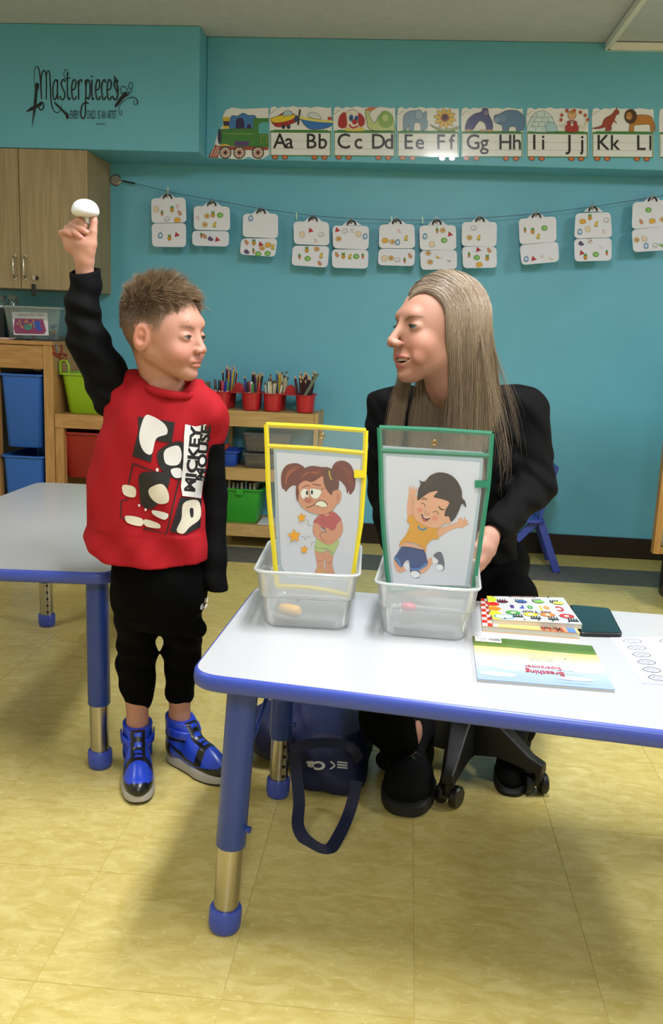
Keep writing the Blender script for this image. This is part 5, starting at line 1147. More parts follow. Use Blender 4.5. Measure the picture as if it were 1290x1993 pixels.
def np_mesh(name, V, Q, m, parent, col=None, smooth=True, label=None, relax=1):
    if relax:
        E = np.concatenate([Q[:, [0, 1]], Q[:, [1, 2]], Q[:, [2, 3]], Q[:, [3, 0]]])
        for _ in range(relax):
            A = np.zeros_like(V); n = np.zeros(len(V))
            np.add.at(A, E[:, 0], V[E[:, 1]]); np.add.at(A, E[:, 1], V[E[:, 0]]); np.add.at(n, E[:, 0], 1); np.add.at(n, E[:, 1], 1)
            V = V*0.5+0.5*A/np.maximum(n, 1)[:, None]
    me = bpy.data.meshes.new(name); me.vertices.add(len(V)); me.vertices.foreach_set('co', V.astype(np.float32).ravel())
    me.loops.add(len(Q)*4); me.loops.foreach_set('vertex_index', Q.astype(np.int32).ravel())
    me.polygons.add(len(Q)); me.polygons.foreach_set('loop_start', np.arange(0, len(Q)*4, 4, dtype=np.int32)); me.polygons.foreach_set('loop_total', np.full(len(Q), 4, dtype=np.int32))
    me.update(calc_edges=True); me.validate(); me.polygons.foreach_set('use_smooth', [smooth]*len(me.polygons))
    me.materials.append(m)
    if col is not None:
        at_ = me.color_attributes.new('Col', 'FLOAT_COLOR', 'POINT'); at_.data.foreach_set('color', np.concatenate([col, np.ones((len(V), 1))], 1).astype(np.float32).ravel())
    return link(name, me, parent, label)
def join(parts):
    Vs, Qs, Cs, b = [], [], [], 0
    for V, Q, C in parts: Vs.append(V); Qs.append(Q+b); Cs.append(C); b += len(V)
    return np.concatenate(Vs), np.concatenate(Qs), np.concatenate(Cs)
def L3(c): return np.array(lin(c)[:3])
def blend(C, w_, col): return C*(1-w_[:, None])+L3(col)[None, :]*w_[:, None]
def gauss(V, c, r): return np.exp(-(((V-np.array(c))/np.array(r))**2).sum(1))
def folds(amp, fx, fy, fz, ph=0, lo=(-9, -9, -9), hi=(9, 9, 9)):
    def f(X, Y, Z):
        return amp*(np.sin(fx*X+fy*Y+fz*Z+ph+1.7*np.sin(fz*0.37*Z+fx*.21*X+ph))*0.6+0.4*np.sin(fx*1.7*X-fy*.8*Y+fz*1.3*Z+2.1*ph))
    return np.array(lo, float), np.array(hi, float), f, 0, 'f'
# ------------------------------------------------------------------ head in its own frame: +x face, +y left, +z up
def head_prims(child):
    if child:
        P = [ell((-.020, 0, .032), (.083, .069, .078), .01), ell((.018, 0, .010), (.060, .059, .078), .02), ell((.028, 0, -.026), (.045, .046, .050), .02),
             cap((-.008, .038, -.034), (.050, 0.008, -.070), .019, .013, .018), cap((-.008, -.038, -.034), (.050, -0.008, -.070), .019, .013, .018), cap((.040, 0, -.070), (.061, 0, -.074), .014, .0135, .014),
             ell((.048, .029, -.032), (.024, .023, .023), .014), ell((.048, -.029, -.032), (.024, .023, .023), .014),
             cap((.065, -.026, .030), (.065, .026, .030), .008, .008, .018),
             cap((.072, 0, .008), (.088, 0, -.022), .006, .0085, .010), ell((.084, .009, -.026), (.009, .007, .0065), .005), ell((.084, -.009, -.026), (.009, .007, .0065), .005),
             ell((.089, .029, .006), (.018, .016, .010), .012, '-'), ell((.089, -.029, .006), (.018, .016, .010), .012, '-'),
             ell((.0630, .028, .0015), (.0132, .0145, .0108), .006), ell((.0630, -.028, .0015), (.0132, .0145, .0108), .005),
             ell((.0800, .029, .0008), (.0170, .0128, .0042), .0008, '-'), ell((.0800, -.029, .0008), (.0170, .0128, .0042), .0008, '-'),
             ell((.070, 0, -.048), (.012, .019, .010), .008), ell((.076, 0, -.0475), (.0075, .015, .0040), .003), ell((.074, 0, -.0575), (.0075, .014, .0045), .003),
             cap((.086, -.018, -.0520), (.086, .018, -.0520), .0052, .0052, .0015, '-'), ell((.0925, 0, -.068), (.012, .024, .006), .006, '-'),
             ell((.087, .006, -.0315), (.005, .0032, .0025), .001, '-'), ell((.087, -.006, -.0315), (.005, .0032, .0025), .001, '-')]
        ear_x, ear_y, ear_z, es = -.014, .0665, -.006, 1.0
    else:
        P = [ell((-.020, 0, .034), (.090, .072, .083), .01), ell((.020, 0, .008), (.066, .060, .086), .02), ell((.032, 0, -.034), (.048, .047, .054), .02),
             cap((-.012, .043, -.036), (.060, 0.009, -.080), .018, .013, .028), cap((-.012, -.043, -.036), (.060, -0.009, -.080), .018, .013, .028), cap((.050, 0, -.083), (.069, 0, -.087), .0145, .0135, .016),
             ell((.053, .036, -.028), (.024, .022, .026), .016), ell((.053, -.036, -.028), (.024, .022, .026), .016),
             cap((.073, -.027, .031), (.073, .027, .031), .009, .009, .018),
             cap((.082, 0, .016), (.105, 0, -.022), .0065, .0095, .010), ell((.098, .011, -.027), (.0115, .0075, .0075), .005), ell((.098, -.011, -.027), (.0115, .0075, .0075), .005),
             ell((.096, .033, .010), (.018, .017, .010), .012, '-'), ell((.096, -.033, .010), (.018, .017, .010), .012, '-'),
             ell((.0675, .031, .0078), (.0137, .0150, .0110), .006), ell((.0675, -.031, .0078), (.0137, .0150, .0110), .005),
             ell((.0850, .032, .0072), (.0175, .0134, .0037), .0008, '-'), ell((.0850, -.032, .0072), (.0175, .0134, .0037), .0008, '-'),
             ell((.074, 0, -.058), (.015, .028, .018), .010), ell((.0825, 0, -.0515), (.0080, .023, .0036), .003), ell((.0785, 0, -.0705), (.0080, .020, .0048), .003),
             ell((.086, 0, -.0600), (.015, .0255, .0056), .0012, '-'), cap((.080, .021, -.0585), (.066, .036, -.0500), .0032, .0014, .002, '-'), cap((.080, -.021, -.0585), (.066, -.036, -.0500), .0032, .0014, .002, '-'),
             ell((.095, 0, -.083), (.012, .024, .005), .006, '-'), ell((.064, .040, -.052), (.012, .010, .014), .01), ell((.064, -.040, -.052), (.012, .010, .014), .01),
             ell((.098, .007, -.0335), (.006, .0034, .003), .001, '-'), ell((.098, -.007, -.0335), (.006, .0034, .003), .001, '-')]
        ear_x, ear_y, ear_z, es = -.012, .0655, -.004, .85
    for s in (1, -1):
        Me = Matrix.Rotation(math.radians(12), 3, 'Y') @ Matrix.Rotation(math.radians(-22*s), 3, 'Z')
        Me = np.array(Me)
        P += [ell((ear_x, s*ear_y, ear_z+.004), (.0185*es, .0095*es, .031*es), .003, '+', Me), ell((ear_x+.003, s*(ear_y+.012), ear_z+.005), (.0125*es, .0085*es, .021*es), .002, '-', Me),
              ell((ear_x-.002, s*(ear_y+.003), ear_z+.009), (.0065*es, .005*es, .010*es), .002, '+', Me), ell((ear_x+.004, s*(ear_y+.008), ear_z-.002), (.0060*es, .008*es, .008*es), .0015, '-', Me)]
    return P
def head_mesh(child, neck, h=0.0017, skin='#b98572'):
    F, lo, h = field(head_prims(child)+neck, h); V, Q = nets(F, lo, h)
    C = np.tile(L3(skin), (len(V), 1)); e = dict(y=.028, x=.080, z=.0015) if child else dict(y=.031, x=.085, z=.0075)
    for s in (1, -1):
        C = blend(C, 0.35*gauss(V, (.055 if child else .06, s*.038, -.036), (.03, .022, .022)), '#cf7466')
        C = blend(C, 0.55*gauss(V, (-.008, s*.078, -.002), (.025, .012, .035)), '#d8806a')
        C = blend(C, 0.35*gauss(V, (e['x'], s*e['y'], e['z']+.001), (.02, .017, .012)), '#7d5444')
        lid = ((np.abs(V[:, 1]-s*e['y']) < (.0125 if child else .014)) & (V[:, 0] > .055) & (np.abs(V[:, 2]-(e['z']+(.0042 if child else .0036)-26*(V[:, 1]-s*e['y'])**2)) < .0011)).astype(float)
        bz = (.0215 if child else .026); u = (V[:, 1]-s*e['y'])*s
        brow = ((np.abs(u) < .0175) & (V[:, 0] > .04)) & (np.abs(V[:, 2]-(bz+(0.12 if child else 0.22)*u-(12 if child else 15)*u*u)) < (.0022 if child else .0024)*(1-np.clip(u, 0, .018)/.028))
        bw_ = np.exp(-((V[:, 2]-(bz+(0.12 if child else 0.22)*u-(12 if child else 15)*u*u))/.0021)**2)*np.clip((.0185-np.abs(u))/.006, 0, 1)*(V[:, 0] > .04)
        C = blend(C, bw_*(0.5 if child else 0.8), '#5a3e30')
    if child:
        lip = np.clip(1.6*gauss(V, (.082, 0, -.0475), (.014, .0125, .0030)), 0, 1)+np.clip(1.6*gauss(V, (.082, 0, -.0570), (.014, .012, .0034)), 0, 1)
        C = blend(C, np.clip(lip, 0, 1)*0.6, '#b5605a'); sl = (np.abs(V[:, 1]) < .017) & (V[:, 0] > .07) & (np.abs(V[:, 2]+.0522) < .0012); C = blend(C, sl*0.7, '#6a2c2a')
        C = blend(C, 0.5*gauss(V, (.09, 0, -.026), (.012, .012, .010)), '#dc9080')
        C = blend(C, (gauss(V, (.068, -.032, .033), (.02, .0018, .0018)) > .4)*0.7, '#3a241c')
    else:
        lip = np.clip(1.8*gauss(V, (.088, 0, -.0515), (.014, .017, .0036)), 0, 1)+np.clip(1.8*gauss(V, (.085, 0, -.0715), (.014, .0155, .0048)), 0, 1)
        C = blend(C, np.clip(lip, 0, 1)*0.75, '#a8504c')
        mo = (np.abs(V[:, 1]) < .023) & (V[:, 0] > .060) & (V[:, 0] < .0765) & (np.abs(V[:, 2]+.060) < .0062); C = blend(C, mo*0.95, '#4a1c1c')
        C = blend(C, 0.4*gauss(V, (.105, 0, -.024), (.014, .014, .012)), '#d08a78')
    return V, Q, C
def frame(origin, F, up=(0, 0, 1), roll=0, scale=1.0):
    x = Vector(F).normalized(); y = Vector(up).cross(x).normalized(); z = x.cross(y)
    M = Matrix((x, y, z)).transposed().to_4x4()
    M = M @ Matrix.Rotation(roll, 4, 'X')
    return Matrix.Translation(origin) @ M @ Matrix.Scale(scale, 4)
def xf(M, V): A = np.array(M); return V @ A[:3, :3].T+A[:3, 3]
def eyes(M, child, parent, gaze=(1, 0, 0), iris='#5a6f7a'):
    g = Vector(gaze).normalized()
    for s in (1, -1):
        c = Vector((.0623, s*.028, .0012)) if child else Vector((.0668, s*.031, .0074)); r = .0124 if child else .0126
        hw, hh, R2 = (.0108, .0036, .0136) if child else (.0114, .0033, .0140)
        for sg, rr_, nm_ in ((1, .00075, 'lash_line'), (-1, .0003, 'lower_lash_line')):
            pl_ = []
            for k in range(13):
                t_ = -1+k/6; yy, zz = hw*t_, sg*hh*(1-t_*t_)-.0004; pl_.append(M @ (c+Vector((math.sqrt(R2*R2-yy*yy-zz*zz), yy, zz))))
            MB().tube(pl_, [rr_*(.45+.55*math.sin(PI*min(1, (k+1)/13))) for k in range(13)], 6).build(nm_, mat('lash_brown', '#21140f', 0.7), parent, smooth=2)
        mb = MB(); Rm = Vector((0, 0, 1)).rotation_difference(g).to_matrix(); n = 24; rings = [0, 12, 24, 36, 40, 60, 90, 130, 180]; vs = []
        for th in rings: vs += [c+Rm @ Vector((r*math.sin(math.radians(th))*math.cos(2*PI*k/n), r*math.sin(math.radians(th))*math.sin(2*PI*k/n), r*math.cos(math.radians(th)))) for k in range(n)]
        for i in range(len(rings)-1):
            mb.cm = 0 if i < 1 else (1 if i < 3 else 2)
            if i == 0: mb.add(vs, [])
            mb.f += [(i*n+k, i*n+(k+1) % n, (i+1)*n+(k+1) % n, (i+1)*n+k) for k in range(n)]; mb.m += [mb.cm]*n
        mb.v = [tuple(M @ Vector(p)) for p in mb.v]
        mb.build('eye', [mat('pupil', '#08080a', 0.1, coat=1), mat('iris_'+iris.strip('#'), iris, 0.15, coat=1), mat('eye_white', '#c9c2bc', 0.2, coat=0.8)], parent, smooth=2)
skin_m = mat('skin', '#c98f74', 0.58, attr=True, sub=0.12, bump=0.03, bscale=350)
class Strands:
    def __init__(s): s.V = []; s.Q = []; s.C = []; s.n = 0
    def add(s, path, r0, col, taper=True, sides=3):
        P = np.array([tuple(p) for p in path]); n = len(P); T_ = np.gradient(P, axis=0); T_ /= np.linalg.norm(T_, axis=1)[:, None]+1e-9
        a_ = np.cross(T_, np.array([0.31, 0.89, 0.33])); a_ /= np.linalg.norm(a_, axis=1)[:, None]+1e-9; b_ = np.cross(T_, a_)
        t = np.linspace(0, 1, n); R = r0*((1-t**3)*0.9+0.1) if taper else np.full(n, r0)
        ring = [P+R[:, None]*(a_*math.cos(2*PI*k/sides)+b_*math.sin(2*PI*k/sides)) for k in range(sides)]
        V = np.stack(ring, 1).reshape(-1, 3); i = np.arange(n-1)[:, None]*sides; k = np.arange(sides)[None, :]; k2 = (k+1) % sides
        s.Q.append(np.stack([i+k, i+k2, i+sides+k2, i+sides+k], -1).reshape(-1, 4)+s.n); s.V.append(V); s.C.append(np.tile(np.array(col), (len(V), 1)) if np.ndim(col) == 1 else np.repeat(np.array(col), sides, axis=0)); s.n += len(V)
    def build(s, name, m, parent):
        o = np_mesh(name, np.concatenate(s.V), np.concatenate(s.Q), m, parent, np.concatenate(s.C), relax=0); o['kind'] = 'stuff'; return o
hair_m = mat('hair', '#6a5544', 0.42, attr=True, spec=0.4)
blackc = mat('black_jersey', '#020204', 0.8, spec=0.15, bump=0.1, bscale=300)
blackp = mat('black_trouser_cloth', '#020203', 0.9, spec=0.1)
def P3(u, v, y): return at(u, v, y=y)
def mixc(a_, b_, t): return L3(a_)*(1-t)+L3(b_)*t
# ================================================================== the boy
def shoeM(toe_px, heel_px, ztoe=0, sc=1.0):
    t_, h__ = at(*toe_px, z=0), at(*heel_px, z=0); d = (t_-h__).normalized()
    return Matrix.Translation(t_-d*0.128*sc) @ Matrix.Rotation(math.atan2(d.y, d.x), 4, 'Z') @ Matrix.Scale(sc, 4)
MSR, MSL = shoeM((270, 1568), (267, 1470)), shoeM((446, 1529), (352, 1484))
boy = thing('person', 'child in red and black long-sleeved shirt raising a white dome toy', 'person', (-0.60, 0.68, 0))
HB = frame(P3(324, 655, 0.575), (math.cos(math.radians(19)), -math.sin(math.radians(19)), 0.0), scale=0.955)
HBi = HB.inverted()
def toB(p): return tuple(HBi @ Vector(p))
yb = 0.612
neck_b = P3(322, 752, yb-0.02)
nk = [cap((-.034, 0, -.040), toB(neck_b), .035, .036, .018), cap((-.048, 0, .0), toB(P3(306, 745, yb)), .030, .034, .02)]
Vh, Qh, Ch = head_mesh(True, nk)
# close-cropped sides, darker towards the crown
x, y, z = Vh[:, 0], Vh[:, 1], Vh[:, 2]
hl = np.interp(x, [-.12, -.05, -.032, -.028, -.004, .012, .024, .040, .060, .09], [-.05, -.045, -.02, .014, .014, .000, .004, .036, .052, .062])
wn = 0.5+0.5*np.sin(x*900+y*300)*np.sin(z*800-y*500)
ear_ = (np.abs(y) > 0.066) & (x > -0.035) & (x < 0.012) & (z < 0.024)
wt = np.clip((z-hl)/0.020, 0, 1)*(~ear_)
Ch = Ch*(1-(wt*0.88)[:, None])+(mixc('#5a4638', '#7d6450', 0.4)[None, :]*(0.8+0.4*wn)[:, None])*(wt*0.88)[:, None]
parts = [(xf(HB, Vh), Qh, Ch)]
# raised right hand holding the toy
yh = 0.575; toy_c = P3(166, 405, yh-0.005)
S_ = mpp(toy_c)
wr = P3(163, 522, yh+0.01)
def Q3(x, y, dy=0): return tuple(P3(100+x*0.09302, 380+y*0.09302, yh+dy))
hp = [cap(tuple(P3(166, 545, yh+0.012)), Q3(680, 1330, .004), .0185, .0175, .01),
      cap(Q3(700, 1330, .002), Q3(700, 1050, .0), .0175, .020, .01), ell(Q3(560, 1010, .004), (.024, .012, .026), .012), ell(Q3(420, 980, .005), (.016, .011, .020), .012),
      ell(Q3(800, 1060, -.004), (.011, .012, .020), .010),
      # thumb, leaving the side of the palm
      cap(Q3(840, 1000, -.004), Q3(870, 760, -.006), .0105, .0082, .006), cap(Q3(870, 760, -.006), Q3(890, 560, -.004), .0080, .0070, .002), cap(Q3(890, 560, -.004), Q3(895, 490, -.003), .0070, .0062, .002),
      # index, curled under the dome, behind the stem
      cap(Q3(560, 860, .012), Q3(500, 600, .010), .0088, .0078, .004), cap(Q3(500, 600, .010), Q3(600, 520, -.002), .0076, .0070, .001), cap(Q3(600, 520, -.002), Q3(700, 640, -.008), .0068, .0060, .001),
      # middle
      cap(Q3(480, 900, .012), Q3(430, 620, .006), .0086, .0076, .004), cap(Q3(430, 620, .006), Q3(580, 690, -.010), .0074, .0068, .001), cap(Q3(580, 690, -.010), Q3(720, 770, -.014), .0068, .0058, .001),
      # ring
      cap(Q3(400, 940, .010), Q3(330, 700, .004), .0082, .0072, .004), cap(Q3(330, 700, .004), Q3(480, 780, -.012), .0070, .0064, .001), cap(Q3(480, 780, -.012), Q3(620, 880, -.016), .0064, .0056, .001),
      # little finger
      cap(Q3(340, 980, .008), Q3(215, 790, .002), .0074, .0064, .004), cap(Q3(215, 790, .002), Q3(290, 760, -.008), .0062, .0056, .001), cap(Q3(290, 760, -.008), Q3(420, 825, -.012), .0056, .0048, .001)]
F, lo, h = field(hp, 0.0016, clip=(np.array(Q3(0, 1800))-.05, np.array([9, 9, 9]))); V, Q = nets(F, lo, h)
C = np.tile(L3('#bc8a76'), (len(V), 1))
for q in (Q3(870, 600, -.006), Q3(690, 760, -.014), Q3(600, 870, -.016), Q3(400, 820, -.012), Q3(870, 500, -.003)): C = blend(C, 0.55*gauss(V, q, (.007, .008, .007)), '#c97c74')
C = blend(C, 0.35*gauss(V, Q3(560, 1060, -.006), (.02, .012, .01)), '#a56a58')
parts.append((V, Q, C))
# the body under the clothes: torso, arms, legs, ankles
sr, el, wrb = P3(238, 752, yb+0.01), P3(165, 655, yb-0.03), P3(165, 530, yh+0.012)
sl, el2, wl = P3(398, 800, yb+0.0), P3(418, 960, yb+0.03), P3(424, 1120, yb+0.0)
ar, al = MSR @ Vector((-.046, 0, .125)), MSL @ Vector((-.046, 0, .125)); YR, YLg = ar.y, al.y
hr, kr = P3(266, 1120, yb+0.01), P3(266, 1290, YR-.02)
hl_, kl = P3(348, 1120, yb+0.01), P3(352, 1270, YLg-.02)
tc = P3(310, 900, yb+0.01)
bp_ = [cap(tuple(neck_b), tuple(P3(318, 800, yb)), .040, .05, .02), ell(tuple(P3(315, 850, yb)), (.095, .062, .09), .03), ell(tuple(P3(308, 980, yb)), (.088, .062, .12), .03), ell(tuple(P3(306, 1100, yb)), (.09, .066, .06), .03),
       cap(tuple(sr), tuple(el), .030, .024, .03), cap(tuple(el), tuple(wrb), .024, .0165, .01), cap(tuple(sl), tuple(el2), .026, .016, .02), cap(tuple(el2), tuple(wl), .016, .013, .01), ell(tuple(P3(424, 1128, yb)), (.012, .016, .014), .01),
       cap(tuple(hr), tuple(kr), .052, .034, .02), cap(tuple(kr), tuple(ar), .034, .0245, .01), cap(tuple(ar), tuple(MSR @ Vector((-.04, 0, .06))), .0245, .026, .01),
       cap(tuple(hl_), tuple(kl), .052, .034, .02), cap(tuple(kl), tuple(al), .034, .0245, .01), cap(tuple(al), tuple(MSL @ Vector((-.04, 0, .06))), .0245, .026, .01)]
F, lo, h = field(bp_, 0.005); V, Q = nets(F, lo, h); parts.append((V, Q, np.tile(L3('#b98572'), (len(V), 1))))
V, Q, C = join(parts); np_mesh('body', V, Q, skin_m, boy, C, relax=0)
eyes(HB, True, boy, gaze=(1, 0.05, 0.0), iris='#4a4038')
# ---- shirt
redc = mat('red_jersey', '#a01620', 0.8, bump=0.15, bscale=350, spec=0.2)
def torso_secs(px, y, dep):
    out = []
    for v, u0, u1, dd in px:
        c = P3((u0+u1)/2, v, y); out.append((c.z, c.x, c.y, (u1-u0)/2*mpp(c), dd))
    return out
ts = torso_secs([(742, 280, 380, .050), (762, 246, 404, .060), (790, 226, 418, .068), (830, 204, 416, .074), (880, 198, 408, .077), (940, 192, 403, .078), (1000, 186, 402, .078), (1050, 183, 403, .084), (1100, 182, 405, .088), (1160, 182, 406, .092)], yb, .07)
tz = {v: s for v, s in zip((742, 762, 790, 830, 880, 940, 1000, 1050, 1100, 1160), ts)}
hemL = P3(170, 1040, yb+0.03)
def hemcut():
    a_, b_, c_ = P3(166, 1052, yb+0.02), P3(222, 1098, yb-0.05), P3(403, 1108, yb-0.05)
    n_ = (b_-a_).cross(c_-a_).normalized()
    if n_.z > 0: n_ = -n_
    p_ = P3(330, 1113, yb-0.06)
    def f(X, Y, Z):
        # hem follows the photographed curve: level in front, rising at the side of the raised arm
        u = (X-P3(166, 1050, yb).x); zz = np.interp(X, [P3(166, 1050, yb).x, P3(190, 1080, yb).x, P3(222, 1098, yb).x, P3(330, 1113, yb).x, P3(405, 1106, yb).x], [P3(166, 1050, yb-.05).z, P3(190, 1076, yb-.06).z, P3(222, 1097, yb-.07).z, P3(330, 1111, yb-.08).z, P3(405, 1104, yb-.07).z])
        return Z-zz
    return np.array([-9, -9, -9.]), np.array([9, 9, hemL.z+.05]), f, 0.0, '-'
sleeveR = P3(216, 775, yb)
flare = cap(tuple(P3(228, 880, yb+0.0)), tuple(P3(190, 1110, yb-0.015)), .045, .034, .03)
shirt = [loft(ts, .02, yaw=0.12), cap(tuple(P3(262, 758, yb)), tuple(P3(236, 775, yb+0.0)), .040, .047, .03), cap(tuple(P3(372, 778, yb)), tuple(P3(402, 812, yb+.004)), .038, .038, .03), cap(tuple(P3(402, 812, yb+.004)), tuple(P3(409, 850, yb+.01)), .036, .032, .02), flare,
         folds(.0042, 40, 14, 24, 0.6), folds(.0026, 80, 30, -45, 2.0), folds(.0025, 30, 12, 50, 1.0, hi=(9, 9, P3(300, 1050, yb).z)), hemcut()]
# neck opening
shirt += [cap(tuple(P3(333, 720, yb-0.025)), tuple(P3(330, 741, yb-0.022)), .047, .044, .003, '-')]
F, lo, h = field(shirt, 0.0035); V, Q = nets(F, lo, h)
so = np_mesh('shirt', V, Q, redc, boy, relax=1)
# collar ring
cc = P3(331, 757, yb-0.020); m = MB(); ring = []
for k in range(33):
    an = 2*PI*k/32; ring.append(cc+Vector((0.0525*math.cos(an), 0.046*math.sin(an), 0.012*math.sin(an)+0.010*math.cos(an+2.6))))
m.tube(ring, 0.0058, 8, caps=False, flat=1.5); m.build('collar', redc, boy, smooth=2)
# ---- black sleeves
fo = folds(.0032, 35, 30, 110, 0.3); cuff = P3(166, 521, yh+0.012)
slR = [cap(tuple(P3(243, 762, yb)), tuple(P3(222, 757, yb)), .036, .046, .02), cap(tuple(P3(222, 757, yb)), tuple(P3(205, 725, yb-.01)), .047, .044, .02), cap(tuple(P3(205, 725, yb-.01)), tuple(P3(172, 665, yb-.03)), .044, .040, .015),
       cap(tuple(P3(172, 665, yb-.03)), tuple(P3(161, 600, yb-.035)), .040, .033, .015), cap(tuple(P3(161, 600, yb-.035)), tuple(P3(166, 520, yh+.012)), .033, .031, .01), ell(tuple(P3(212, 780, yb)), (.030, .035, .030), .02), fo, folds(.002, 60, 40, 60, 1.1)]
ct = P3(166, 526, yh+0.012)
def cutplane(p, n_, lo_, hi_):
    n_ = Vector(n_).normalized()
    def f(X, Y, Z): return -((X-p.x)*n_.x+(Y-p.y)*n_.y+(Z-p.z)*n_.z)
    return np.array(lo_), np.array(hi_), f, 0.0, '-'
slR += [cutplane(ct, (-0.10, -0.32, 1), ct+Vector((-.1, -.1, -.03)), ct+Vector((.1, .1, .1))), cap(tuple(P3(164, 560, yh+.012)), tuple(P3(166, 500, yh+.012)), .0235, .0265, .002, '-')]
F, lo, h = field(slR, 0.003); V, Q = nets(F, lo, h); np_mesh('sleeve', V, Q, blackc, boy, label='black sleeve of the raised arm')
slL = [cap(tuple(P3(405, 830, yb+.01)), tuple(P3(418, 960, yb+.03)), .0330, .0250, .015), cap(tuple(P3(418, 960, yb+.03)), tuple(P3(423, 1146, yb)), .0235, .0215, .015), cap(tuple(P3(410, 980, yb+.03)), tuple(P3(412, 1120, yb)), .016, .018, .02), folds(.0022, 15, 30, 60, 2.2),
       cutplane(P3(424, 1149, yb), (0, 0, -1), P3(380, 1200, yb)-Vector((0, .1, 0)), P3(460, 1140, yb)+Vector((0, .1, 0)))]
F, lo, h = field(slL, 0.003); V, Q = nets(F, lo, h); np_mesh('sleeve', V, Q, blackc, boy, label='black sleeve hanging at his side')
# ---- trousers
tr_ = [loft(torso_secs([(1060, 226, 392, .060), (1095, 218, 396, .066), (1120, 213, 401, .072), (1150, 214, 401, .070), (1185, 224, 398, .056), (1225, 268, 356, .034)], yb, 0), .02),
       cap(tuple(P3(266, 1150, yb)), tuple(P3(266, 1285, YR-.02)), .049, .044, .02), cap(tuple(P3(266, 1285, YR-.02)), tuple(P3(266, 1330, YR-.01)), .045, .042, .008), cap(tuple(P3(265, 1330, YR-.01)), (ar.x, ar.y, ar.z+.045), .041, .0325, .008),
       cap(tuple(P3(352, 1150, yb)), tuple(P3(354, 1265, YLg-.03)), .049, .044, .02), cap(tuple(P3(370, 1210, .64)), tuple(P3(384, 1222, .64)), .022, .022, .015), cap(tuple(P3(354, 1265, YLg-.03)), (al.x, al.y, al.z+.055), .044, .0325, .01),
       folds(.0035, 20, 20, 70, 0.9, hi=(9, 9, P3(300, 1220, yb).z)), folds(.003, 50, 20, 40, 2.4)]
F, lo, h = field(tr_, 0.0035); V, Q = nets(F, lo, h); tro = np_mesh('trousers', V, Q, blackp, boy)
# ---- surface prints on shirt and trousers
def bvh_of(o):
    me = o.data; return BVHTree.FromPolygons([v.co.copy() for v in me.vertices], [tuple(p.vertices) for p in me.polygons])
def on_mesh(bv, yfall):
    def f(u, v, off):
        d = ray(u, v).normalized(); hit_ = bv.ray_cast(CAM, d)
        if hit_[0] is None: return at(u, v, y=yfall)
        return hit_[0]-d*(0.0012+off)
    return f
bv = bvh_of(so); fmS = on_mesh(bv, yb-0.07); K_ = '#17161a'; WH = '#d9d6d6'; CRM = '#cfc6b4'
a = Art(fmS, rough=0.55, fine=3.5, dl=0.0001, base=0.0); a.T = zt(300/1290, 160, 700)
a.poly([(466, 476), (776, 524), (748, 700), (604, 676), (576, 862), (418, 808), (470, 590)], K_, False)
a.poly([(520, 480), (580, 470), (690, 540), (710, 620), (620, 660), (580, 790), (510, 760), (476, 640)], WH)
a.poly([(640, 760), (840, 690), (844, 980), (740, 980), (650, 900)], K_); a.poly([(690, 760), (800, 720), (832, 800), (800, 880), (700, 870)], WH); a.poly([(742, 920), (820, 910), (836, 980), (770, 984)], WH)
a.stroke([(424, 870), (620, 946)], 11, K_, False); a.stroke([(424, 870), (386, 1040)], 11, K_, False); a.stroke([(386, 1170), (326, 1180), (322, 1322), (430, 1372)], 10, K_, False); a.stroke([(512, 1412), (704, 1458), (812, 1000)], 12, K_, False)
a.poly([(480, 960), (600, 940), (720, 960), (720, 1060), (600, 1240), (500, 1220), (480, 1100)], K_); a.poly([(560, 1080), (660, 1040), (716, 1100), (720, 1190), (640, 1206), (570, 1150)], CRM)
a.poly([(340, 1050), (440, 1070), (440, 1150), (350, 1130)], CRM); a.poly([(590, 1260), (716, 1290), (690, 1340), (600, 1300)], WH); a.poly([(366, 1306), (500, 1330), (496, 1392), (380, 1366)], CRM); a.poly([(524, 1336), (640, 1372), (644, 1412), (530, 1392)], CRM)
a.ell(476, 1220, 9, 12, WH); a.ell(530, 1256, 9, 12, WH); a.ell(628, 922, 12, 16, WH)
a.poly([(820, 1150), (1000, 1166), (990, 1400), (866, 1462), (734, 1440)], K_, False); a.poly([(850, 1200), (970, 1180), (990, 1320), (900, 1400), (846, 1456), (790, 1430), (830, 1330)], CRM)
a.poly([(900, 1250), (928, 1246), (930, 1310), (908, 1316)], K_)
# the white patch behind the words
a.poly([(852, 640), (862, 540), (950, 560), (1036, 540), (1048, 620), (1030, 900), (994, 1160), (838, 1140), (826, 1060), (846, 860)], WH, False)
for tx, xb, yb_, ln_, hh in (('MICKEY', 938, 1112, 560, 84), ('MOUSE', 1024, 1020, 470, 74)):
    wd = text_geo(tx, 0.045)[2]; a.text(tx, xb, yb_, hh, K_, sx=ln_/(wd*hh), rot=-84, bold=0.045)
a.build('shirt_print', boy)
a = Art(on_mesh(bvh_of(tro), yb-0.07), rough=0.5, fine=3); a.T = zt(260/996, 200, 1080)
a.poly([(726, 400), (734, 372), (752, 362), (744, 384), (776, 366), (784, 372), (766, 396), (740, 410)], '#d8d8dc'); a.poly([(756, 356), (762, 322), (770, 322), (766, 352)], '#d8d8dc', False); a.poly([(770, 354), (778, 316), (786, 316), (784, 350)], '#d8d8dc', False)
a.build('trouser_logo', boy)
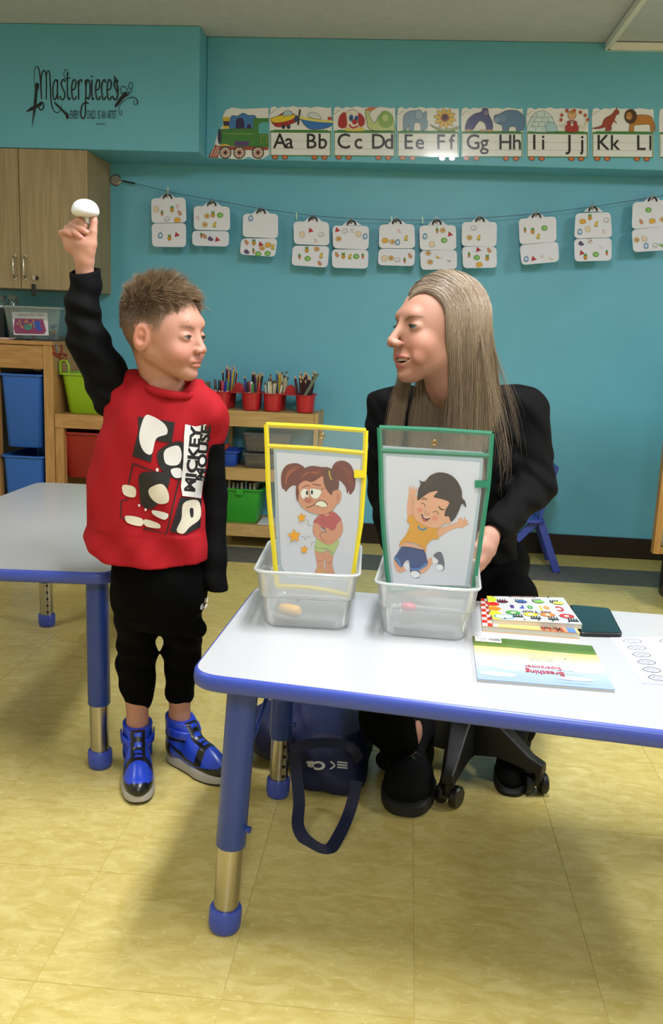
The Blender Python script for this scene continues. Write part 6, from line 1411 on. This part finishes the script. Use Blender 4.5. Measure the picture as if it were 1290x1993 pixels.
# ---- short spiky hair
st = Strands()
def scalp(th, ph, k=1.0):     # th from +z, ph around z; on the child's cranium
    return Vector((-.020+.083*k*math.sin(th)*math.cos(ph), .069*k*math.sin(th)*math.sin(ph), .032+.078*k*math.cos(th)))
rnd = random.Random(3)
for q in range(15000):
    th = math.acos(1-rnd.random()*0.92); ph = rnd.uniform(-PI, PI); p = scalp(th, ph)
    front = math.cos(ph)*math.sin(th)
    if p.x > 0.046 or p.z < 0.040: continue
    if p.z < 0.05 and p.x > 0.03: continue
    top = min(1.0, max(0.0, (p.z-0.048)/0.040))
    n_ = Vector(((p.x+.020)/.083**2, p.y/.069**2, (p.z-.032)/.078**2)).normalized()
    ln = (0.007+0.021*top**1.3+0.006*max(0, front)*top)*rnd.uniform(0.6, 1.3)
    clump = Vector((math.sin(p.x*330+p.y*140)*.55, math.sin(p.y*310+p.x*190+1.3)*.55, 0))*top
    d = (n_*(0.4+0.35*top)+Vector((0.55*top+0.5*front, 0, -0.45+0.60*top))+clump*0.8+Vector((rnd.gauss(0, .11), rnd.gauss(0, .11), rnd.gauss(0, .09)))).normalized()
    pts = [HB @ (p+d*ln*t+Vector((0.3, 0, 0.05 if front < .3 else -0.35))*ln*t*t) for t in (0, .35, .7, 1)]
    t_ = rnd.random(); c0, c1 = mixc('#4a3a2e', '#6a5442', t_), mixc('#7a6350', '#d0b794', t_*t_*(0.35+0.65*top))
    st.add(pts, rnd.uniform(.00022, .00048), [c0*(1-w_)+c1*w_ for w_ in (0, .4, .8, 1)])
for q in range(60):      # stray tips
    p = scalp(rnd.uniform(0, .8), rnd.uniform(-PI, PI)); ln = rnd.uniform(.030, .044); d = Vector((rnd.uniform(-.2, 1.0), rnd.uniform(-.5, .5), 0.8)).normalized()
    st.add([HB @ (p+d*ln*t+Vector((.4, 0, 0))*ln*t*t) for t in (0, .4, .7, 1)], .0004, mixc('#2c2018', '#6a5440', rnd.random()))
for q in range(46):      # fringe sticking out over the forehead
    p = Vector((.050+rnd.uniform(-.01, .004), rnd.uniform(-.045, .04), .066+rnd.uniform(-.004, .006))); ln = rnd.uniform(.018, .036); d = Vector((1, rnd.uniform(-.2, .2), rnd.uniform(-.1, .5))).normalized()
    st.add([HB @ (p+d*ln*t+Vector((0, 0, -.5))*ln*t*t) for t in (0, .4, .7, 1)], .0005, mixc('#33241a', '#a98e6c', rnd.random()))
for q in range(9000):    # cropped sides
    th = rnd.uniform(.55, 1.75); ph = rnd.uniform(-PI, PI); p = scalp(th, ph, 1.0)
    if p.z > 0.060 or p.x > 0.034 or p.z < float(np.interp(p.x, [-.12, -.05, -.034, -.028, .012, .024, .040], [-.045, -.04, .0, .026, .012, .012, .040])): continue
    n_ = Vector(((p.x+.020)/.083**2, p.y/.069**2, (p.z-.032)/.078**2)).normalized(); d = (n_*0.45+Vector((rnd.gauss(0, .2), 0, -0.9))).normalized(); ln = rnd.uniform(.004, .008)
    st.add([HB @ (p+n_*0.0006+d*ln*t) for t in (0, .5, 1)], .00026, mixc('#4a3a2e', '#8a705a', rnd.random()))
st.build('hair', hair_m, boy)
# ---- shoes
def shoe(M, name='shoe'):
    L_, W_ = 0.196, 0.036     # local: +x toe, z up
    up = [ell((.030, 0, .040), (.105-.035, .033, .042), .01), ell((.070, 0, .030), (.062, .0335, .030), .012), ell((-.045, 0, .045), (.036, .030, .045), .012), cap((-.040, 0, .05), (-.046, 0, .118), .034, .035, .012), cap((.012, 0, .066), (-.022, 0, .105), .022, .026, .014),
          cutplane(Vector((0, 0, .022)), (0, 0, -1), (-.2, -.1, -.05), (.2, .1, .03)), cutplane(Vector((-.046, 0, .122)), (0.15, 0, 1), (-.2, -.1, .1), (.2, .1, .2)), cap((-.046, 0, .100), (-.048, 0, .15), .0275, .0275, .002, '-')]
    F, lo, h = field(up, 0.0016); V, Q = nets(F, lo, h)
    x, y, z = V[:, 0], V[:, 1], V[:, 2]; B_, K2 = '#1c3fbe', '#0c0c10'; C = np.tile(L3(B_), (len(V), 1))
    toe = (x > .052) & (z < .034+0.18*(x-.06)) | (x > .045) & (x < .066) & (z > .036) | (x > .112); C[toe] = L3(K2)
    toebox = (x > .064) & (z > .028) & (x < .122) & (((x-.085)/.034)**2+(y/.026)**2 < 1); C[toebox] = L3(B_)
    lace = (np.abs(y) < .017+.0*(x)) & (x > -.01) & (x < .060) & (z > .045); C[lace] = L3(K2)
    eye_ = (np.abs(y) < .009) & (x > .0) & (x < .056) & (z > .045) & (np.sin(x*420) > -0.1); C[eye_] = L3(B_)
    heel = (x < -.040) & (z < .062); C[heel] = L3(K2); C[(z > .070) & (z < .078) & (x < .0)] = L3(K2)
    # curved side mark, tip towards the heel
    s_ = (x+.048)/.105; sw = (s_ > 0) & (s_ < 1) & (z > .030+.010*(1-s_)-.0*s_) & (np.abs(z-(.032+.030*(1-s_)**1.2-.034*s_*(1-s_)*1.6+.006)) < .0015+.0075*np.clip(s_, 0, 1)*(1.15-s_)*2) & (np.abs(y) > .018); C[sw] = L3(K2)
    boy_shoe = np_mesh('sneaker', xf(M, V), Q, mat('shoe_leather', '#1c3fbe', 0.35, attr=True, coat=0.25), boy, C, relax=0, label='blue and black high-top sneaker with grey sole')
    out = []
    for k in range(40):
        a_ = 2*PI*k/40; c_, s2 = math.cos(a_), math.sin(a_); w2 = .0385 if c_ > 0 else .034
        out.append((.024+.106*math.copysign(abs(c_)**.8, c_), w2*math.copysign(abs(s2)**.75, s2)*(1-.12*math.exp(-((.024+.106*c_+.005)/.03)**2))))
    def ring(k, z, lift=0): return [tuple(M @ Vector((.024+(x_-.024)*k, y_*k, z+(lift*max(0, x_-.085)*.16)))) for x_, y_ in out]
    m = MB(); m.sections([ring(.95, .0, 1), ring(.985, .001, 1), ring(1, .005, .6), ring(1.005, .012), ring(.985, .0235), ring(.93, .027)]); m.build('sole', mat('shoe_sole_grey', '#a9a5a0', 0.5), boy_shoe, smooth=True)
    m = MB(); m.sections([ring(.96, -.0005, 1), ring(.99, .0, 1), ring(1.0, .004, .8)]); m.build('outsole', mat('black_rubber'), boy_shoe, smooth=True)
    m = MB(); pth = [M @ Vector(p) for p in ((-.050, -.0385, .094), (-.020, -.036, .092), (.004, -.022, .088), (.012, 0, .087), (.004, .022, .088), (-.020, .036, .092), (-.050, .0385, .094))]
    m.tube(pth, .0115, 10, flat=.25, up=tuple((M.to_3x3() @ Vector((0, -1, 0))))); m.build('ankle_strap', mat('strap_blue', '#1a3cc0', 0.35, coat=0.2), boy_shoe, smooth=2)
    m = MB()
    for k in range(5):
        xx = .006+k*.0115; zt_2 = .0735-k*.0055
        m.tube([M @ Vector(p) for p in ((xx, -.017, zt_2-.007), (xx+.005, 0, zt_2+.001), (xx+.010, .017, zt_2-.010))], .0017, 6); m.tube([M @ Vector(p) for p in ((xx, .017, zt_2-.007), (xx+.005, 0, zt_2+.002), (xx+.010, -.017, zt_2-.010))], .0017, 6)
    m.build('laces', mat('black_lace', '#0d0d10', 0.7), boy_shoe, smooth=2)
for M in (MSR, MSL): shoe(M)
# ---- the toy
t = thing('dome_toy', 'white rubber dome toy on a short stem held up by the boy', 'toy', toy_c)
wt_m = mat('white_rubber', '#e2e4ec', 0.4, sub=0.1)
m = MB(); m.lathe([(0.0, -.016), (.014, -.0158), (.020, -.0145), (.0240, -.0122), (.0262, -.009), (.0270, -.006), (.0268, -.003), (.0261, .001), (.0245, .005), (.0220, .009), (.0187, .0122), (.0147, .0148), (.010, .0167), (.005, .0177), (0, .018)], toy_c+Vector((0, 0, -.001)), 36); m.build('dome', wt_m, t, smooth=2)
stp = Vector(Q3(750, 470, -.002)); m = MB(); m.tube([stp+Vector((0, 0, .006)), Vector(Q3(755, 590, -.003)), Vector(Q3(735, 610, -.003)), Vector(Q3(740, 700, -.006))], [.0050, .0042, .0016, .0014], 14); m.build('stem', wt_m, t, smooth=True)
# ================================================================== the woman
woman = thing('person', 'woman with long fair hair in black, seated behind the table, smiling', 'person', (0.06, 0.85, 0))
HW = frame(P3(850, 650, 0.67), (-math.cos(math.radians(30)), -math.sin(math.radians(30)), 0.04), roll=math.radians(3), scale=1.0)
HWi = HW.inverted()
def toW(p): return tuple(HWi @ Vector(p))
yw = 0.84
nb_ = P3(872, 800, 0.80)
nkw = [cap((-.030, 0, -.050), toW(nb_), .046, .050, .03), cap((-.040, 0, .0), (-.045, 0, -.09), .050, .048, .03)]
V, Q, C = head_mesh(False, nkw, skin='#ad7e6b'); partsW = [(xf(HW, V), Q, C)]
shL, elL, wrL = P3(1018, 800, yw), P3(1042, 945, .80), P3(948, 1048, .62)
shR_, elR, wrR = P3(757, 800, yw), P3(752, 960, .82), P3(775, 1068, .64)
hipc = P3(900, 1090, .93)
kR_, aR = P3(745, 1335, .66), P3(790, 1462, .735)
kL_, aL = P3(985, 1165, .775), P3(1003, 1420, .93)
body_ = [cap(tuple(nb_), tuple(P3(880, 860, yw)), .052, .07, .03), ell(tuple(P3(888, 880, yw)), (.12, .07, .10), .04), ell(tuple(P3(895, 1010, .88)), (.10, .065, .13), .04), ell(tuple(hipc), (.11, .08, .07), .04),
         cap(tuple(shL), tuple(elL), .036, .030, .02), cap(tuple(elL), tuple(wrL), .029, .021, .01), cap(tuple(shR_), tuple(elR), .036, .030, .02), cap(tuple(elR), tuple(wrR), .029, .021, .01),
         cap(tuple(P3(950, 1120, .92)), tuple(kL_), .065, .050, .03), cap(tuple(kL_), tuple(aL), .045, .032, .01), cap(tuple(aL), (aL.x-.01, aL.y-.02, .05), .030, .028, .01),
         cap(tuple(P3(850, 1130, .92)), (kR_.x, kR_.y, .405), .065, .048, .03), cap((kR_.x, kR_.y, .405), tuple(aR), .045, .030, .01), cap(tuple(aR), (aR.x-.0, aR.y-.02, .06), .030, .028, .01), ell(tuple(P3(812, 1425, .745)), (.012, .02, .03), .01)]
F, lo, h = field(body_, 0.006); V, Q = nets(F, lo, h); partsW.append((V, Q, np.tile(L3('#ad7e6b'), (len(V), 1))))
# left hand gripping the bin behind the sleeve; right hand behind the sleeves
def hand(w0, kn, tip, thumb0, thumb1, spread, bend=Vector((0, -.006, 0))):
    w0, kn, tip = Vector(w0), Vector(kn), Vector(tip); out = [cap(tuple(w0), tuple(w0.lerp(kn, .5)), .0215, .0205, .01)]
    for i in range(4):
        o = spread*(i-1.5); k = kn+o-(kn-w0).normalized()*(.004*abs(i-1)); ln = (1.0, 1.08, 1.0, .82)[i]; t_ = k+(tip-kn)*ln+o*.15; mid = k.lerp(t_, .5)+bend
        out += [cap(tuple(w0.lerp(kn, .35)+o*.7), tuple(k), .0125, .0102, .010), cap(tuple(k), tuple(mid), .0096, .0085, .003), cap(tuple(mid), tuple(t_), .0083, .0068, .002)]
    out += [cap(tuple(w0.lerp(kn, .25)), tuple(Vector(thumb0)), .0135, .0105, .012), cap(tuple(Vector(thumb0)), tuple(Vector(thumb1)), .0100, .0078, .003)]
    return out
hl1 = hand(P3(950, 1046, .615), P3(940, 1088, .585), P3(916, 1128, .573), P3(926, 1066, .575), P3(915, 1090, .568), Vector((.010, .012, .004)))
hr1 = hand(P3(778, 1072, .63), P3(790, 1100, .60), P3(812, 1128, .585), P3(800, 1080, .60), P3(812, 1098, .59), Vector((-.010, .012, .004)))
for hp in (hl1, hr1):
    hp.insert(0, cap(tuple(wrL if hp is hl1 else wrR), tuple(P3(950, 1046, .615) if hp is hl1 else P3(778, 1072, .63)), .0200, .0205, .01))
    F, lo, h = field(hp, 0.002); V, Q = nets(F, lo, h); partsW.append((V, Q, np.tile(L3('#b08270'), (len(V), 1))))
V, Q, C = join(partsW); np_mesh('body', V, Q, skin_m, woman, C, relax=0)
eyes(HW, False, woman, gaze=(1, 0.12, 0.02), iris='#5a7080')
# teeth
m = MB()
for k in range(-4, 5):
    a_ = k*0.17; c = HW @ Vector((.0585+.0225*math.cos(a_), .0235*math.sin(a_)*1.15, -.0568)); 
    R_ = HW.to_3x3() @ Matrix.Rotation(a_, 3, 'Z'); m.ball(c, .0036, 10, (.55, .62, 1.15), M=R_)
m.build('teeth', mat('tooth_enamel', '#d9d0c4', 0.2, coat=0.6), woman, smooth=2)
m = MB()
for s in (1, -1):
    for k in range(13):
        u = (k-6)/6*.0105; zz = .0033*(1-(u/.0114)**2); b_ = Vector((.0668+math.sqrt(.0141**2-u*u-zz*zz), s*.031+u, .0072+zz)); m.tube([HW @ b_, HW @ (b_+Vector((.0025, u*.15, .0003))), HW @ (b_+Vector((.0045, u*.28, .0018)))], [.0003, .00025, .0001], 4)
m.build('eyelashes', mat('lash', '#120c0a', 0.6), woman)
# ---- black top
def secsW(px, dep):
    out = []
    for v, u0, u1, y_, dd in px:
        c = P3((u0+u1)/2, v, y_); out.append((c.z, c.x, c.y, (u1-u0)/2*mpp(c), dd))
    return out
tw = secsW([(772, 820, 950, .845, .060), (790, 770, 1005, .845, .078), (830, 748, 1018, .84, .092), (900, 750, 1010, .84, .105), (980, 762, 1000, .86, .105), (1060, 770, 1006, .89, .115), (1120, 765, 1020, .92, .13)], 0)
top = [loft(tw, .03), cap(tuple(P3(990, 790, yw)), tuple(shL), .050, .054, .03), cap(tuple(shL), tuple(elL), .056, .044, .02), cap(tuple(elL), tuple(P3(966, 1030, .64)), .045, .033, .02),
       cap(tuple(P3(790, 790, yw)), tuple(shR_), .048, .050, .03), cap(tuple(shR_), tuple(elR), .052, .042, .02), cap(tuple(elR), tuple(P3(772, 1060, .66)), .042, .033, .02),
       folds(.0036, 30, 25, 60, 1.2), folds(.0026, 80, 45, 95, 0.2)]
top += [cap(toW((0, 0, 0)) and tuple(P3(868, 760, .77)), tuple(P3(870, 835, .735)), .058, .030, .01, '-'), cap(tuple(P3(952, 1044, .618)), tuple(P3(940, 1062, .60)), .026, .026, .002, '-')]
F, lo, h = field(top, 0.0045); V, Q = nets(F, lo, h); np_mesh('long_sleeved_top', V, Q, blackc, woman)
# ---- black trousers
trw = [ell(tuple(P3(900, 1085, .94)), (.155, .125, .085), .03), cap(tuple(P3(955, 1120, .92)), tuple(kL_), .085, .068, .04), cap(tuple(kL_), (aL.x, aL.y-.01, aL.z+.01), .064, .050, .02),
       cap(tuple(P3(850, 1130, .93)), (kR_.x, kR_.y+.05, .395), .080, .062, .04), cap((kR_.x, kR_.y+.05, .390), tuple(P3(752, 1400, .70)), .062, .062, .02), cap(tuple(P3(752, 1400, .70)), tuple(P3(780, 1452, .735)), .060, .044, .02), folds(.003, 20, 20, 50, .4)]
F, lo, h = field(trw, 0.005); V, Q = nets(F, lo, h); np_mesh('trousers', V, Q, blackp, woman)
# ---- shoes
def dark_shoe(M):
    F, lo, h = field([ell((.05, 0, .030), (.085, .042, .036), .012), ell((-.05, 0, .035), (.050, .036, .042), .015), cap((-.045, 0, .05), (-.045, 0, .085), .034, .036, .012), cap((.02, 0, .060), (-.02, 0, .085), .022, .028, .014), cutplane(Vector((0, 0, .012)), (0, 0, -1), (-.2, -.1, -.05), (.2, .1, .02))], 0.003)
    V, Q = nets(F, lo, h); sh = np_mesh('sneaker', xf(M, V), Q, mat('black_knit', '#060607', 0.85, spec=.2), woman, relax=0, label='black lace-up sneaker')
    m = MB(); o = []
    for k in range(40):
        a_ = 2*PI*k/40; c_, s2 = math.cos(a_), math.sin(a_); o.append((.02+.128*math.copysign(abs(c_)**.8, c_), (.046 if c_ > 0 else .040)*math.copysign(abs(s2)**.75, s2)))
    m.sections([[tuple(M @ Vector((x_*k_, y_*k_, z_))) for x_, y_ in o] for k_, z_ in ((.95, 0), (1, .004), (1, .018), (.95, .022))]); m.build('sole', mat('black_sole', '#0d0c0d', 0.6), sh, smooth=True)
    m = MB()
    for k in range(5):
        xx = .0+k*.014; zz_ = .092-k*.0075
        m.tube([M @ Vector(p) for p in ((xx, -.020, zz_-.010), (xx+.006, 0, zz_), (xx+.012, .020, zz_-.012))], .0018, 6); m.tube([M @ Vector(p) for p in ((xx, .020, zz_-.010), (xx+.006, 0, zz_+.001), (xx+.012, -.020, zz_-.012))], .0018, 6)
    m.build('laces', mat('dark_lace', '#1a1b22', 0.6), sh, smooth=2)
dark_shoe(shoeM((788, 1584), (803, 1492), sc=1.08) @ Matrix.Diagonal((1, 1.28, 1.3, 1)))
tL = at(1010, 1500, z=0); dark_shoe(Matrix.Translation((aL.x-.005, aL.y-.055, .012)) @ Matrix.Rotation(math.radians(-100), 4, 'Z') @ Matrix.Rotation(math.radians(8), 4, 'Y'))
# ---- long hair
sw_ = Strands(); rw_ = random.Random(11)
AX, AY, AZ = .098, .0805, .0925
def sc_(x, th, s):
    q = math.sqrt(max(0.0, 1-((x+.020)/AX)**2)); return Vector((x, s*AY*q*math.sin(th), .034+AZ*q*math.cos(th)))
def col_path(n, base):
    dark, midc, lt = L3('#4a3f3b'), L3('#7f6d5e'), L3('#bba58a'); out = []
    for i in range(n):
        t = i/(n-1); c = dark*(1-t)**2+midc*2*t*(1-t)+midc*t*t; c = c*(1-base)+(lt*(.6+.4*t)+midc*.25*(1-t))*base; out.append(c)
    return out
def strand(a_, s, thmax, e, ends, r=.00042, lift=1.0, mid=None):
    pts = []; n1 = 10; jit = rw_.gauss(0, .0012)
    for i in range(n1):
        t = i/(n1-1); th = 0.04+(thmax-0.04)*t; x = a_+(e-a_)*(t*t*(3-2*t)); p = sc_(x, th, s); p = Vector((p.x, p.y*lift, .034+(p.z-.034)*lift)); pts.append(HW @ (p+Vector((0, jit*.3, jit))))
    p0 = pts[-1]; d0 = (pts[-1]-pts[-2]).normalized(); p3 = Vector(ends); L_ = (p3-p0).length
    p1 = p0+d0*L_*.20+Vector((0, 0, -.06))*L_; p2 = mid if mid else p3+Vector((0, 0, 1))*L_*.35; wv = rw_.uniform(0, 6.3); am = rw_.uniform(.0005, .0035)
    for i in range(1, 11):
        t = i/10; q = p0*(1-t)**3+p1*3*t*(1-t)**2+p2*3*t*t*(1-t)+p3*t**3
        pts.append(q+CR*(am*t*math.sin(wv+t*9))+Vector((0, am*t*math.cos(wv*2+t*7), 0)))
    b_ = min(1, max(0, rw_.random()*.45+.55*(.5+.5*math.sin(a_*260+s)*math.sin(a_*97+e*140)+.25*math.sin(a_*700)))); sw_.add(pts, r*rw_.uniform(.7, 1.3), col_path(len(pts), b_))
def Rn(a_, b_): return rw_.uniform(a_, b_)
for q in range(6200):     # near side: over the ear, down past the shoulder
    w_ = q/6200; a_ = .072-.160*w_+Rn(-.006, .006); a_ = min(a_, .074); e = .012-.118*w_+Rn(-.010, .008); tm = Rn(1.45, 1.75)
    ue = 864+98*w_+Rn(-14, 16); ve = Rn(860, 985) if w_ < .8 else Rn(840, 930); ye = .715+.10*w_+Rn(-.02, .02)
    strand(a_, 1, tm, max(e, -.108), P3(ue, ve, ye), lift=Rn(.985, 1.03))
for q in range(1100):      # front locks swept from the parting beside the cheek
    w_ = rw_.random(); strand(.074-.012*w_+Rn(-.003, .003), 1, Rn(1.5, 1.7), .024-.022*w_+Rn(-.004, .004), P3(874+16*w_+Rn(-8, 10), Rn(880, 975), .715+Rn(-.015, .015)), lift=Rn(1.0, 1.03))
for q in range(2600):     # back of the head falling behind the near shoulder
    a_ = -.05-.05*rw_.random(); e = -.112+Rn(0, .03); ue = Rn(925, 972); strand(a_, 1, Rn(1.3, 1.7), e, P3(ue, Rn(800, 900), Rn(.80, .86)), lift=Rn(.985, 1.04))
for q in range(3000):     # far side, seen below the chin and along the far cheek
    w_ = rw_.random(); a_ = .070-.150*w_; e = .020-.11*w_; ue = (754+Rn(-6, 16)) if w_ < .2 else Rn(792, 880); ve = Rn(830, 990)
    strand(a_, -1, Rn(1.4, 1.75), max(e, -.108), P3(ue, ve, Rn(.71, .75)), lift=Rn(.985, 1.02))
for q in range(70):       # loose strands over the near shoulder
    ue = Rn(955, 1030); pe = P3(ue, Rn(840, 900), Rn(.76, .80)); strand(-.06+Rn(-.03, .02), 1, 1.6, -.09, pe, r=.0003, mid=P3(ue-10, 745, .80))
for q in range(26):       # wisps curling out beside the green sleeve
    v_ = Rn(850, 930); strand(-.02+Rn(-.03, .02), 1, 1.6, -.05, P3(Rn(955, 990), v_+Rn(20, 60), Rn(.68, .71)), r=.0004, mid=P3(Rn(980, 1030), v_, .70))
ho = sw_.build('hair', hair_m, woman)
# inner hair volume under the strands
iv = [ell((-.022, 0, .036), (.094, .0765, .0885), .01), ell((-.055, 0, -.02), (.058, .070, .075), .02)]
iv += [cap((-.045, .040, -.02), toW(P3(908, 800, .77)), .026, .026, .02), cap((-.075, .02, -.01), toW(P3(930, 800, .84)), .032, .030, .02), cap((-.02, -.052, -.02), toW(P3(850, 800, .77)), .022, .026, .02), cap(toW(P3(908, 800, .77)), toW(P3(925, 930, .745)), .028, .022, .02), cap(toW(P3(850, 800, .77)), toW(P3(835, 900, .74)), .026, .016, .02)]
# keep the face clear
iv += [ell((.085, 0, -.035), (.078, .10, .105), .01, '-'), ell((.062, -.02, .045), (.050, .075, .052), .006, '-'), ell((.078, 0, .020), (.060, .12, .075), .006, '-'), cap(toW(P3(845, 790, .70)), toW(P3(868, 900, .70)), .032, .020, .01, '-')]
F, lo, h = field(iv, 0.003); V, Q = nets(F, lo, h); V = xf(HW, V)
c1 = np.sin(V[:, 0]*300+V[:, 1]*200)*.5+.5; C = L3('#5c4e44')[None, :]*(1-c1[:, None]*.5)+L3('#8a7764')[None, :]*(c1[:, None]*.5)
np_mesh('hair_volume', V, Q, hair_m, woman, C)
# ================================================================== swivel chair
pb = mat('black_chair_plastic', '#050506', 0.45); hub = Vector((0.13, 0.845, 0))
c1_, c2_ = at(868, 1570, z=0), at(1043, 1548, z=0)
mid_ = (c1_+c2_)/2; dd = Vector((-(c2_-c1_).y, (c2_-c1_).x, 0)).normalized(); hub = mid_+dd*((c2_-c1_).length/2/math.tan(math.radians(36)))
Rr = (c1_-hub).length; a1_ = math.atan2(c1_.y-hub.y, c1_.x-hub.x)
t = thing('swivel_chair', 'black five-caster swivel chair under the woman', 'chair', (hub.x, hub.y, 0))
MB().tube([(hub.x, hub.y, .075), (hub.x, hub.y, .20)], [.055, .045], 24).build('hub', pb, t, smooth=True)
MB().tube([(hub.x, hub.y, .125), (hub.x, hub.y, .31)], .022, 20).build('gas_column', pb, t, smooth=True)
for k in range(5):
    an = a1_+2*PI*k/5; d = Vector((math.cos(an), math.sin(an), 0)); e_ = hub+d*Rr
    m = MB(); sd_ = Vector((-d.y, d.x, 0)); se_ = []
    for t_, w_, z0_, z1_ in ((.03, .038, .06, .175), (.10, .032, .075, .150), (Rr*.9, .021, .062, .095), (Rr+.014, .018, .058, .084)): se_.append([tuple(hub+d*t_+sd_*(w_*sx_)+Vector((0, 0, z_))) for sx_, z_ in ((-1, z0_), (1, z0_), (.7, z1_), (-.7, z1_))])
    m.sections(se_); m.build('base_arm', pb, t, bevel=.005)
    cs_ = MB(); an2 = an+1.2 if k else -.55
    if k == 1: an2 = .2
    wd_ = Vector((math.cos(an2), math.sin(an2), 0)); cf = e_+Vector((-wd_.y, wd_.x, 0))*.012
    cs_.tube([e_+Vector((0, 0, .06)), e_+Vector((0, 0, .04))], .012, 14); cs_.ball(cf+Vector((0, 0, .036)), .020, 14, (1, 1, .8))
    co = cs_.build('caster', pb, t, smooth=True)
    for s in (1, -1):
        MB().lathe([(0, -.009), (.022, -.009), (.0255, -.005), (.0255, .005), (.022, .009), (0, .009)], cf+wd_*(.018*s)+Vector((0, 0, .0255)), 24, axis=wd_).build('wheel', mat('caster_rubber', '#0a0b0d', 0.4, coat=.2), co, smooth=True)
zse = .352
m = MB(); m.lathe([(0, zse-.045), (.15, zse-.04), (.20, zse-.02), (.205, zse), (.19, zse+.018), (.10, zse+.026), (0, zse+.026)], (hub.x+.0, hub.y+.08, 0), 36); m.build('seat', mat('black_seat_cloth', '#060607', 0.8), t, smooth=2)
m = MB(); m.box(hub.x-.06, hub.x+.06, hub.y-.06, hub.y+.12, .300, zse-.044); m.build('tilt_plate', pb, t, bevel=.006)
# ================================================================== navy duffel bag on the floor
navy = mat('navy_bag_cloth', '#131b48', 0.62, bump=0.2, bscale=250); bg = at(600, 1530, z=0)
b1_, b2_, b3_ = at(500, 1530, z=.05), at(690, 1550, z=.05), at(610, 1470, z=.07)
pr_ = [loft([(.002, at(632, 1545, z=0).x, .80, .088, .135), (.03, at(636, 1545, z=0).x, .80, .092, .14), (.09, at(636, 1545, z=0).x, .81, .085, .125), (.125, at(636, 1545, z=0).x, .83, .07, .10)], .03, p=3.2), ell(tuple(at(560, 1462, z=.07)+Vector((0, .13, 0))), (.12, .10, .070), .03), ell(tuple(at(512, 1475, z=.06)+Vector((0, .13, 0))), (.055, .08, .058), .03), ell(tuple(at(695, 1470, z=.06)+Vector((-.01, .06, 0))), (.035, .10, .075), .02),
       folds(.006, 22, 18, 30, .7), folds(.003, 60, 35, 50, 2.0), cutplane(Vector((0, 0, .002)), (0, 0, -1), (-1, 0, -.1), (1, 2, .01))]
F, lo, h = field(pr_, 0.004); V, Q = nets(F, lo, h)
t = thing('duffel_bag', 'navy blue duffel bag with white lettering and a loop handle on the floor', 'bag', (bg.x, bg.y+.08, 0))
bo = np_mesh('bag_body', V, Q, navy, t)
def band(m, pts, w_, th_):
    """flat webbing along a path, lying with its width across the floor"""
    P_ = [Vector(p) for p in pts]; se_ = []
    for i, p in enumerate(P_):
        tn = (P_[min(i+1, len(P_)-1)]-P_[max(i-1, 0)]).normalized(); sd = tn.cross(Vector((0, -.75, .66))).normalized(); nn = tn.cross(sd)
        se_.append([p+sd*w_/2+nn*th_/2, p-sd*w_/2+nn*th_/2, p-sd*w_/2-nn*th_/2, p+sd*w_/2-nn*th_/2])
    return m.sections(se_)
def smooth3(pts, n=6):
    P_ = [Vector(p) for p in pts]; out = []
    for i in range(len(P_)-1):
        p0, p1, p2, p3 = P_[max(i-1, 0)], P_[i], P_[i+1], P_[min(i+2, len(P_)-1)]
        for j in range(n):
            t_ = j/n; out.append(0.5*((2*p1)+(-p0+p2)*t_+(2*p0-5*p1+4*p2-p3)*t_*t_+(-p0+3*p1-3*p2+p3)*t_**3))
    out.append(P_[-1]); return out
lp = [at(572, 1462, z=.13), at(576, 1500, z=.085), at(582, 1560, z=.035), at(580, 1608, z=.012), at(600, 1640, z=.004), at(636, 1656, z=.004), at(660, 1625, z=.006), at(678, 1585, z=.012), at(688, 1552, z=.04), at(694, 1520, z=.07)]
band(MB(), smooth3(lp), .026, .003).build('carry_strap', mat('navy_webbing', '#0f1436', 0.7), t, smooth=True)
st2 = [at(500, 1395, z=.30), at(492, 1440, z=.2)]
a = Art(on_mesh(bvh_of(bo), bg.y), rough=0.5, fine=3)
a.text('Ca', 633, 1483, 15, '#d6d8de', sx=1.45, rot=181, bold=.05)
a.stroke([(642, 1497), (651, 1490), (643, 1482)], 3.2, '#d6d8de')
for q in range(3): a.stroke([(656, 1483+q*5), (676, 1485+q*5)], 3, '#d6d8de', False)
a.build('bag_lettering', t)
fd = [at(566, 1462, z=.13), at(590, 1450, z=.145), at(640, 1446, z=.15), at(684, 1456, z=.14), at(700, 1480, z=.10)]
band(MB(), smooth3(fd), .022, .003).build('top_handle', mat('navy_webbing'), t, smooth=True)
